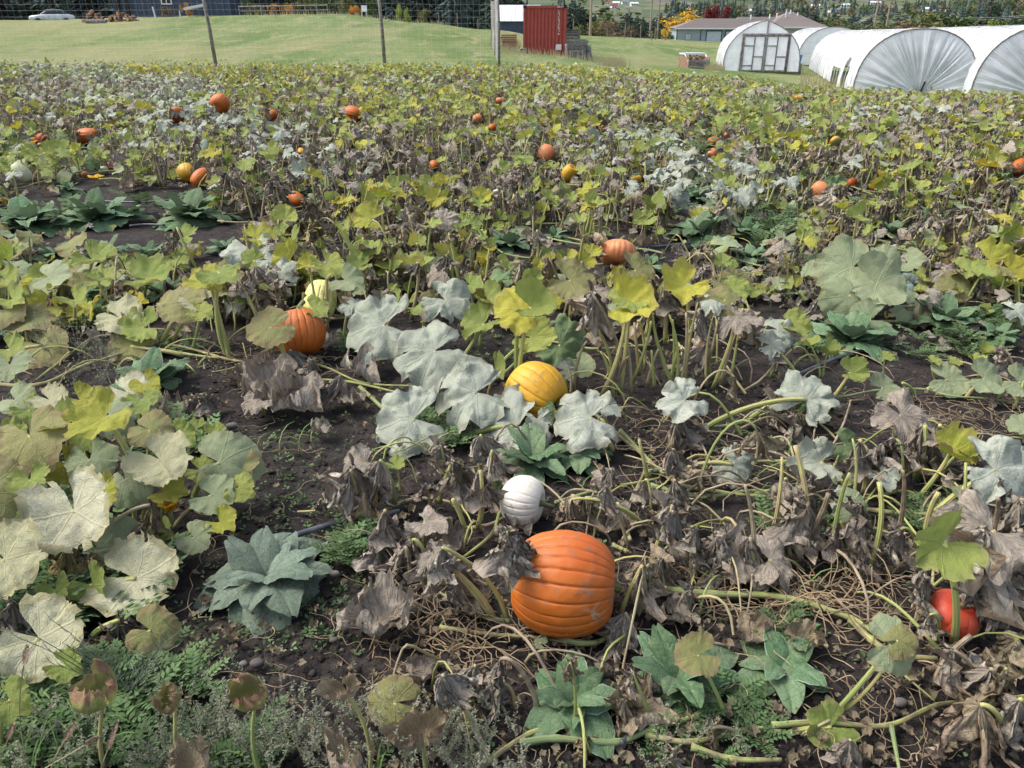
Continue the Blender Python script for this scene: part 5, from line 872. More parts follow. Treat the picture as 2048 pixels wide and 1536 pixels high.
hero_plant(V_, 'spreading vine with brown rimmed green and cream leaves left of the left orange pumpkin', [
 ('G', 80, 575, 110, (100, 610), 280, .8), ('P', 98, 555, 90, (100, 620), 60, .7), ('B', 125, 570, 80, (130, 620), 60, .2), ('G', 185, 520, 110, (175, 585), 60, .4), ('G', 205, 560, 90, (205, 610), 90, .4), ('G', 295, 558, 125, (285, 605), 100, .6), ('V', 420, 560, 110, (462, 725), 300, .3, .02), ('G', 440, 545, 100, (458, 722), 60, .3, .02),
 ('R', 362, 605, 105, (320, 695), 250, .5), ('W', 400, 600, 80, (345, 690), 260, .4), ('R', 195, 650, 120, (70, 600), 250, .8, .0), ('W', 240, 635, 95, (320, 695), 60, .5), ('G', 285, 655, 110, (318, 700), 280, .7), ('R', 262, 692, 95, (370, 715), 260, .7, 0), ('R', 85, 690, 105, (0, 712), 60, .7, 0), ('G', 25, 600, 90, (40, 680), 60, .5), ('R', 10, 620, 80, (20, 690), 60, .4), ('R', 55, 640, 90, (60, 690), 60, .5), ('G', 20, 700, 90, (10, 760), 60, .6), ('G', 400, 625, 70, (385, 705), 60, .4), ('P', 20, 545, 80, (30, 600), 60, .5), ('G', 150, 600, 80, (150, 650), 60, .5), ('G', 350, 520, 80, (350, 560), 60, .5), ('B', 330, 560, 60, (330, 610)), ('G', 15, 560, 80, (20, 620), 60, .6), ('R', 460, 575, 90, (470, 640), 120, .4), ('D', 410, 715, 70, (400, 735), 90, .1, .0)],
 [([(-40, 770), (80, 780), (180, 740), (330, 700), (460, 730), (560, 740)], .010), ([(30, 800), (100, 745), (200, 660)], .008), ([(260, 690), (370, 715), (440, 728)], .009)])
hero_plant(V_, 'vine with silver and green leaves shading the left orange and lime pumpkins', [
 ('S', 500, 500, 140, (520, 580), 20, .5), ('S', 535, 520, 90, (540, 590), 90, .4), ('V', 515, 478, 90, (530, 570), 100, .4), ('S', 560, 540, 85, (570, 610), 60, .5), ('S', 445, 545, 80, (470, 600), 280, .4), ('S', 480, 590, 95, (540, 640), 250, .4), ('R', 540, 655, 100, (575, 745), 290, .6), ('G', 625, 618, 80, (560, 705), 60, .2, .0), ('T', 640, 617, 46, (600, 690), 60, .1, .02), ('G', 655, 530, 85, (655, 665), 40, .8), ('V', 618, 530, 60, (640, 650), 300, .4), ('B', 625, 580, 60, (640, 640), 60), ('D', 545, 620, 80, (555, 700)), ('D', 505, 560, 60, (520, 620)), ('G', 560, 470, 60, (560, 540)), ('D', 600, 490, 70, (600, 560)), ('G', 720, 535, 70, (735, 610), 300, .5), ('S', 700, 610, 60, (690, 680), 60, .3), ('G', 780, 590, 60, (780, 640), 30, .9), ('P', 690, 560, 70, (690, 640), 60, .8), ('D', 560, 600, 50, (570, 660)), ('G', 590, 505, 60, (600, 560))],
 [([(560, 740), (600, 760), (700, 770), (800, 790)], .009), ([(520, 660), (620, 650), (700, 640)], .008)])
hero_plant(V_, 'vine with big mildewed silver leaves left of the golden yellow pumpkin', [
 ('S', 768, 650, 190, (760, 730), 285, .85), ('S', 870, 702, 190, (872, 790), 300, .9), ('S', 952, 785, 195, (905, 860), 285, .85), ('S', 1036, 852, 200, (930, 880), 300, .9), ('S', 828, 838, 190, (820, 880), 290, .9), ('S', 1180, 835, 165, (1225, 905), 280, .8), ('S', 890, 600, 130, (940, 690), 60, .5), ('U', 990, 745, 70, (975, 800), 30, .4), ('S', 1000, 800, 60, (985, 850), 90, .3), ('g', 1112, 822, 60, (1120, 870), 0, 1.0), ('S', 1075, 838, 70, (1075, 885), 20, .9), ('D', 1160, 860, 80, (1180, 890), 60, .1, .05), ('S', 1205, 820, 80, (1220, 880), 90, .3)],
 [([(720, 780), (830, 870), (940, 865), (1040, 880)], .010)])
hero_plant(V_, 'tall vine with yellow green lobed leaves standing behind the golden yellow pumpkin', [
 ('V', 1045, 620, 130, (1042, 800), 250, .9, .05), ('U', 1062, 615, 120, (1040, 802), 90, .9, .05), ('G', 968, 648, 110, (925, 720), 300, .5), ('U', 975, 600, 80, (960, 700), 60, .5), ('G', 1065, 675, 110, (985, 760), 80, .9, .02), ('g', 1120, 690, 130, (1100, 740), 60, 1.2, .0), ('V', 1252, 610, 140, (1203, 796), 80, .8, .03), ('G', 1260, 598, 110, (1240, 790), 250, .6), ('D', 1185, 590, 115, (1245, 770), 60, .1, .02), ('X', 1195, 585, 70, (1200, 700), 60, .4), ('B', 1300, 560, 110, (1290, 680), 60, .1, .05), ('D', 1335, 560, 100, (1330, 690), 60, .1, .05), ('V', 1372, 572, 120, (1375, 720), 300, .6, .0), ('B', 1210, 560, 60, (1210, 640)), ('R', 1140, 560, 100, (1140, 640), 60, .8), ('g', 1000, 560, 90, (1000, 640)), ('D', 985, 570, 100, (1000, 650), 60, .1, .02), ('R', 1270, 540, 80, (1270, 620), 60, .8), ('G', 940, 570, 70, (950, 640), 60, .5), ('G', 850, 620, 70, (850, 690)), ('P', 1160, 730, 60, (1130, 770)), ('S', 1130, 740, 60, (1135, 780), 90, 1)],
 [([(920, 720), (985, 770), (1080, 690), (1180, 700), (1300, 690)], .010), ([(1145, 790), (1240, 880), (1290, 930), (1260, 1010)], .009)])
hero_plant(V_, 'upright stalks with dangling grey dead leaves right of the golden yellow pumpkin', [
 ('X', 1475, 632, 100, (1425, 780), 60, .2), ('T', 1490, 625, 110, (1440, 770), 60, .1, .02), ('S', 1555, 660, 100, (1570, 740), 60, .4), ('S', 1540, 690, 80, (1600, 790), 90, .4), ('G', 1590, 650, 80, (1560, 730), 60, .7), ('D', 1560, 690, 80, (1540, 760), 90, .1), ('D', 1400, 620, 90, (1395, 740), 60, .1), ('D', 1410, 690, 70, (1420, 760)), ('S', 1420, 600, 80, (1430, 680), 60, .3), ('R', 1450, 600, 80, (1450, 680), 60, .7), ('S', 1612, 800, 150, (1410, 860), 150, .9, .1), ('D', 1640, 760, 120, (1620, 830), 60, .1, .02), ('g', 1625, 800, 80, (1640, 830), 60, .8), ('S', 1368, 800, 125, (1375, 880), 290, .8), ('T', 1468, 760, 52, (1370, 875), 60, .1, .5), ('T', 1515, 865, 66, (1395, 985), 60, .1, .5), ('D', 1560, 800, 110, (1500, 840), 60, .1, .1), ('D', 1355, 840, 100, (1340, 900), 60, .1, .05), ('S', 1465, 930, 110, (1350, 960), 40, 1.1, .1), ('B', 1480, 890, 60, (1440, 940), 60, .1, .1), ('S', 1640, 925, 130, (1680, 980), 280, .7), ('g', 1690, 890, 80, (1660, 960), 60, 1), ('D', 1590, 830, 100, (1600, 870), 60, .1, 0), ('U', 1620, 690, 50, (1640, 760))],
 [([(1290, 950), (1400, 930), (1500, 925), (1620, 930)], .009), ([(1240, 870), (1340, 960), (1440, 990), (1560, 1000)], .009), ([(1400, 860), (1480, 850), (1610, 800)], .009)])
hero_plant(V_, 'long thin vine with small scalloped pale leaves crossing bare soil at right', [
 ('P', 1765, 775, 65, (1760, 790), 110, .9), ('P', 1895, 760, 80, (1850, 785), 60, .9), ('P', 1968, 757, 80, (1930, 800), 60, .9), ('P', 2040, 765, 75, (1990, 805), 60, .9), ('G', 1700, 745, 80, (1665, 800), 80, .9), ('U', 1655, 705, 50, (1645, 760), 60, .4), ('G', 1770, 715, 45, (1765, 760), 60, .4), ('G', 1865, 722, 45, (1870, 770), 60, .3), ('G', 1905, 725, 45, (1910, 770), 60, .3), ('G', 1950, 722, 45, (1960, 770)), ('U', 1965, 705, 40, (1965, 760)), ('D', 2010, 700, 100, (2020, 760), 60, .1, 0), ('D', 1990, 780, 70, (2000, 800), 60, .1, 0)],
 [([(1600, 800), (1680, 800), (1750, 790), (1840, 785), (1900, 800), (1960, 805), (2060, 815)], .006)])
hero_plant(V_, 'vine with large scalloped olive leaves over the grey green squashes', [
 ('P', 1703, 535, 125, (1730, 620), 300, 1.0), ('P', 1755, 565, 120, (1745, 640), 60, 1.0), ('P', 1698, 590, 105, (1730, 650), 330, 1.0), ('P', 1770, 525, 80, (1760, 600), 60, .9), ('P', 1740, 640, 90, (1740, 665), 290, .9), ('P', 1820, 610, 80, (1830, 640), 60, .8), ('G', 1850, 560, 60, (1850, 600)), ('Y', 1980, 520, 95, (1990, 590), 60, .9), ('Y', 2020, 545, 80, (2030, 610), 60, .9), ('Y', 2035, 495, 90, (2040, 570), 60, .8), ('X', 1885, 540, 80, (1890, 600), 60, .4), ('D', 1925, 545, 50, (1930, 600)), ('G', 1930, 500, 70, (1940, 560)), ('P', 1900, 570, 70, (1900, 610)), ('S', 2030, 620, 80, (2040, 660), 60, .5), ('G', 1870, 500, 60, (1870, 560)), ('D', 1960, 560, 50, (1960, 610)), ('X', 1860, 590, 60, (1860, 640)), ('P', 1640, 545, 70, (1650, 600)), ('D', 1640, 590, 70, (1640, 640)), ('Y', 1900, 470, 70, (1900, 530))],
 [([(1680, 660), (1760, 650), (1860, 640), (1960, 600), (2060, 590)], .009)])
hero_plant(V_, 'collapsed silvery grey vine with one bright green leaf at the right edge', [
 ('V', 1900, 905, 115, (1835, 1000), 60, .3, .02), ('G', 1930, 895, 90, (1850, 990), 80, .3, .02), ('D', 1850, 850, 150, (1830, 960), 60, .1, .03), ('X', 1800, 830, 150, (1790, 920), 30, .5), ('D', 1880, 850, 120, (1900, 950), 90, .1, .03), ('S', 1990, 940, 190, (1860, 1040), 60, .7), ('S', 2030, 930, 150, (2040, 1010), 60, .6), ('D', 2000, 960, 120, (2000, 1050), 60, .1, .03), ('D', 1720, 880, 125, (1725, 990), 60, .1, .02), ('S', 1760, 950, 80, (1760, 1010)), ('S', 1690, 1000, 90, (1690, 1040), 60, .6), ('D', 1750, 900, 100, (1760, 990)), ('G', 1690, 960, 55, (1700, 1010)), ('D', 1620, 960, 120, (1610, 1040), 60, .1, .03), ('G', 1720, 1060, 60, (1720, 1110)), ('P', 1935, 1010, 90, (1930, 1060), 60, .8), ('X', 1870, 870, 90, (1850, 960), 60, .3), ('D', 1950, 940, 110, (1950, 1030)), ('D', 1790, 880, 90, (1800, 970)), ('P', 2045, 850, 60, (2045, 890)), ('D', 2040, 1000, 120, (2030, 1080))],
 [([(1640, 1010), (1760, 1030), (1860, 1040), (1960, 1000), (2050, 960)], .010), ([(1700, 1010), (1800, 990), (1840, 1000)], .008)])
hero_plant(V_, 'withered grey vine around the scarlet squash with one yellow green hanging leaf', [
 ('G', 1888, 1085, 185, (1905, 1290), 320, 1.6, .05), ('Y', 1905, 1085, 60, (1900, 1150), 60, .5), ('D', 1970, 1060, 200, (1985, 1250), 60, .1, .02), ('X', 1985, 1060, 220, (2030, 1240), 300, .4), ('D', 2040, 1060, 190, (2050, 1220), 60, .1, .02), ('D', 1850, 1140, 120, (1830, 1250), 60, .1, .03), ('D', 1940, 1150, 110, (1950, 1260), 60, .1), ('P', 1782, 1288, 115, (1670, 1430), 70, .9, .0), ('R', 1795, 1280, 80, (1680, 1430), 120, .7, 0), ('D', 1905, 1300, 110, (1950, 1400), 60, .1, .1), ('T', 2010, 1340, 130, (1990, 1440), 60, .1, .3), ('T', 1960, 1410, 150, (2000, 1500), 60, .1, .25), ('D', 2040, 1400, 150, (2060, 1500), 60, .1, .2), ('D', 1980, 1340, 110, (1990, 1430)), ('G', 1660, 1465, 130, (1570, 1475), 300, .9, .0), ('B', 1660, 1440, 70, (1600, 1475), 60, .1, .1), ('D', 1700, 1480, 80, (1710, 1520), 60, .1, .0), ('D', 1720, 1010, 130, (1735, 1130), 60, .1, .02), ('D', 1860, 1230, 70, (1870, 1290)), ('D', 2000, 1180, 100, (2010, 1260)), ('T', 2030, 1280, 120, (2040, 1350)), ('D', 1800, 1060, 80, (1830, 1130)), ('B', 1900, 1200, 60, (1910, 1260))],
 [([(1540, 1470), (1640, 1462), (1770, 1460), (1870, 1425), (1960, 1415), (2060, 1400)], .008), ([(1780, 1462), (1795, 1560)], .007), ([(1785, 1350), (1865, 1415)], .004), ([(1700, 1250), (1740, 1290), (1790, 1320), (1870, 1330)], .012, 'vine')])
hero_plant(V_, 'mass of dangling brown grey leaves on bleached stalks right of the largest pumpkin', [
 ('D', 1500, 1075, 110, (1505, 1170), 60, .1, .0), ('D', 1440, 1070, 130, (1430, 1160), 270, .1, .1), ('X', 1480, 1110, 150, (1490, 1170), 290, .4), ('X', 1540, 1120, 140, (1530, 1170), 80, .3), ('D', 1605, 990, 160, (1625, 1100), 60, .1, .02), ('D', 1560, 1060, 100, (1580, 1120)), ('D', 1680, 1040, 120, (1695, 1130), 60, .1, .05), ('D', 1730, 1070, 110, (1700, 1140), 60, .1, .1), ('D', 1350, 960, 110, (1320, 1050), 60, .1, .15), ('D', 1345, 1010, 120, (1300, 1130), 60, .1, .15), ('D', 1390, 1060, 110, (1385, 1160), 60, .1, .05), ('T', 1320, 1120, 110, (1330, 1190), 60, .1, .02), ('T', 1285, 1130, 120, (1240, 1240), 60, .1, .02), ('D', 1250, 1225, 105, (1265, 1280), 60, .1, .03), ('D', 1270, 1130, 70, (1280, 1200)), ('D', 1380, 1180, 90, (1370, 1230), 60, .1, 0), ('F', 1350, 1235, 90, None, 60), ('f', 1500, 1270, 100, None, 100), ('f', 1600, 1285, 110, None, 80), ('F', 1540, 1160, 90, None, 30), ('T', 1405, 940, 70, (1400, 1000)), ('D', 1570, 960, 100, (1580, 1040)), ('D', 1345, 900, 80, (1350, 970)), ('P', 1700, 1010, 80, (1695, 1070), 60, .8)],
 [([(1310, 1190), (1420, 1200), (1560, 1210), (1700, 1250), (1760, 1290)], .012), ([(1260, 1090), (1230, 1010), (1150, 985), (1110, 1010)], .007, 'stalkdry'), ([(1300, 980), (1400, 1000), (1520, 985), (1640, 1010)], .009)])
hero_plant(V_, 'dead vine with shrivelled grey hanging leaves left of the white pumpkin', [
 ('D', 905, 925, 115, (880, 1010), 60, .1, .1), ('D', 960, 940, 120, (955, 1060), 60, .1, .05), ('D', 880, 890, 80, (890, 980), 60, .1, .2), ('D', 700, 940, 120, (720, 1030), 60, .1, .1), ('X', 730, 925, 110, (760, 1000), 300, .3), ('D', 760, 920, 110, (790, 1010), 60, .1, .1), ('g', 740, 965, 55, (745, 1010), 60, .7), ('G', 790, 930, 50, (800, 990)), ('D', 850, 970, 60, (860, 1030)), ('f', 720, 1030, 110, None, 80), ('F', 670, 1020, 80, None, 270), ('D', 960, 870, 100, (955, 970), 60, .1, .2), ('D', 985, 900, 100, (990, 990), 60, .1, .15), ('X', 850, 1045, 110, (850, 1090), 60, .2), ('F', 1040, 1040, 80, None, 30), ('D', 770, 1020, 110, (770, 1110), 60, .1, .1), ('D', 640, 1000, 60, (660, 1040)), ('F', 900, 1080, 90, None, 40)],
 [([(700, 1060), (800, 1010), (860, 1000), (950, 1020)], .008, 'stalkdry'), ([(830, 1060), (960, 1060), (1030, 1030)], .009, 'stalkdry'), ([(1000, 1030), (980, 1080), (900, 1140)], .008)])
hero_plant(V_, 'dead vine with torn brown leaves draped at the left side of the largest pumpkin', [
 ('D', 1012, 1062, 150, (1075, 1265), 60, .1, .05), ('D', 1030, 1068, 95, (1070, 1262), 90, .1, .05), ('D', 885, 1095, 105, (1015, 1252), 60, .1, .05), ('D', 855, 1110, 120, (990, 1245), 300, .1, .1), ('D', 920, 1140, 100, (930, 1200), 60, .1, .1), ('X', 870, 1105, 90, (985, 1245), 60, .3), ('G', 828, 1100, 32, (840, 1120), 30, .4), ('D', 810, 1095, 100, (820, 1160), 270, .1), ('F', 935, 1200, 100, None, 20), ('D', 750, 1080, 90, (760, 1130), 60, .1, .05), ('D', 825, 1080, 100, (860, 1150)), ('F', 1230, 1045, 90, None, 90)],
 [([(1020, 1255), (960, 1240), (880, 1200)], .007), ([(880, 1265), (980, 1275), (1070, 1285), (1150, 1300)], .007), ([(1075, 1268), (1160, 1300), (1220, 1280), (1300, 1210)], .010)])
hero_plant(V_, 'tan drooping leaves on pale arched stalks just right of the small white pumpkin', [('T', 1140, 1000, 85, (1290, 1060), 60, .1, .15), ('T', 1170, 995, 80, (1270, 1050), 60, .1, .15), ('D', 1210, 975, 80, (1260, 1110), 60, .1, .25), ('D', 1290, 960, 80, (1300, 1030)), ('T', 1130, 1030, 60, (1140, 1060)), ('D', 1220, 940, 80, (1240, 990)), ('D', 1180, 1040, 60, (1190, 1070))], [([(1110, 1010), (1200, 985), (1290, 970), (1320, 960)], .007), ([(1225, 1100), (1262, 1118)], .008)])
hero_plant(V_, 'star shaped grey leaf lying flat on bare soil left of the largest pumpkin', [('F', 775, 1245, 175, None, 290)])
hero_plant(V_, 'wide withered leaf sprawled like a bow on soil below the left orange pumpkin', [('F', 545, 790, 160, None, 90), ('F', 590, 815, 150, None, 80), ('F', 545, 750, 90, None, 180), ('X', 520, 800, 80, (530, 830), 300, .2)])
hero_plant(V_, 'crumpled grey leaves with dry tendrils below the left orange pumpkin', [('D', 380, 800, 80, (390, 830), 60, .1, 0), ('F', 350, 820, 90, None, 30), ('D', 400, 790, 60, (420, 830)), ('F', 480, 760, 70, None, 60), ('D', 425, 790, 35, (430, 820)), ('D', 680, 750, 65, (690, 800), 60, .1, .05), ('F', 720, 750, 90, None, 60), ('D', 580, 700, 80, (600, 745), 60, .1, .05), ('D', 470, 745, 50, (480, 775)), ('F', 640, 860, 60, None, 60), ('D', 530, 715, 60, (540, 745)), ('D', 620, 720, 50, (630, 760)), ('F', 700, 800, 70, None, 10), ('F', 610, 770, 60, None, 200)], [([(560, 740), (640, 735), (730, 770), (860, 780)], .007), ([(690, 720), (740, 770)], .008)])
hero_plant(V_, 'row of dead leaves on bent yellow stalks below the largest pumpkin', [
 ('D', 885, 1350, 120, (980, 1530), 60, .1, .1), ('D', 1000, 1320, 110, (1078, 1432), 290, .1, .35), ('D', 950, 1330, 90, (960, 1400), 60, .1, .1), ('F', 850, 1350, 90, None, 270), ('D', 1005, 1370, 80, (1030, 1420)), ('D', 940, 1350, 80, (950, 1400)), ('B', 1140, 1325, 62, (1145, 1465), 60, .1, .0), ('T', 1250, 1400, 130, (1260, 1440), 60, .1, 0), ('f', 1265, 1420, 150, None, 70), ('D', 1265, 1345, 70, (1300, 1440), 60, .1, .05), ('R', 1395, 1310, 90, (1450, 1440), 280, .6, 0), ('B', 1430, 1455, 90, (1480, 1480), 60, .1, .1), ('B', 1170, 1475, 70, (1180, 1510), 60, .1, .05), ('D', 1345, 1500, 60, (1350, 1540)), ('F', 1190, 1340, 60, None, 10), ('D', 935, 1440, 60, (950, 1480)), ('F', 1290, 1380, 70, None, 110), ('P', 1080, 1290, 32, (1085, 1310))],
 [([(1040, 1500), (1110, 1490), (1230, 1495), (1300, 1475), (1400, 1440)], .010), ([(940, 1560), (1060, 1480), (1140, 1465)], .008), ([(1380, 1510), (1460, 1530), (1560, 1535)], .009), ([(1290, 1480), (1380, 1500), (1500, 1470), (1560, 1478)], .008)])
for (i, (l, lab)) in enumerate(((('K', 350, 1405, 95, (358, 1560), 0), 'second dead cup shaped leaf from the left along the bottom, with curled brown rim'), (('K', 515, 1393, 100, (535, 1570), 0), 'dead cup shaped leaf with a tall peaked lobe, on a stalk above the feathery weeds'), (('K', 205, 1412, 100, (210, 1540), 0), 'leftmost dead cup shaped leaf among the lower left weeds'), (('C', 693, 1388, 85, (738, 1570), 0), 'hood shaped dead leaf on a thin green stalk left of the bottom middle'), (('R', 790, 1405, 110, (828, 1480), 270, .6), 'brown backed leaf spread sideways on a short stalk at bottom middle'), (('C', 850, 1480, 105, (860, 1570), 0), 'plum brown curled leaf at the bottom edge right of the hood shaped one'), (('C', 690, 1535, 90, (700, 1600), 0), 'dark curled leaf cut by the bottom edge left of middle'), (('C', 385, 1535, 90, (390, 1600), 0), 'curled leaf tip cut by the bottom edge near the left weeds'))):
    hero_plant('withered_leaf_on_stalk', lab, [l], cat='dead leaf')
# bare upright stalks (broken petioles)
for i, (x0, y0, x1, y1) in enumerate(((1182, 672, 1148, 785), (1270, 640, 1262, 770), (1300, 625, 1350, 780), (1232, 640, 1262, 790), (1380, 600, 1370, 770), (1398, 650, 1392, 740), (1488, 985, 1502, 1170), (1625, 915, 1622, 1108), (1708, 890, 1690, 1040), (1960, 1290, 1870, 1370), (1940, 1120, 1930, 1240), (1800, 760, 1830, 800), (1155, 740, 1140, 790), (905, 1000, 935, 1080), (1285, 880, 1295, 960), (775, 640, 760, 700), (1320, 700, 1310, 780), (1345, 640, 1340, 770), (1430, 640, 1410, 760)) + tuple((1165 + i * 15 + (i * 37) % 31, 600 + (i * 53) % 110, 1180 + i * 13 + (i * 29) % 37, 735 + (i * 31) % 70) for i in range(20) if i % 3) + tuple((1560 + i * 60 + (i * 31) % 29, 930 + (i * 47) % 90, 1540 + i * 62, 1080 + (i * 23) % 70) for i in range(8))):
    B = at(x1, y1); T = at_y(x0, y0, B[1]); s = np.linalg.norm(T - B); b = MB(); P = stalk_pts(np.zeros(3), T - B + [rng.normal(0, .03), rng.normal(0, .03), 0], 8, rng.uniform(0, .12)); b.tube(P, np.linspace(.0100, .0045 + .003 * (i % 2), 8) * (.75 + .35 * rng.random()), 8, ridge=.1); o = b.build('bare_stalk', M['stalk' if i % 3 else 'stalkdry'], smooth=True, loc=B)
    tag(o, ('bare leafless stalk standing upright ' + ['behind the golden yellow pumpkin', 'beside another behind the golden yellow pumpkin', 'leaning right among the tall stalks', 'left of the tall stalk group', 'in the middle of the tall stalk group', 'right in the tall stalk group', 'bleached grey above the tendril tangle', 'thick and green left of the grey hanging leaves', 'thick, before a folded grey leaf at right', 'near the scarlet squash', 'left of the big grey drape', 'by the silver dry leaf', 'touching the golden yellow pumpkin on its right', 'between dead leaves behind the largest pumpkin', 'over the straw coloured litter', 'behind the big silver leaf', 'among dark leaves right of middle', 'in the densest stalk group', 'left of a brown draped leaf'][i] if i < 19 else ['first', 'second', 'third', 'fourth', 'fifth', 'sixth', 'seventh', 'eighth', 'ninth', 'tenth', 'eleventh', 'twelfth', 'thirteenth', 'fourteenth', 'fifteenth', 'sixteenth', 'seventeenth', 'eighteenth', 'nineteenth', 'rightmost'][i - 19] + ' bare stalk, counted leftmost first, in the stand right of the golden pumpkin' if i < 32 else ['first', 'second', 'third', 'fourth', 'fifth', 'sixth', 'seventh', 'last'][i - 32] + ' of eight bare stalks spread across the withered foliage at right'), 'plant stalk', 'bare leaf stalks standing between the vines')
# ------------------------------------------------------------------ mullein rosettes
ML = {}
def mull(v, up, m):
    if (v, up, m) not in ML:
        V, Q, lu, lv, lp = mull_arr(v * 13 + 5, up=up); ML[(v, up, m)] = mkmesh('leaf', V, [Q], M[m], dict(lu=lu, lv=lv, lp=lp))
    return ML[(v, up, m)]
MULL = []; ML_LAB = []
def mullein(px, py, wpx, label, n=13, m='mull', upb=1.0, hfac=1.0):
    n = int(n * 1.25)
    p = at(px, py); s = wpx * zc(p) / F * .64; e = empty('mullein_plant', p); tag(e, label, 'mullein'); a0 = rng.uniform(0, 6); MULL.append((p[0], p[1], s)); ML_LAB.append((p[0], p[1], s, label))
    for i in range(n):
        f = i / (n - 1); a = a0 + i * 2.4; up = [.25, .55, .95, 1.25][min(int(f * 4 * upb), 3)]; L = s * (1.05 - .42 * f) * rng.uniform(.85, 1.1)
        o = obj('leaf', mull(int(rng.integers(4)), up, m), e); o.rotation_euler = (rng.uniform(-.1, .1), rng.uniform(-.1, .1), a); o.scale = (L * rng.uniform(.85, 1.15), L, L * hfac); o.location = (0, 0, .015 + .02 * f * s)
for a in ((535, 1165, 250, 'large grey green mullein rosette beside the irrigation hose at lower left', 19, 'mullgrey', .7), (300, 775, 175, 'mullein rosette with upright leaves at the left edge of the soil path', 12), (385, 440, 150, 'big upright mullein behind the left strip of dark soil', 16), (195, 445, 150, 'mullein between two others in the left row', 14), (60, 455, 150, 'dark mullein at the left end of the row', 15), (255, 440, 90, 'small mullein wedged in the left row', 9), (140, 385, 60, 'small upright mullein above the left dark soil', 8),
 (1140, 1420, 200, 'mullein rosette with long grey green leaves at the bottom, centre', 11), (1350, 1370, 230, 'mullein with wide leaves right of the centre bottom one', 12), (1560, 1345, 190, 'flat mullein with round leaves at lower right', 8, 'mull', .6), (1065, 930, 170, 'dark green mullein directly behind the white pumpkin', 11), (1160, 915, 130, 'mullein under the grey leaves right of the white pumpkin', 8, 'mull', .6), (1700, 690, 170, 'mullein by the small bare patch at right', 12), (1885, 650, 160, 'tall leaved mullein under the grey green squashes', 11), (1400, 475, 130, 'upright mullein below the silver leaf mass', 11), (1015, 495, 100, 'dark mullein in the middle of the patch', 10), (330, 600, 130, 'dark mullein under the brown rimmed leaves', 11), (170, 600, 110, 'mullein under the leaves at left', 10), (20, 670, 110, 'dark mullein at the left edge', 10), (215, 515, 110, 'mullein in the left strip', 10), (300, 520, 100, 'low mullein right of another in the left strip', 9), (110, 520, 100, 'low mullein at the left end of the strip', 9), (450, 505, 80, 'small mullein by the silver leaves', 8), (805, 245, 60, 'small bright mullein in the far patch', 9), (720, 275, 60, 'mullein left of another in the far patch', 9), (1640, 540, 100, 'mullein behind stalks right of middle', 9), (1500, 520, 90, 'mullein behind the grey dangling leaves', 9), (1110, 480, 70, 'small mullein near the salmon pumpkin', 8), (690, 305, 60, 'low mullein in the far left middle', 8), (1490, 470, 90, 'mullein right of the silver leaf mass', 9), (1390, 400, 70, 'mullein hidden by the silver leaf mass', 8), (1780, 470, 80, 'mullein in the right middle strip', 8), (1990, 680, 90, 'mullein at the right beside bare soil', 8), (1300, 540, 80, 'mullein among the tall stalks', 8), (1990, 1010, 120, 'dark mullein under grey leaves at the right edge', 8)):
    mullein(*a)
# ------------------------------------------------------------------ squash flowers
PT = {}
def flower(px, py, wpx, label, open_=.8, lift=.06):
    p = at(px, py, lift); s = wpx * zc(p) / F * .5; e = empty('squash_flower', p); tag(e, label, 'flower')
    if 'm' not in PT:
        t = np.linspace(0, 1, 7); w = np.array([-1, -.5, 0, .5, 1.0]); T_, W_ = np.meshgrid(t, w, indexing='ij'); wd = .42 * np.sin(PI * np.clip(T_ * .85 + .12, 0, 1)) ; X = W_ * wd; Y = T_ * 1.0; Z = .5 * T_ ** .7 - .25 * T_ ** 3 - .12 * np.abs(W_) + .03 * np.sin(T_ * 15 + W_ * 4)
        i = np.arange(6)[:, None] * 5; j = np.arange(4)[None, :]; Q = np.stack([i + j, i + j + 1, i + 6 + j, i + 5 + j], -1).reshape(-1, 4); V = np.stack([X, Y, Z], -1).reshape(-1, 3); PT['m'] = mkmesh('petal', V, [Q], M['petal'], dict(lu=(W_ * .03).ravel(), lv=T_.ravel(), lp=V))
    for k in range(5): o = obj('petal', PT['m'], e, rot=(R(50) * (1 - open_), 0, k * 1.257 + rng.uniform(-.2, .2)), scale=s * rng.uniform(.85, 1.1))
    b = MB(); b.tube([(0, 0, -lift), (0, 0, s * .2)], [.006, .008], 6); b.build('flower_stalk', M['stalk'], e)
for a in ((192, 357, 34, 'wide open yellow flower at the left edge of dark soil', .9), (263, 588, 26, 'yellow flower below green leaves at the left', .6), (372, 480, 20, 'yellow flower alone on the left dark soil strip', .4), (333, 500, 14, 'small pale flower bud near the lone flower', .2), (65, 288, 24, 'yellow flower near the small red squash', .6), (340, 1020, 60, 'orange yellow wilting flower under the powdery leaves', .3), (1495, 222, 18, 'yellow flower in the far right weeds', .7), (882, 725, 34, 'yellow flower behind the large silver leaf', .4), (86, 1250, 30, 'yellow bud between the powdery leaves at lower left', .2), (640, 648, 14, 'yellow bud at the right of the left orange pumpkin', .2), (600, 308, 18, 'yellow flower beside the small yellow squash', .5), (10, 405, 22, 'yellow flower at the far left edge', .5), (970, 415, 16, 'small yellow flower in the middle distance', .5), (5, 505, 20, 'yellow flower at left edge above the brown rimmed leaves', .5)): flower(*a)
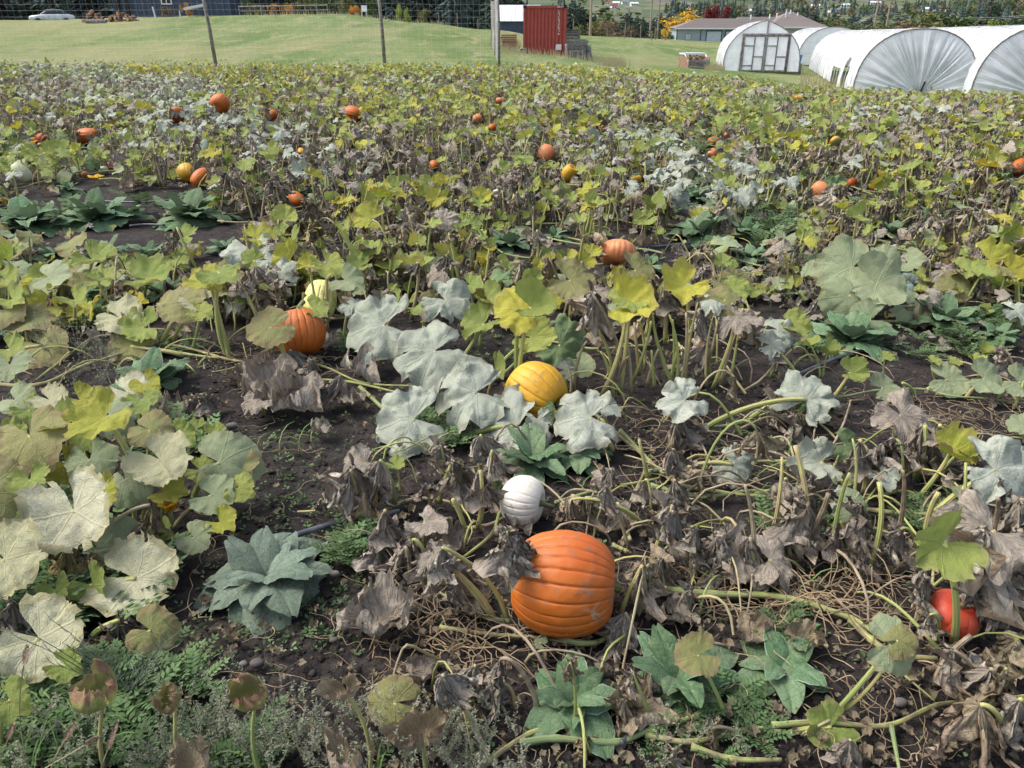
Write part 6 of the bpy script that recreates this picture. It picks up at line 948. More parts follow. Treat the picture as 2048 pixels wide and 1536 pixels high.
# ------------------------------------------------------------------ the rest of the patch: vines grown at random
BARE = [(230, 400, 210, 28), (230, 450, 280, 40), (290, 487, 190, 30), (560, 480, 120, 26), (600, 1250, 140, 400), (600, 950, 130, 150), (520, 830, 120, 60), (1700, 780, 80, 60), (1850, 830, 180, 60), (1620, 1300, 200, 160), (1300, 510, 90, 14), (100, 700, 60, 30), (860, 400, 60, 12), (1550, 470, 70, 30), (1200, 480, 50, 14)]
def bare(px, py): return any(((px - a) / c) ** 2 + ((py - b_) / d) ** 2 < 1 for a, b_, c, d in BARE)
ZON = [ # px ellipse, leaf weights
 ((1375, 375, 115, 75), 'SSSSSSP'), ((480, 495, 90, 45), 'SSSGg'), ((380, 270, 90, 40), 'SSSDDG'), ((510, 300, 120, 60), 'SSDDGP'), ((470, 310, 60, 30), 'SSSSD'), ((1250, 320, 80, 30), 'SSSGD'), ((240, 200, 200, 40), 'DDXSPG'), ((860, 250, 150, 60), 'GGYDDP'), ((640, 380, 150, 60), 'DDDXSG'), ((900, 380, 250, 80), 'DDDDGYX'), ((1700, 430, 350, 50), 'GGgYPDDD'), ((1850, 450, 200, 60), 'gGGYPSDD'), ((1560, 260, 160, 50), 'GgGDP'), ((1880, 290, 200, 60), 'XSDDGY'), ((80, 330, 120, 50), 'PGgG'), ((820, 490, 260, 40), 'DDDXGYT'), ((1050, 530, 180, 35), 'GGgYRDD'), ((150, 540, 220, 60), 'GPRgGDDR'), ((1350, 300, 700, 60), 'GYDXgPD')]
def kinds_at(px, py, g=rng):
    for (a, b_, c, d), k in ZON:
        if ((px - a) / c) ** 2 + ((py - b_) / d) ** 2 < 1: return k
    if py < 165: return 'YYGGYDXS' if px > 250 else 'DXGPSD'
    return 'DDDDXTGGYPSBUT' if py < 420 else 'DDDDXTTGGUYRPB'
VINE_N = 0; cells = []
def near_pk(x, y, m=1.25): return any((x - a) ** 2 + (y - b_) ** 2 < (r_ * m) ** 2 for a, b_, r_, _ in PK)
# fruit must stay in view: keep the strip between camera and fruit low
HID = PK + [(a, b_, s * .55, '') for a, b_, s in MULL if 3.6 < b_ < 9.5]
def hides(x, y, h):
    d = math.hypot(x, y)
    for a, b_, r_, _ in HID:
        D = math.hypot(a, b_)
        if d > D + r_ or d < D * .6: continue
        if abs(x / y - a / b_) * D < r_ * .9 + .07 and h + .11 > CAMH - (CAMH - r_ * .45) * d / D: return True
    return False
def mulldense(x, y): return any((x - a) ** 2 + (y - b_) ** 2 < (s * .75) ** 2 for a, b_, s in MULL)
seeds = []; tries = 0; y_lo, y_hi = 4.4, 14.8
while len(seeds) < 270 and tries < 60000:
    tries += 1; y = math.sqrt(rng.uniform(y_lo ** 2, y_hi ** 2)); x = rng.uniform(-.70, .70) * y; px, py = topx((x, y, 0))
    if bare(px, py) or near_pk(x, y, .9): continue
    rmin = .50 if y < 8 else .58
    if any((x - a) ** 2 + (y - b_) ** 2 < rmin ** 2 for a, b_ in seeds): continue
    seeds.append((x, y))
LOOK = {'D': 'mostly withered grey', 'X': 'mostly withered grey', 'T': 'tan papery', 'G': 'yellow green', 'Y': 'yellowing', 'g': 'green', 'S': 'silvery mildewed', 'P': 'pale olive', 'R': 'brown rimmed', 'B': 'dark brown', 'W': 'powdery', 'U': 'yellow green', 'V': 'yellowing', 'F': 'withered', 'f': 'withered'}
def side(x, y):
    a, b_, r_, lab = min(PK + ML_LAB, key=lambda q: (q[0] - x) ** 2 + (q[1] - y) ** 2); dx, dy = x - a, y - b_
    return ('right of' if dx > 0 else 'left of') if abs(dx) > abs(dy) else ('behind' if dy > 0 else 'in front of'), lab
nleaf = 0
for (x0, y0) in seeds:
    z0 = float(terr(x0, y0)); e = empty('pumpkin_vine', (x0, y0, z0)); a = rng.uniform(0, 2 * PI); n = int(rng.integers(20, 29)); pts = []; x, y = x0 - .4 * math.cos(a), y0 - .4 * math.sin(a); cnt = {}
    for i in range(7): pts.append((x, y, float(terr(x, y)) + .02 + rng.uniform(0, .02))); a += rng.uniform(-.5, .5); x += .16 * math.cos(a); y += .16 * math.sin(a)
    px, py = topx((x0, y0, 0)); ks = kinds_at(px, py); dom = ks[int(rng.integers(len(ks)))]
    for i in range(n):
        q = pts[int(rng.integers(len(pts)))]; bx, by = q[0] + rng.normal(0, .16), q[1] + rng.normal(0, .16); k = dom if rng.random() < .35 else ks[int(rng.integers(len(ks)))]
        if near_pk(bx, by, .95): continue
        h = rng.uniform(.08, .34) * (1.0 if k in 'DGYSX' else .8)
        if k in 'DTB': h = rng.uniform(.14, .38)
        if k == 'P': h *= .75
        bqx, bqy = topx((bx, by, 0))
        if bare(bqx, bqy) or mulldense(bx, by): continue
        if hides(bx, by, h):
            h = .05
            if hides(bx, by, .05) and rng.random() < .9: continue
        sz = .05 + .085 * rng.random() ** 1.4 * (1.15 if k == 'S' else 1) * (.9 if h < .1 else 1); sv_ = int(rng.integers(8)); tipu = STK[sv_][-1]; ang = rng.uniform(0, 2 * PI); ca, sa = math.cos(ang), math.sin(ang)
        tip = np.array([ca * tipu[0] - sa * tipu[1], sa * tipu[0] + ca * tipu[1], tipu[2]]) * h; bz_ = float(terr(bx, by)); tp = np.array([bx, by, bz_]) + tip - [x0, y0, z0]; mf = leafmesh if y0 < 8.5 else leafmesh_mid
        if h > .1: obj('leaf_stalk', stalkmesh(sv_, k in 'DTBX' and rng.random() < .5), e, loc=(bx - x0, by - y0, bz_ - z0), rot=(0, 0, ang), scale=(h, h, h))
        if k in 'DTB': mw = frame(tp, rng.uniform(0, 360), .25, sz * rng.uniform(1.2, 2.1))
        else: mw = frame(tp, rng.uniform(0, 360), abs(rng.normal(0, .75)), sz, tdir=rng.uniform(-240, 60) if rng.random() < .5 else -90, jit=.3)
        obj('leaf', mf(k, int(rng.integers(NVAR))), e, mw=mw); cnt[LOOK[k]] = cnt.get(LOOK[k], 0) + 1; nleaf += 1
    sd_, lab = side(x0, y0); lk = max(cnt, key=cnt.get) if cnt else 'sparse'; short = ' '.join(lab.split()[:7])
    while short.split()[-1] in ('of', 'the', 'a', 'with', 'at', 'in', 'on', 'behind', 'under', 'and', 'by', 'between', 'near', 'to', 'its', 'small', 'large', 'dark', 'two', 'far', 'half', 'one', 'among', 'above', 'below', 'touching', 'beside', 'grey', 'close', 'directly', 'partly', 'half', 'mostly', 'left', 'right', 'cut', 'tucked', 'lying'): short = ' '.join(short.split()[:-1])
    tag(e, f'{lk} pumpkin vine {sd_} the {short}', 'vine plant', 'pumpkin vines of the patch')
    b = MB(); b.tube(catmull(pts, 3) - np.array([x0, y0, z0]), .008, 5); b.build('vine', M['vine'], e, smooth=True)
    # litter of flat dead leaves below
    if rng.random() < .9:
        for _ in range(3): bx, by = x0 + rng.normal(0, .3), y0 + rng.normal(0, .3); obj('leaf', leafmesh_mid('Ff'[int(rng.integers(2))], int(rng.integers(NVAR))), e, mw=frame((bx - x0, by - y0, float(terr(bx, by)) + .03 - z0), rng.uniform(0, 360), .2, rng.uniform(.06, .12)))
# far foliage, joined
mats = ['green', 'yellow', 'deep', 'silver', 'pale', 'dry', 'tan', 'plum', 'rim', 'white', 'stalk', 'stalkdry', 'mull']; MI = {m: i for i, m in enumerate(mats)}
def lowleaf_add(b, k, pos, yaw, tilt, s, tdir=-90):
    V, Q, lu, lv, lp = lowleaf(k, int(rng.integers(5))); m = frame(pos, yaw, tilt, s, tdir); A = np.array(m.to_3x3()); b.add(V @ A.T + np.array(pos), Q=Q, mi=MI[LK[k][1]], lu=lu, lv=lv, lp=lp, rnd=rng.random())
b = MB(); cnt = 0
N = 17000
for _ in range(N):
    y = math.sqrt(rng.uniform(14.3 ** 2, 31.5 ** 2)); x = rng.uniform(-.69, .69) * y
    if y > float(fedge(x)): continue
    px, py = topx((x, y, terr(x, y)))
    wd_ = fbm(x * .35, y * .5, 55, 3)
    if px > 1250 and wd_ > .58 and rng.random() < .7: continue
    if near_pk(x, y, 1.0): continue
    ks = kinds_at(px, py); cl = int(fbm(x * .9, y * .7, 61, 2) * 1.3 * len(ks)) % len(ks); k = ks[cl] if rng.random() < .5 else ks[int(rng.integers(len(ks)))]
    h = rng.uniform(.04, .34)
    if hides(x, y, h):
        h = .04
        if hides(x, y, h): continue
    z = float(terr(x, y)); s = .045 + .075 * rng.random() ** 1.3; pos = (x, y, z + h)
    if k in 'DTB': lowleaf_add(b, k, pos, rng.uniform(0, 360), .3, s * rng.uniform(1.2, 2.2))
    else: lowleaf_add(b, k, pos, rng.uniform(0, 360), abs(rng.normal(0, .9)), s, rng.uniform(-200, 20))
    if h > .12 and rng.random() < .75:
        a, c = rng.normal(0, .08, 2); V, Q = tube_arr([(x + a, y + c, z - .02), (x + a * .3, y + c * .3, z + h * .6), pos], [.009, .007, .006], 3); b.add(V, Q=Q, mi=MI['stalk' if rng.random() < .6 else 'stalkdry'], lv=np.repeat([0, .5, 1], 3), rnd=rng.random())
    cnt += 1
o = b.build('squash_foliage', [M[m] for m in mats], smooth=True); tag(o, 'far dense mass of yellow, grey and silver squash leaves reaching the meadow', 'foliage', kind='stuff')
# ------------------------------------------------------------------ small growth and litter (nobody could count these)
M['weed'] = fol_mat('weed_green', (.055, .105, .04), (.12, .18, .075), .35); M['weedgrey'] = fol_mat('weed_greygreen', (.18, .20, .13), (.30, .30, .21), .2); M['seed'] = fol_mat('seedhead', (.30, .24, .17), (.38, .27, .21), .15); M['blade'] = fol_mat('grass_blade', (.10, .19, .05), (.16, .24, .08), .2)
M['litter'] = fol_mat('litter', (.18, .14, .10), (.28, .23, .17), .3)
def leaflet(V, T, rn, p, d, up, L, w, r_):
    s = np.cross(d, up); s /= np.linalg.norm(s) + 1e-9; n = len(V); V += [p, p + d * L * .5 + s * w, p + d * L, p + d * L * .5 - s * w]; T += [[n, n + 1, n + 2], [n, n + 2, n + 3]]; rn += [r_] * 4
def sprig(V, T, rn, p, a, L, rise, npair, lw, curl=.5):
    r_ = rng.random(); d0 = np.array([math.cos(a), math.sin(a), 0]); prev = p
    for i in range(npair):
        f = (i + 1) / npair; q = p + d0 * L * f * math.cos(rise * (1 - f * curl)) + np.array([0, 0, L * math.sin(rise) * (f - curl * f * f * .6)]); dd = q - prev; dd /= np.linalg.norm(dd) + 1e-9; up = np.array([-dd[0] * dd[2], -dd[1] * dd[2], 1.0])
        for sgn in (-1, 1):
            s = np.array([-d0[1], d0[0], 0]) * sgn; ld = dd * .5 + s * .85 + np.array([0, 0, rng.uniform(-.2, .3)]); ld /= np.linalg.norm(ld); leaflet(V, T, rn, q, ld, up, L * .34 * (1 - .55 * abs(f - .45)), lw * L, r_)
        n = len(V); V += [prev, q, q + [0, 0, .0015], prev + [0, 0, .0015]]; T += [[n, n + 1, n + 2], [n, n + 2, n + 3]]; rn += [r_] * 4; prev = q
    leaflet(V, T, rn, prev, dd, up, L * .3, lw * L, r_)
def emit(name, V, T, rn, mat, label, cat): b = MB(); b.add(np.array(V), T=np.array(T), rnd=np.array(rn)); o = b.build(name, M[mat]); tag(o, label, cat, kind='stuff'); return o
# feathery weeds
V, T, rn = [], [], []
def patch(cx_, cy_, rx, ry, n, L0, L1, npair=5, lw=.10, rise=(.3, 1.2)):
    for _ in range(n):
        a = rng.uniform(0, 6.28); r_ = math.sqrt(rng.random()); p = at(cx_ + math.cos(a) * r_ * rx, cy_ + math.sin(a) * r_ * ry)
        for k in range(int(rng.integers(4, 8))): sprig(V, T, rn, p, rng.uniform(0, 6.28), rng.uniform(L0, L1), rng.uniform(*rise), npair + 2, lw * .62)
patch(110, 1440, 190, 100, 95, .04, .10); patch(330, 1500, 120, 50, 14, .03, .06); patch(430, 1500, 160, 60, 20, .04, .08); patch(330, 1180 + 160, 120, 50, 20, .04, .08); patch(710, 1095, 45, 26, 16, .05, .10); patch(1440, 1400, 120, 50, 12, .04, .08); patch(1430, 1480, 130, 40, 10, .04, .07); patch(1560, 1240, 30, 40, 6, .05, .09); patch(740, 690, 55, 30, 30, .04, .09, 3, .16); patch(860, 850, 90, 18, 28, .04, .08, 3, .16); patch(150, 630, 80, 30, 26, .06, .12); patch(1800, 700, 200, 26, 22, .05, .12); patch(1530, 440, 60, 50, 34, .08, .2); patch(320, 700, 90, 20, 24, .04, .09); patch(1950, 660, 90, 24, 26, .05, .12); patch(1880, 1040, 110, 30, 20, .05, .1); patch(250, 880, 180, 60, 40, .06, .12); patch(160, 1150, 160, 90, 60, .08, .16); patch(60, 1060, 90, 60, 30, .08, .16); patch(1020, 1000, 60, 20, 6, .04, .07); patch(1600, 1060, 90, 30, 16, .05, .1); patch(930, 880, 60, 14, 14, .04, .08, 3, .16)
for _ in range(1000):
    y = rng.uniform(6, 30); x = rng.uniform(-.66, .66) * y
    if fbm(x * .5, y * .6, 91, 3) < (.50 if x > 0 else .56): continue
    p = np.array([x, y, float(terr(x, y))])
    for k in range(4): sprig(V, T, rn, p, rng.uniform(0, 6.28), rng.uniform(.12, .3), rng.uniform(.6, 1.35), 5, .10)
emit('leafy_weeds', V, T, rn, 'weed', 'low feathery green weeds growing between the vines', 'weeds')
V, T, rn = [], [], []
def tiny(px, py):
    p = at(px, py); 
    if py > 600 and near_pk(p[0], p[1]): return
    p[2] += micro(p[0], p[1]) - .012; r_ = rng.random(); s = rng.uniform(.006, .016)
    for k in range(int(rng.integers(3, 7))): a = rng.uniform(0, 6.28); d = np.array([math.cos(a), math.sin(a), rng.uniform(.1, .7)]); q = p + d * s * rng.uniform(0, .8); leaflet(V, T, rn, q, d / np.linalg.norm(d), np.array([0, 0, 1.]), s * rng.uniform(.8, 1.5), s * .36, r_)
for _ in range(1500):
    px = rng.uniform(-20, 2070); py = rng.uniform(620, 1550)
    if fbm(np.array(px * .006), np.array(py * .01), 71, 3) < .44: continue
    tiny(px, py)
for _ in range(420): tiny(rng.normal(590, 110), rng.uniform(820, 1300))
for _ in range(420): tiny(rng.uniform(0, 420) if rng.random() < .5 else rng.uniform(760, 1100), rng.uniform(640, 900))
emit('seedlings', V, T, rn, 'weed', 'tiny green seedlings dotted over the dark soil', 'seedlings')
# dry seed weeds at the bottom left and centre
V, T, rn = [], [], []
def seedweed(px, py, hpx, nb=5):
    global V, T, rn
    B = at(px, py); H_ = hpx * zc(B) / F * 1.05; r_ = rng.random()
    for k in range(nb):
        a = rng.uniform(0, 6.28); t = B + np.array([math.cos(a) * H_ * .35, math.sin(a) * H_ * .2, H_ * rng.uniform(.5, 1.1)]); P = bez(B, B + [0, 0, H_ * .4], t - [0, 0, H_ * .2], t, 12)
        for i in range(2, 12):
            n = len(V); w = .0011; V += [P[i - 1], P[i], P[i] + [w, 0, 0], P[i - 1] + [w, 0, 0]]; T += [[n, n + 1, n + 2], [n, n + 2, n + 3]]; rn += [r_] * 4
            for q in range(5): d = rng.normal(0, 1, 3); d[2] += .7; d /= np.linalg.norm(d); leaflet(V, T, rn, P[i] + rng.normal(0, .0015, 3), d, np.array([.3, .1, 1.]), rng.uniform(.005, .011), .0017, r_)
for _ in range(84): seedweed(rng.uniform(330, 1060) if rng.random() < .75 else rng.uniform(20, 500), rng.uniform(1440, 1610), rng.uniform(60, 150))
for x, y, h in ((480, 1500, 220), (540, 1440, 200), (420, 1530, 200), (1040, 1560, 130), (1390, 1500, 120), (1500, 1530, 110), (1330, 1540, 150), (865, 1560, 260), (1300, 1550, 120), (940, 1560, 130)): seedweed(x, y, h, 3)
for _ in range(26): p = rng.uniform(0, 1); seedweed(rng.normal(1560, 60), rng.uniform(480, 640), rng.uniform(60, 130), 4)
for _ in range(16): seedweed(rng.normal(160, 50), rng.uniform(700, 810), rng.uniform(50, 120), 4)
emit('seed_weeds', V, T, rn, 'weedgrey', 'dry bristly seed weeds along the bottom and right of the vines', 'weeds')
# wiry branching weed over the grey leaf at lower left
e = empty('wiry_weed', at(255, 1400)); tag(e, 'wiry blue green branching weed in front of the lower left grey leaf', 'weed'); O = np.array(e.location)
for k in range(22):
    a = rng.uniform(-1.3, 1.3); L = rng.uniform(.12, .27); d = np.array([math.sin(a) * .7, rng.uniform(-.35, .25), 1.0]); P = bez((0, 0, 0), d * L * .3, d * L * .8, d * L + [math.sin(a) * .04, 0, -.01], 8); b = MB(); b.tube(P, np.linspace(.0016, .0007, 8), 4)
    for i in range(2, 8):
        s = rng.choice([-1, 1]); q = P[i] + np.array([s * rng.uniform(.01, .035), rng.uniform(-.01, .01), rng.uniform(.02, .05)]); b.tube(bez(P[i], P[i] + [s * .01, 0, .005], q - [0, 0, .015], q, 4), [.001, .001, .0008, .0005], 3)
    b.build('branch', M['mullgrey'], e)
# foxtail grasses
for i, (x0, y0, x1, y1, L, lab) in enumerate(((60, 1540, 48, 1330, 60, 'pinkish foxtail grass head at the far left of the bottom'), (80, 1560, 160, 1430, 62, 'pinkish foxtail grass head leaning right at lower left'), (40, 1580, 170, 1490, 30, 'small tan foxtail head near the lower left corner'), (100, 1590, 130, 1480, 50, 'mauve grass head over the lower left weeds'), (-10, 1580, 15, 1480, 40, 'mauve seed head at the bottom left corner'), (190, 1600, 215, 1500, 70, 'rusty seed head rising from the bottom left weeds'))):
    B = at(x0, y0); T_ = at_y(x1, y1, B[1] + .02); e = empty('foxtail_grass', B); tag(e, lab, 'grass'); P = stalk_pts(np.zeros(3), T_ - B, 9, 0); b = MB(); b.tube(P, .0013, 5); b.build('stem', M['stalkdry'], e); d = P[-1] - P[-3]; d /= np.linalg.norm(d); Lw = L * zc(T_) / F
    Vv, Tt, rr = [], [], []
    for k in range(360): f = rng.random(); dd = rng.normal(0, 1, 3); dd -= d * dd.dot(d); dd = dd / np.linalg.norm(dd) * .8 + d * .8; leaflet(Vv, Tt, rr, P[-1] + d * Lw * f + dd * .0035 * math.sin(PI * min(f + .08, 1)), dd / np.linalg.norm(dd), np.array([.2, .2, 1.]), .0085 * (1 - f * .4), .0010, rng.random())
    b = MB(); b.add(np.array(Vv), T=np.array(Tt), rnd=np.array(rr)); b.build('seed_head', M['seed'], e)
# long grass blades
V, T, rn = [], [], []
def blades(px, py, n, L, spread=.03):
    global V, T, rn
    p0 = at(px, py)
    for _ in range(n):
        p = p0 + np.array([rng.normal(0, spread), rng.normal(0, spread), 0]); a = rng.uniform(0, 6.28); d = np.array([math.cos(a), math.sin(a), 0]); l = L * rng.uniform(.5, 1.1); P = bez(p, p + [0, 0, l * .5], p + d * l * .4 + [0, 0, l * .7], p + d * l * .8 + [0, 0, l * .35], 6); s = np.array([-d[1], d[0], 0]) * .0035; r_ = rng.random()
        for i in range(5): n_ = len(V); w0, w1 = 1 - i / 5.2, 1 - (i + 1) / 5.2; V += [P[i] - s * w0, P[i] + s * w0, P[i + 1] + s * w1, P[i + 1] - s * w1]; T += [[n_, n_ + 1, n_ + 2], [n_, n_ + 2, n_ + 3]]; rn += [r_] * 4
for a in ((590, 900, 7, .22), (510, 890, 3, .16), (1590, 960, 6, .25), (1560, 990, 6, .22), (1605, 1180, 3, .16), (1700, 1060, 5, .2), (470, 585, 6, .16), (570, 560, 6, .2), (60, 1440, 16, .16), (240, 1470, 12, .14), (1170, 990, 3, .1), (1890, 1040, 8, .2), (120, 1480, 14, .18), (80, 1150, 14, .2), (160, 1120, 12, .18), (740, 1555, 8, .1), (500, 1555, 8, .1), (1660, 830, 3, .1), (1520, 900, 6, .16)): blades(*a)
emit('grass_blades', V, T, rn, 'blade', 'long green grass blades between the vines', 'grass')
# meadow tufts
V, T, rn = [], [], []; mi_ = 0
for _ in range(9000):
    y = 27 * math.exp(rng.uniform(0, math.log(95 / 27))); x = rng.uniform(-.7, .7) * y
    if y < float(fedge(x)) + .1 or y > 37: continue
    z = float(terr(x, y)) if _ % 1 == 0 else 0; h = rng.uniform(.02, .07) * (1 + .8 * (fbm(x * .2, y * .2, 19, 2) > .45)); n = len(V)
    if h > .12: h *= 1.3
    w = rng.uniform(.02, .08) ; l = rng.uniform(-.05, .05); V += [(x - w, y, z), (x + w, y, z), (x + l + w * .6, y, z + h), (x + l - w * .5, y + .03, z + h * rng.uniform(.5, 1))]; T += [[n, n + 1, n + 2], [n, n + 2, n + 3]]; rn += [rng.random()] * 4
M['tuft'] = fol_mat('meadow_tuft', (.18, .23, .09), (.28, .30, .15), .1)
emit('meadow_tufts', V, T, rn, 'tuft', 'short tufts of grass over the meadow', 'grass')
V, T, rn = [], [], []
for _ in range(1900):
    c = int(rng.integers(6)); px, d = [(rng.uniform(1000, 1250), rng.uniform(44, 48)), (rng.normal(1228, 12), rng.normal(41, .8)), (rng.uniform(985, 1040), rng.uniform(46, 60)), (rng.uniform(480, 900), rng.uniform(72, 78)), (rng.uniform(1410, 1450), rng.uniform(45, 50)), (rng.uniform(1600, 1720), rng.uniform(31, 44))][c]
    p = atd(px, d); n = len(V); h = rng.uniform(.15, .5) * (1 if c != 1 else 1.1); l = rng.uniform(-.12, .12); w = .012 + .0006 * d; V += [p, p + [w, 0, 0], p + [l, 0, h]]; T += [[n, n + 1, n + 2]]; rn += [rng.random()] * 3
emit('tall_dry_grass', V, T, rn, 'straw', 'tall dry grass around the container, fence and greenhouse', 'grass')
# dead leaf stalks and tendrils on the soil
b = MB()
def tend(px, py, L, r_=.0022, flat=.03):
    p = at(px, py); p[2] += .012 + micro(p[0], p[1]) * .5; a = rng.uniform(0, 6.28); P = [p.copy()]
    for i in range(7): a += rng.normal(0, .55); p = p + np.array([math.cos(a), math.sin(a), 0]) * L / 7; p[2] = max(p[2] + rng.normal(0, flat * .4), float(terr(p[0], p[1])) + .006 + max(0, micro(p[0], p[1]) * .6)); p[2] = min(p[2], .02 + flat * 3); P.append(p.copy())
    P = catmull(P, 2); b.tube(P, np.linspace(r_, r_ * .5, len(P)), 4, rnd=rng.random(), cap=False)
for _ in range(90): tend(rng.normal(900, 80), rng.normal(1265, 36), rng.uniform(.1, .35), rng.uniform(.0008, .0028))
for _ in range(95): tend(rng.normal(1600, 90), rng.normal(1200, 26), rng.uniform(.12, .4), rng.uniform(.001, .0035), .05)
for _ in range(45): tend(rng.normal(1380, 80), rng.normal(1190, 60), rng.uniform(.1, .3), rng.uniform(.001, .003), .04)
for _ in range(24): tend(rng.normal(1830, 100), rng.normal(1260, 60), rng.uniform(.1, .3), rng.uniform(.001, .003), .05)
for _ in range(130): tend(rng.normal(1890, 110), rng.normal(840, 30), rng.uniform(.1, .3), rng.uniform(.0008, .002), .02)
for _ in range(120): tend(rng.normal(540, 70), rng.normal(735, 25), rng.uniform(.1, .3), rng.uniform(.001, .003), .03)
for _ in range(300): tend(rng.uniform(0, 2048), rng.uniform(640, 1536), rng.uniform(.06, .25), rng.uniform(.0007, .0022), .012)
for _ in range(70): tend(rng.uniform(1200, 1500), rng.uniform(820, 1000), rng.uniform(.1, .4), rng.uniform(.001, .003), .03)
for _ in range(22): tend(rng.uniform(1650, 1780), rng.uniform(1250, 1500), rng.uniform(.1, .3), rng.uniform(.001, .002), .02)
o = b.build('dry_tendrils', M['tendril'], smooth=True); tag(o, 'tangle of thin straw coloured tendrils and dead stems lying on the soil', 'plant litter', kind='stuff')
b = MB()
def loose(px, py, L, r_, mi, hh=.35):
    if bare(px, py): return
    p = at(px, py); a = rng.uniform(0, 6.28); d = np.array([math.cos(a), math.sin(a), 0]); q = p + d * L; q[2] = float(terr(q[0], q[1])) + rng.uniform(0, .12) * L; up = L * rng.uniform(.05, hh) * 1.4
    if near_pk(p[0], p[1], 1.1) or near_pk(q[0], q[1], 1.1) or hides(*( (p + q) / 2)[:2], up * .6): return
    sd2 = rng.normal(0, .2, 3) * L; sd2[2] = 0; P = bez(p, p + d * L * .3 + sd2 + [0, 0, up], q - d * L * .3 - sd2 * .5 + [0, 0, up], q, 8); V1, Q = tube_arr(P, np.linspace(r_, r_ * .6, 8), 5 if py > 600 else 3); k_ = 5 if py > 600 else 3
    b.add(V1, Q=Q, mi=mi, lv=np.repeat(np.linspace(0, 1, 8), k_), lu=np.tile(np.arange(k_) / k_, 8), rnd=rng.random())
for _ in range(190): loose(rng.uniform(1180, 2080), rng.uniform(600, 1320), rng.uniform(.12, .42), rng.uniform(.003, .007), int(rng.random() < .45), .5)
for _ in range(48): loose(rng.uniform(640, 1250), rng.uniform(850, 1420), rng.uniform(.12, .32), rng.uniform(.0025, .006), int(rng.random() < .6), .7)
for _ in range(60): loose(rng.uniform(-30, 600), rng.uniform(540, 760), rng.uniform(.12, .35), rng.uniform(.003, .006), int(rng.random() < .3))
for _ in range(5200):
    y = math.sqrt(rng.uniform(20, 720)); x = rng.uniform(-.68, .68) * y
    if y > float(fedge(x)): continue
    px, py = topx((x, y, terr(x, y)))
    if not bare(px, py): loose(px, py, rng.uniform(.15, .45), rng.uniform(.004, .008), int(rng.random() < .35), .8)
o = b.build('fallen_stalks', [M['stalk'], M['stalkdry']], smooth=True); tag(o, 'tangle of pale green and straw coloured leaf stalks sprawling among the vines', 'plant litter', kind='stuff')
b = MB()
for _ in range(7500):
    y = math.sqrt(rng.uniform(15, 225)); x = rng.uniform(-.7, .7) * y; px, py = topx((x, y, 0))
    if (bare(px, py) and rng.random() < .93) or near_pk(x, y, 1.05): continue
    h = rng.uniform(.02, .22); 
    if hides(x, y, h): h = .02
    if hides(x, y, h): continue
    k = 'DDXTFGYPBDG'[int(rng.integers(11))] if py < 650 else 'DXTFfDF'[int(rng.integers(7))]; k = 'X' if k in 'Ff' else k; s = rng.uniform(.018, .055); pos = (x, y, float(terr(x, y)) + h); lowleaf_add(b, k, pos, rng.uniform(0, 360), abs(rng.normal(0, .9)), s * (1.5 if k in 'DTB' else 1), rng.uniform(-180, 0))
o = b.build('small_leaves', [M[m] for m in mats], smooth=True); tag(o, 'small shrivelled and yellow leaves filling the gaps between the vines', 'foliage', kind='stuff')
# leaf crumbs
b = MB()
for _ in range(2600):
    px, py = rng.uniform(0, 2048), rng.uniform(560, 1540)
    if bare(px, py) and rng.random() < .6: continue
    p = at(px, py); p[2] += .01 + max(0, micro(p[0], p[1]) * .8); V1, Q, lu, lv, lp = lowleaf('F', int(rng.integers(5))); m = frame(p, rng.uniform(0, 360), .3, rng.uniform(.006, .024), rng.uniform(0, 360), .4); b.add(V1 @ np.array(m.to_3x3()).T + p, Q=Q, lu=lu, lv=lv, lp=lp, rnd=rng.random())
o = b.build('leaf_litter', M['tan'], smooth=True); tag(o, 'crumbs of dead leaves scattered over the soil', 'plant litter', kind='stuff')
# pebbles and clods
import itertools
ICO = np.array([(0, 0, 1), (.894, 0, .447), (.276, .851, .447), (-.724, .526, .447), (-.724, -.526, .447), (.276, -.851, .447), (.724, .526, -.447), (-.276, .851, -.447), (-.894, 0, -.447), (-.276, -.851, -.447), (.724, -.526, -.447), (0, 0, -1)])
IT = [[0, 1, 2], [0, 2, 3], [0, 3, 4], [0, 4, 5], [0, 5, 1], [1, 6, 2], [2, 6, 7], [2, 7, 3], [3, 7, 8], [3, 8, 4], [4, 8, 9], [4, 9, 5], [5, 9, 10], [5, 10, 1], [1, 10, 6], [11, 7, 6], [11, 8, 7], [11, 9, 8], [11, 10, 9], [11, 6, 10]]
for nm, mt, N, lo, hi, lab, cat in (('pebbles', 'stone', 900, .004, .014, 'small grey and brown pebbles in the soil', 'stones'), ('soil_clods', 'soil', 9000, .004, .018, 'crumbly dark soil clods', 'soil clods')):
    b = MB()
    for _ in range(N):
        px, py = rng.uniform(-40, 2088), 560 + 1000 * rng.random() ** .8
        p = at(px, py); z = micro(p[0], p[1]) - .02; s = lo + (hi - lo) * rng.random() ** 3; V1 = ICO * rng.uniform(.6, 1.2, (12, 1)) * [s * rng.uniform(.7, 1.5), s, s * .65]; b.add(V1 + p + [0, 0, z + s * .2], T=IT, lp=V1 * 30, rnd=rng.random())
    o = b.build(nm, M[mt], smooth=(nm == 'pebbles')); tag(o, lab, cat, kind='stuff')
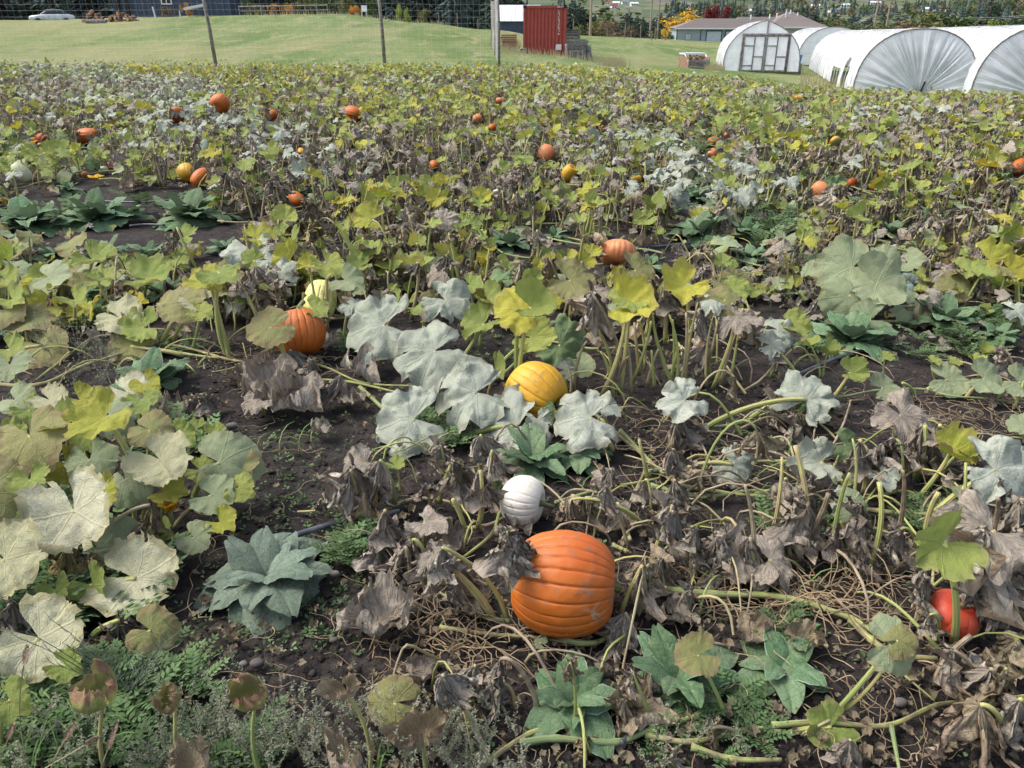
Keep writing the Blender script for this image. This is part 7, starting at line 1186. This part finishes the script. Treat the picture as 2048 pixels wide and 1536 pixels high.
for i, (px, py, r_, lab) in enumerate(((515, 1330, 15, 'rounded brown stone on the soil above the curled leaves'), (487, 1330, 9, 'small reddish stone left of a larger rounded one'), (1413, 1450, 12, 'grey stone in the soil at lower right'), (1250, 1510, 10, 'round grey pebble near the bottom centre'), (1800, 1408, 14, 'reddish brown stone on bare soil at lower right'), (670, 1150, 10, 'grey stone right of the large grey mullein'), (668, 1282, 9, 'grey stone on the soil path left of the star shaped leaf'), (790, 1300, 9, 'pale brown stone below the star shaped leaf'), (465, 855, 12, 'brown stone at the top of the soil path'), (655, 1430, 7, 'small stone by the hood shaped leaf'))):
    p = at(px, py); s = r_ * zc(p) / F; g_ = np.random.default_rng(i); th, ph = np.meshgrid(np.linspace(0, 2 * PI, 15)[:-1], np.linspace(-PI / 2, PI / 2, 9)); r0 = 1 + .18 * (fbm(th * 1.2, ph * 2, i, 2) - .4) * 2; Vv = np.stack([np.cos(ph) * np.cos(th) * r0 * s, np.cos(ph) * np.sin(th) * r0 * s * .8, np.sin(ph) * r0 * s * .65], -1).reshape(-1, 3); ii = np.arange(8)[:, None] * 14; jj = np.arange(14)[None, :]; Q = np.stack([ii + jj, ii + (jj + 1) % 14, ii + 14 + (jj + 1) % 14, ii + 14 + jj], -1).reshape(-1, 4); b = MB(); b.add(Vv, Q=Q); o = b.build('stone', M['stone'], smooth=True, loc=p + [0, 0, s * .3]); tag(o, lab, 'stone')
# irrigation hose
for pts, lab, r_ in (([(470, 1120), (545, 1094), (620, 1068), (700, 1046), (800, 1030)], 'grey irrigation hose crossing the soil path at left centre', .011), ([(1240, 1500), (1262, 1480), (1290, 1462), (1340, 1440)], 'short visible length of grey hose near the bottom centre', .007), ([(1560, 770), (1640, 738), (1700, 715), (1760, 700)], 'grey hose by the small bare patch at right', .010), ([(260, 455), (290, 452), (330, 453)], 'thin pale hose behind the left mulleins', .009), ([(200, 405), (280, 407), (350, 402)], 'thin pale hose on the left dark soil', .009), ([(560, 503), (620, 498), (680, 490)], 'pale hose crossing behind the silver leaves', .010), ([(1270, 500), (1340, 494), (1400, 486)], 'grey hose behind the salmon pumpkin', .010)):
    P = []
    for (x, y) in pts: p = at(x, y); p[2] += .014 + max(0, micro(p[0], p[1])); P.append(p)
    O = np.array(P[0]); b = MB(); b.tube(catmull(P, 6) - O, r_, 10); o = b.build('irrigation_hose', M['hose'], smooth=True, loc=O); tag(o, lab, 'hose')
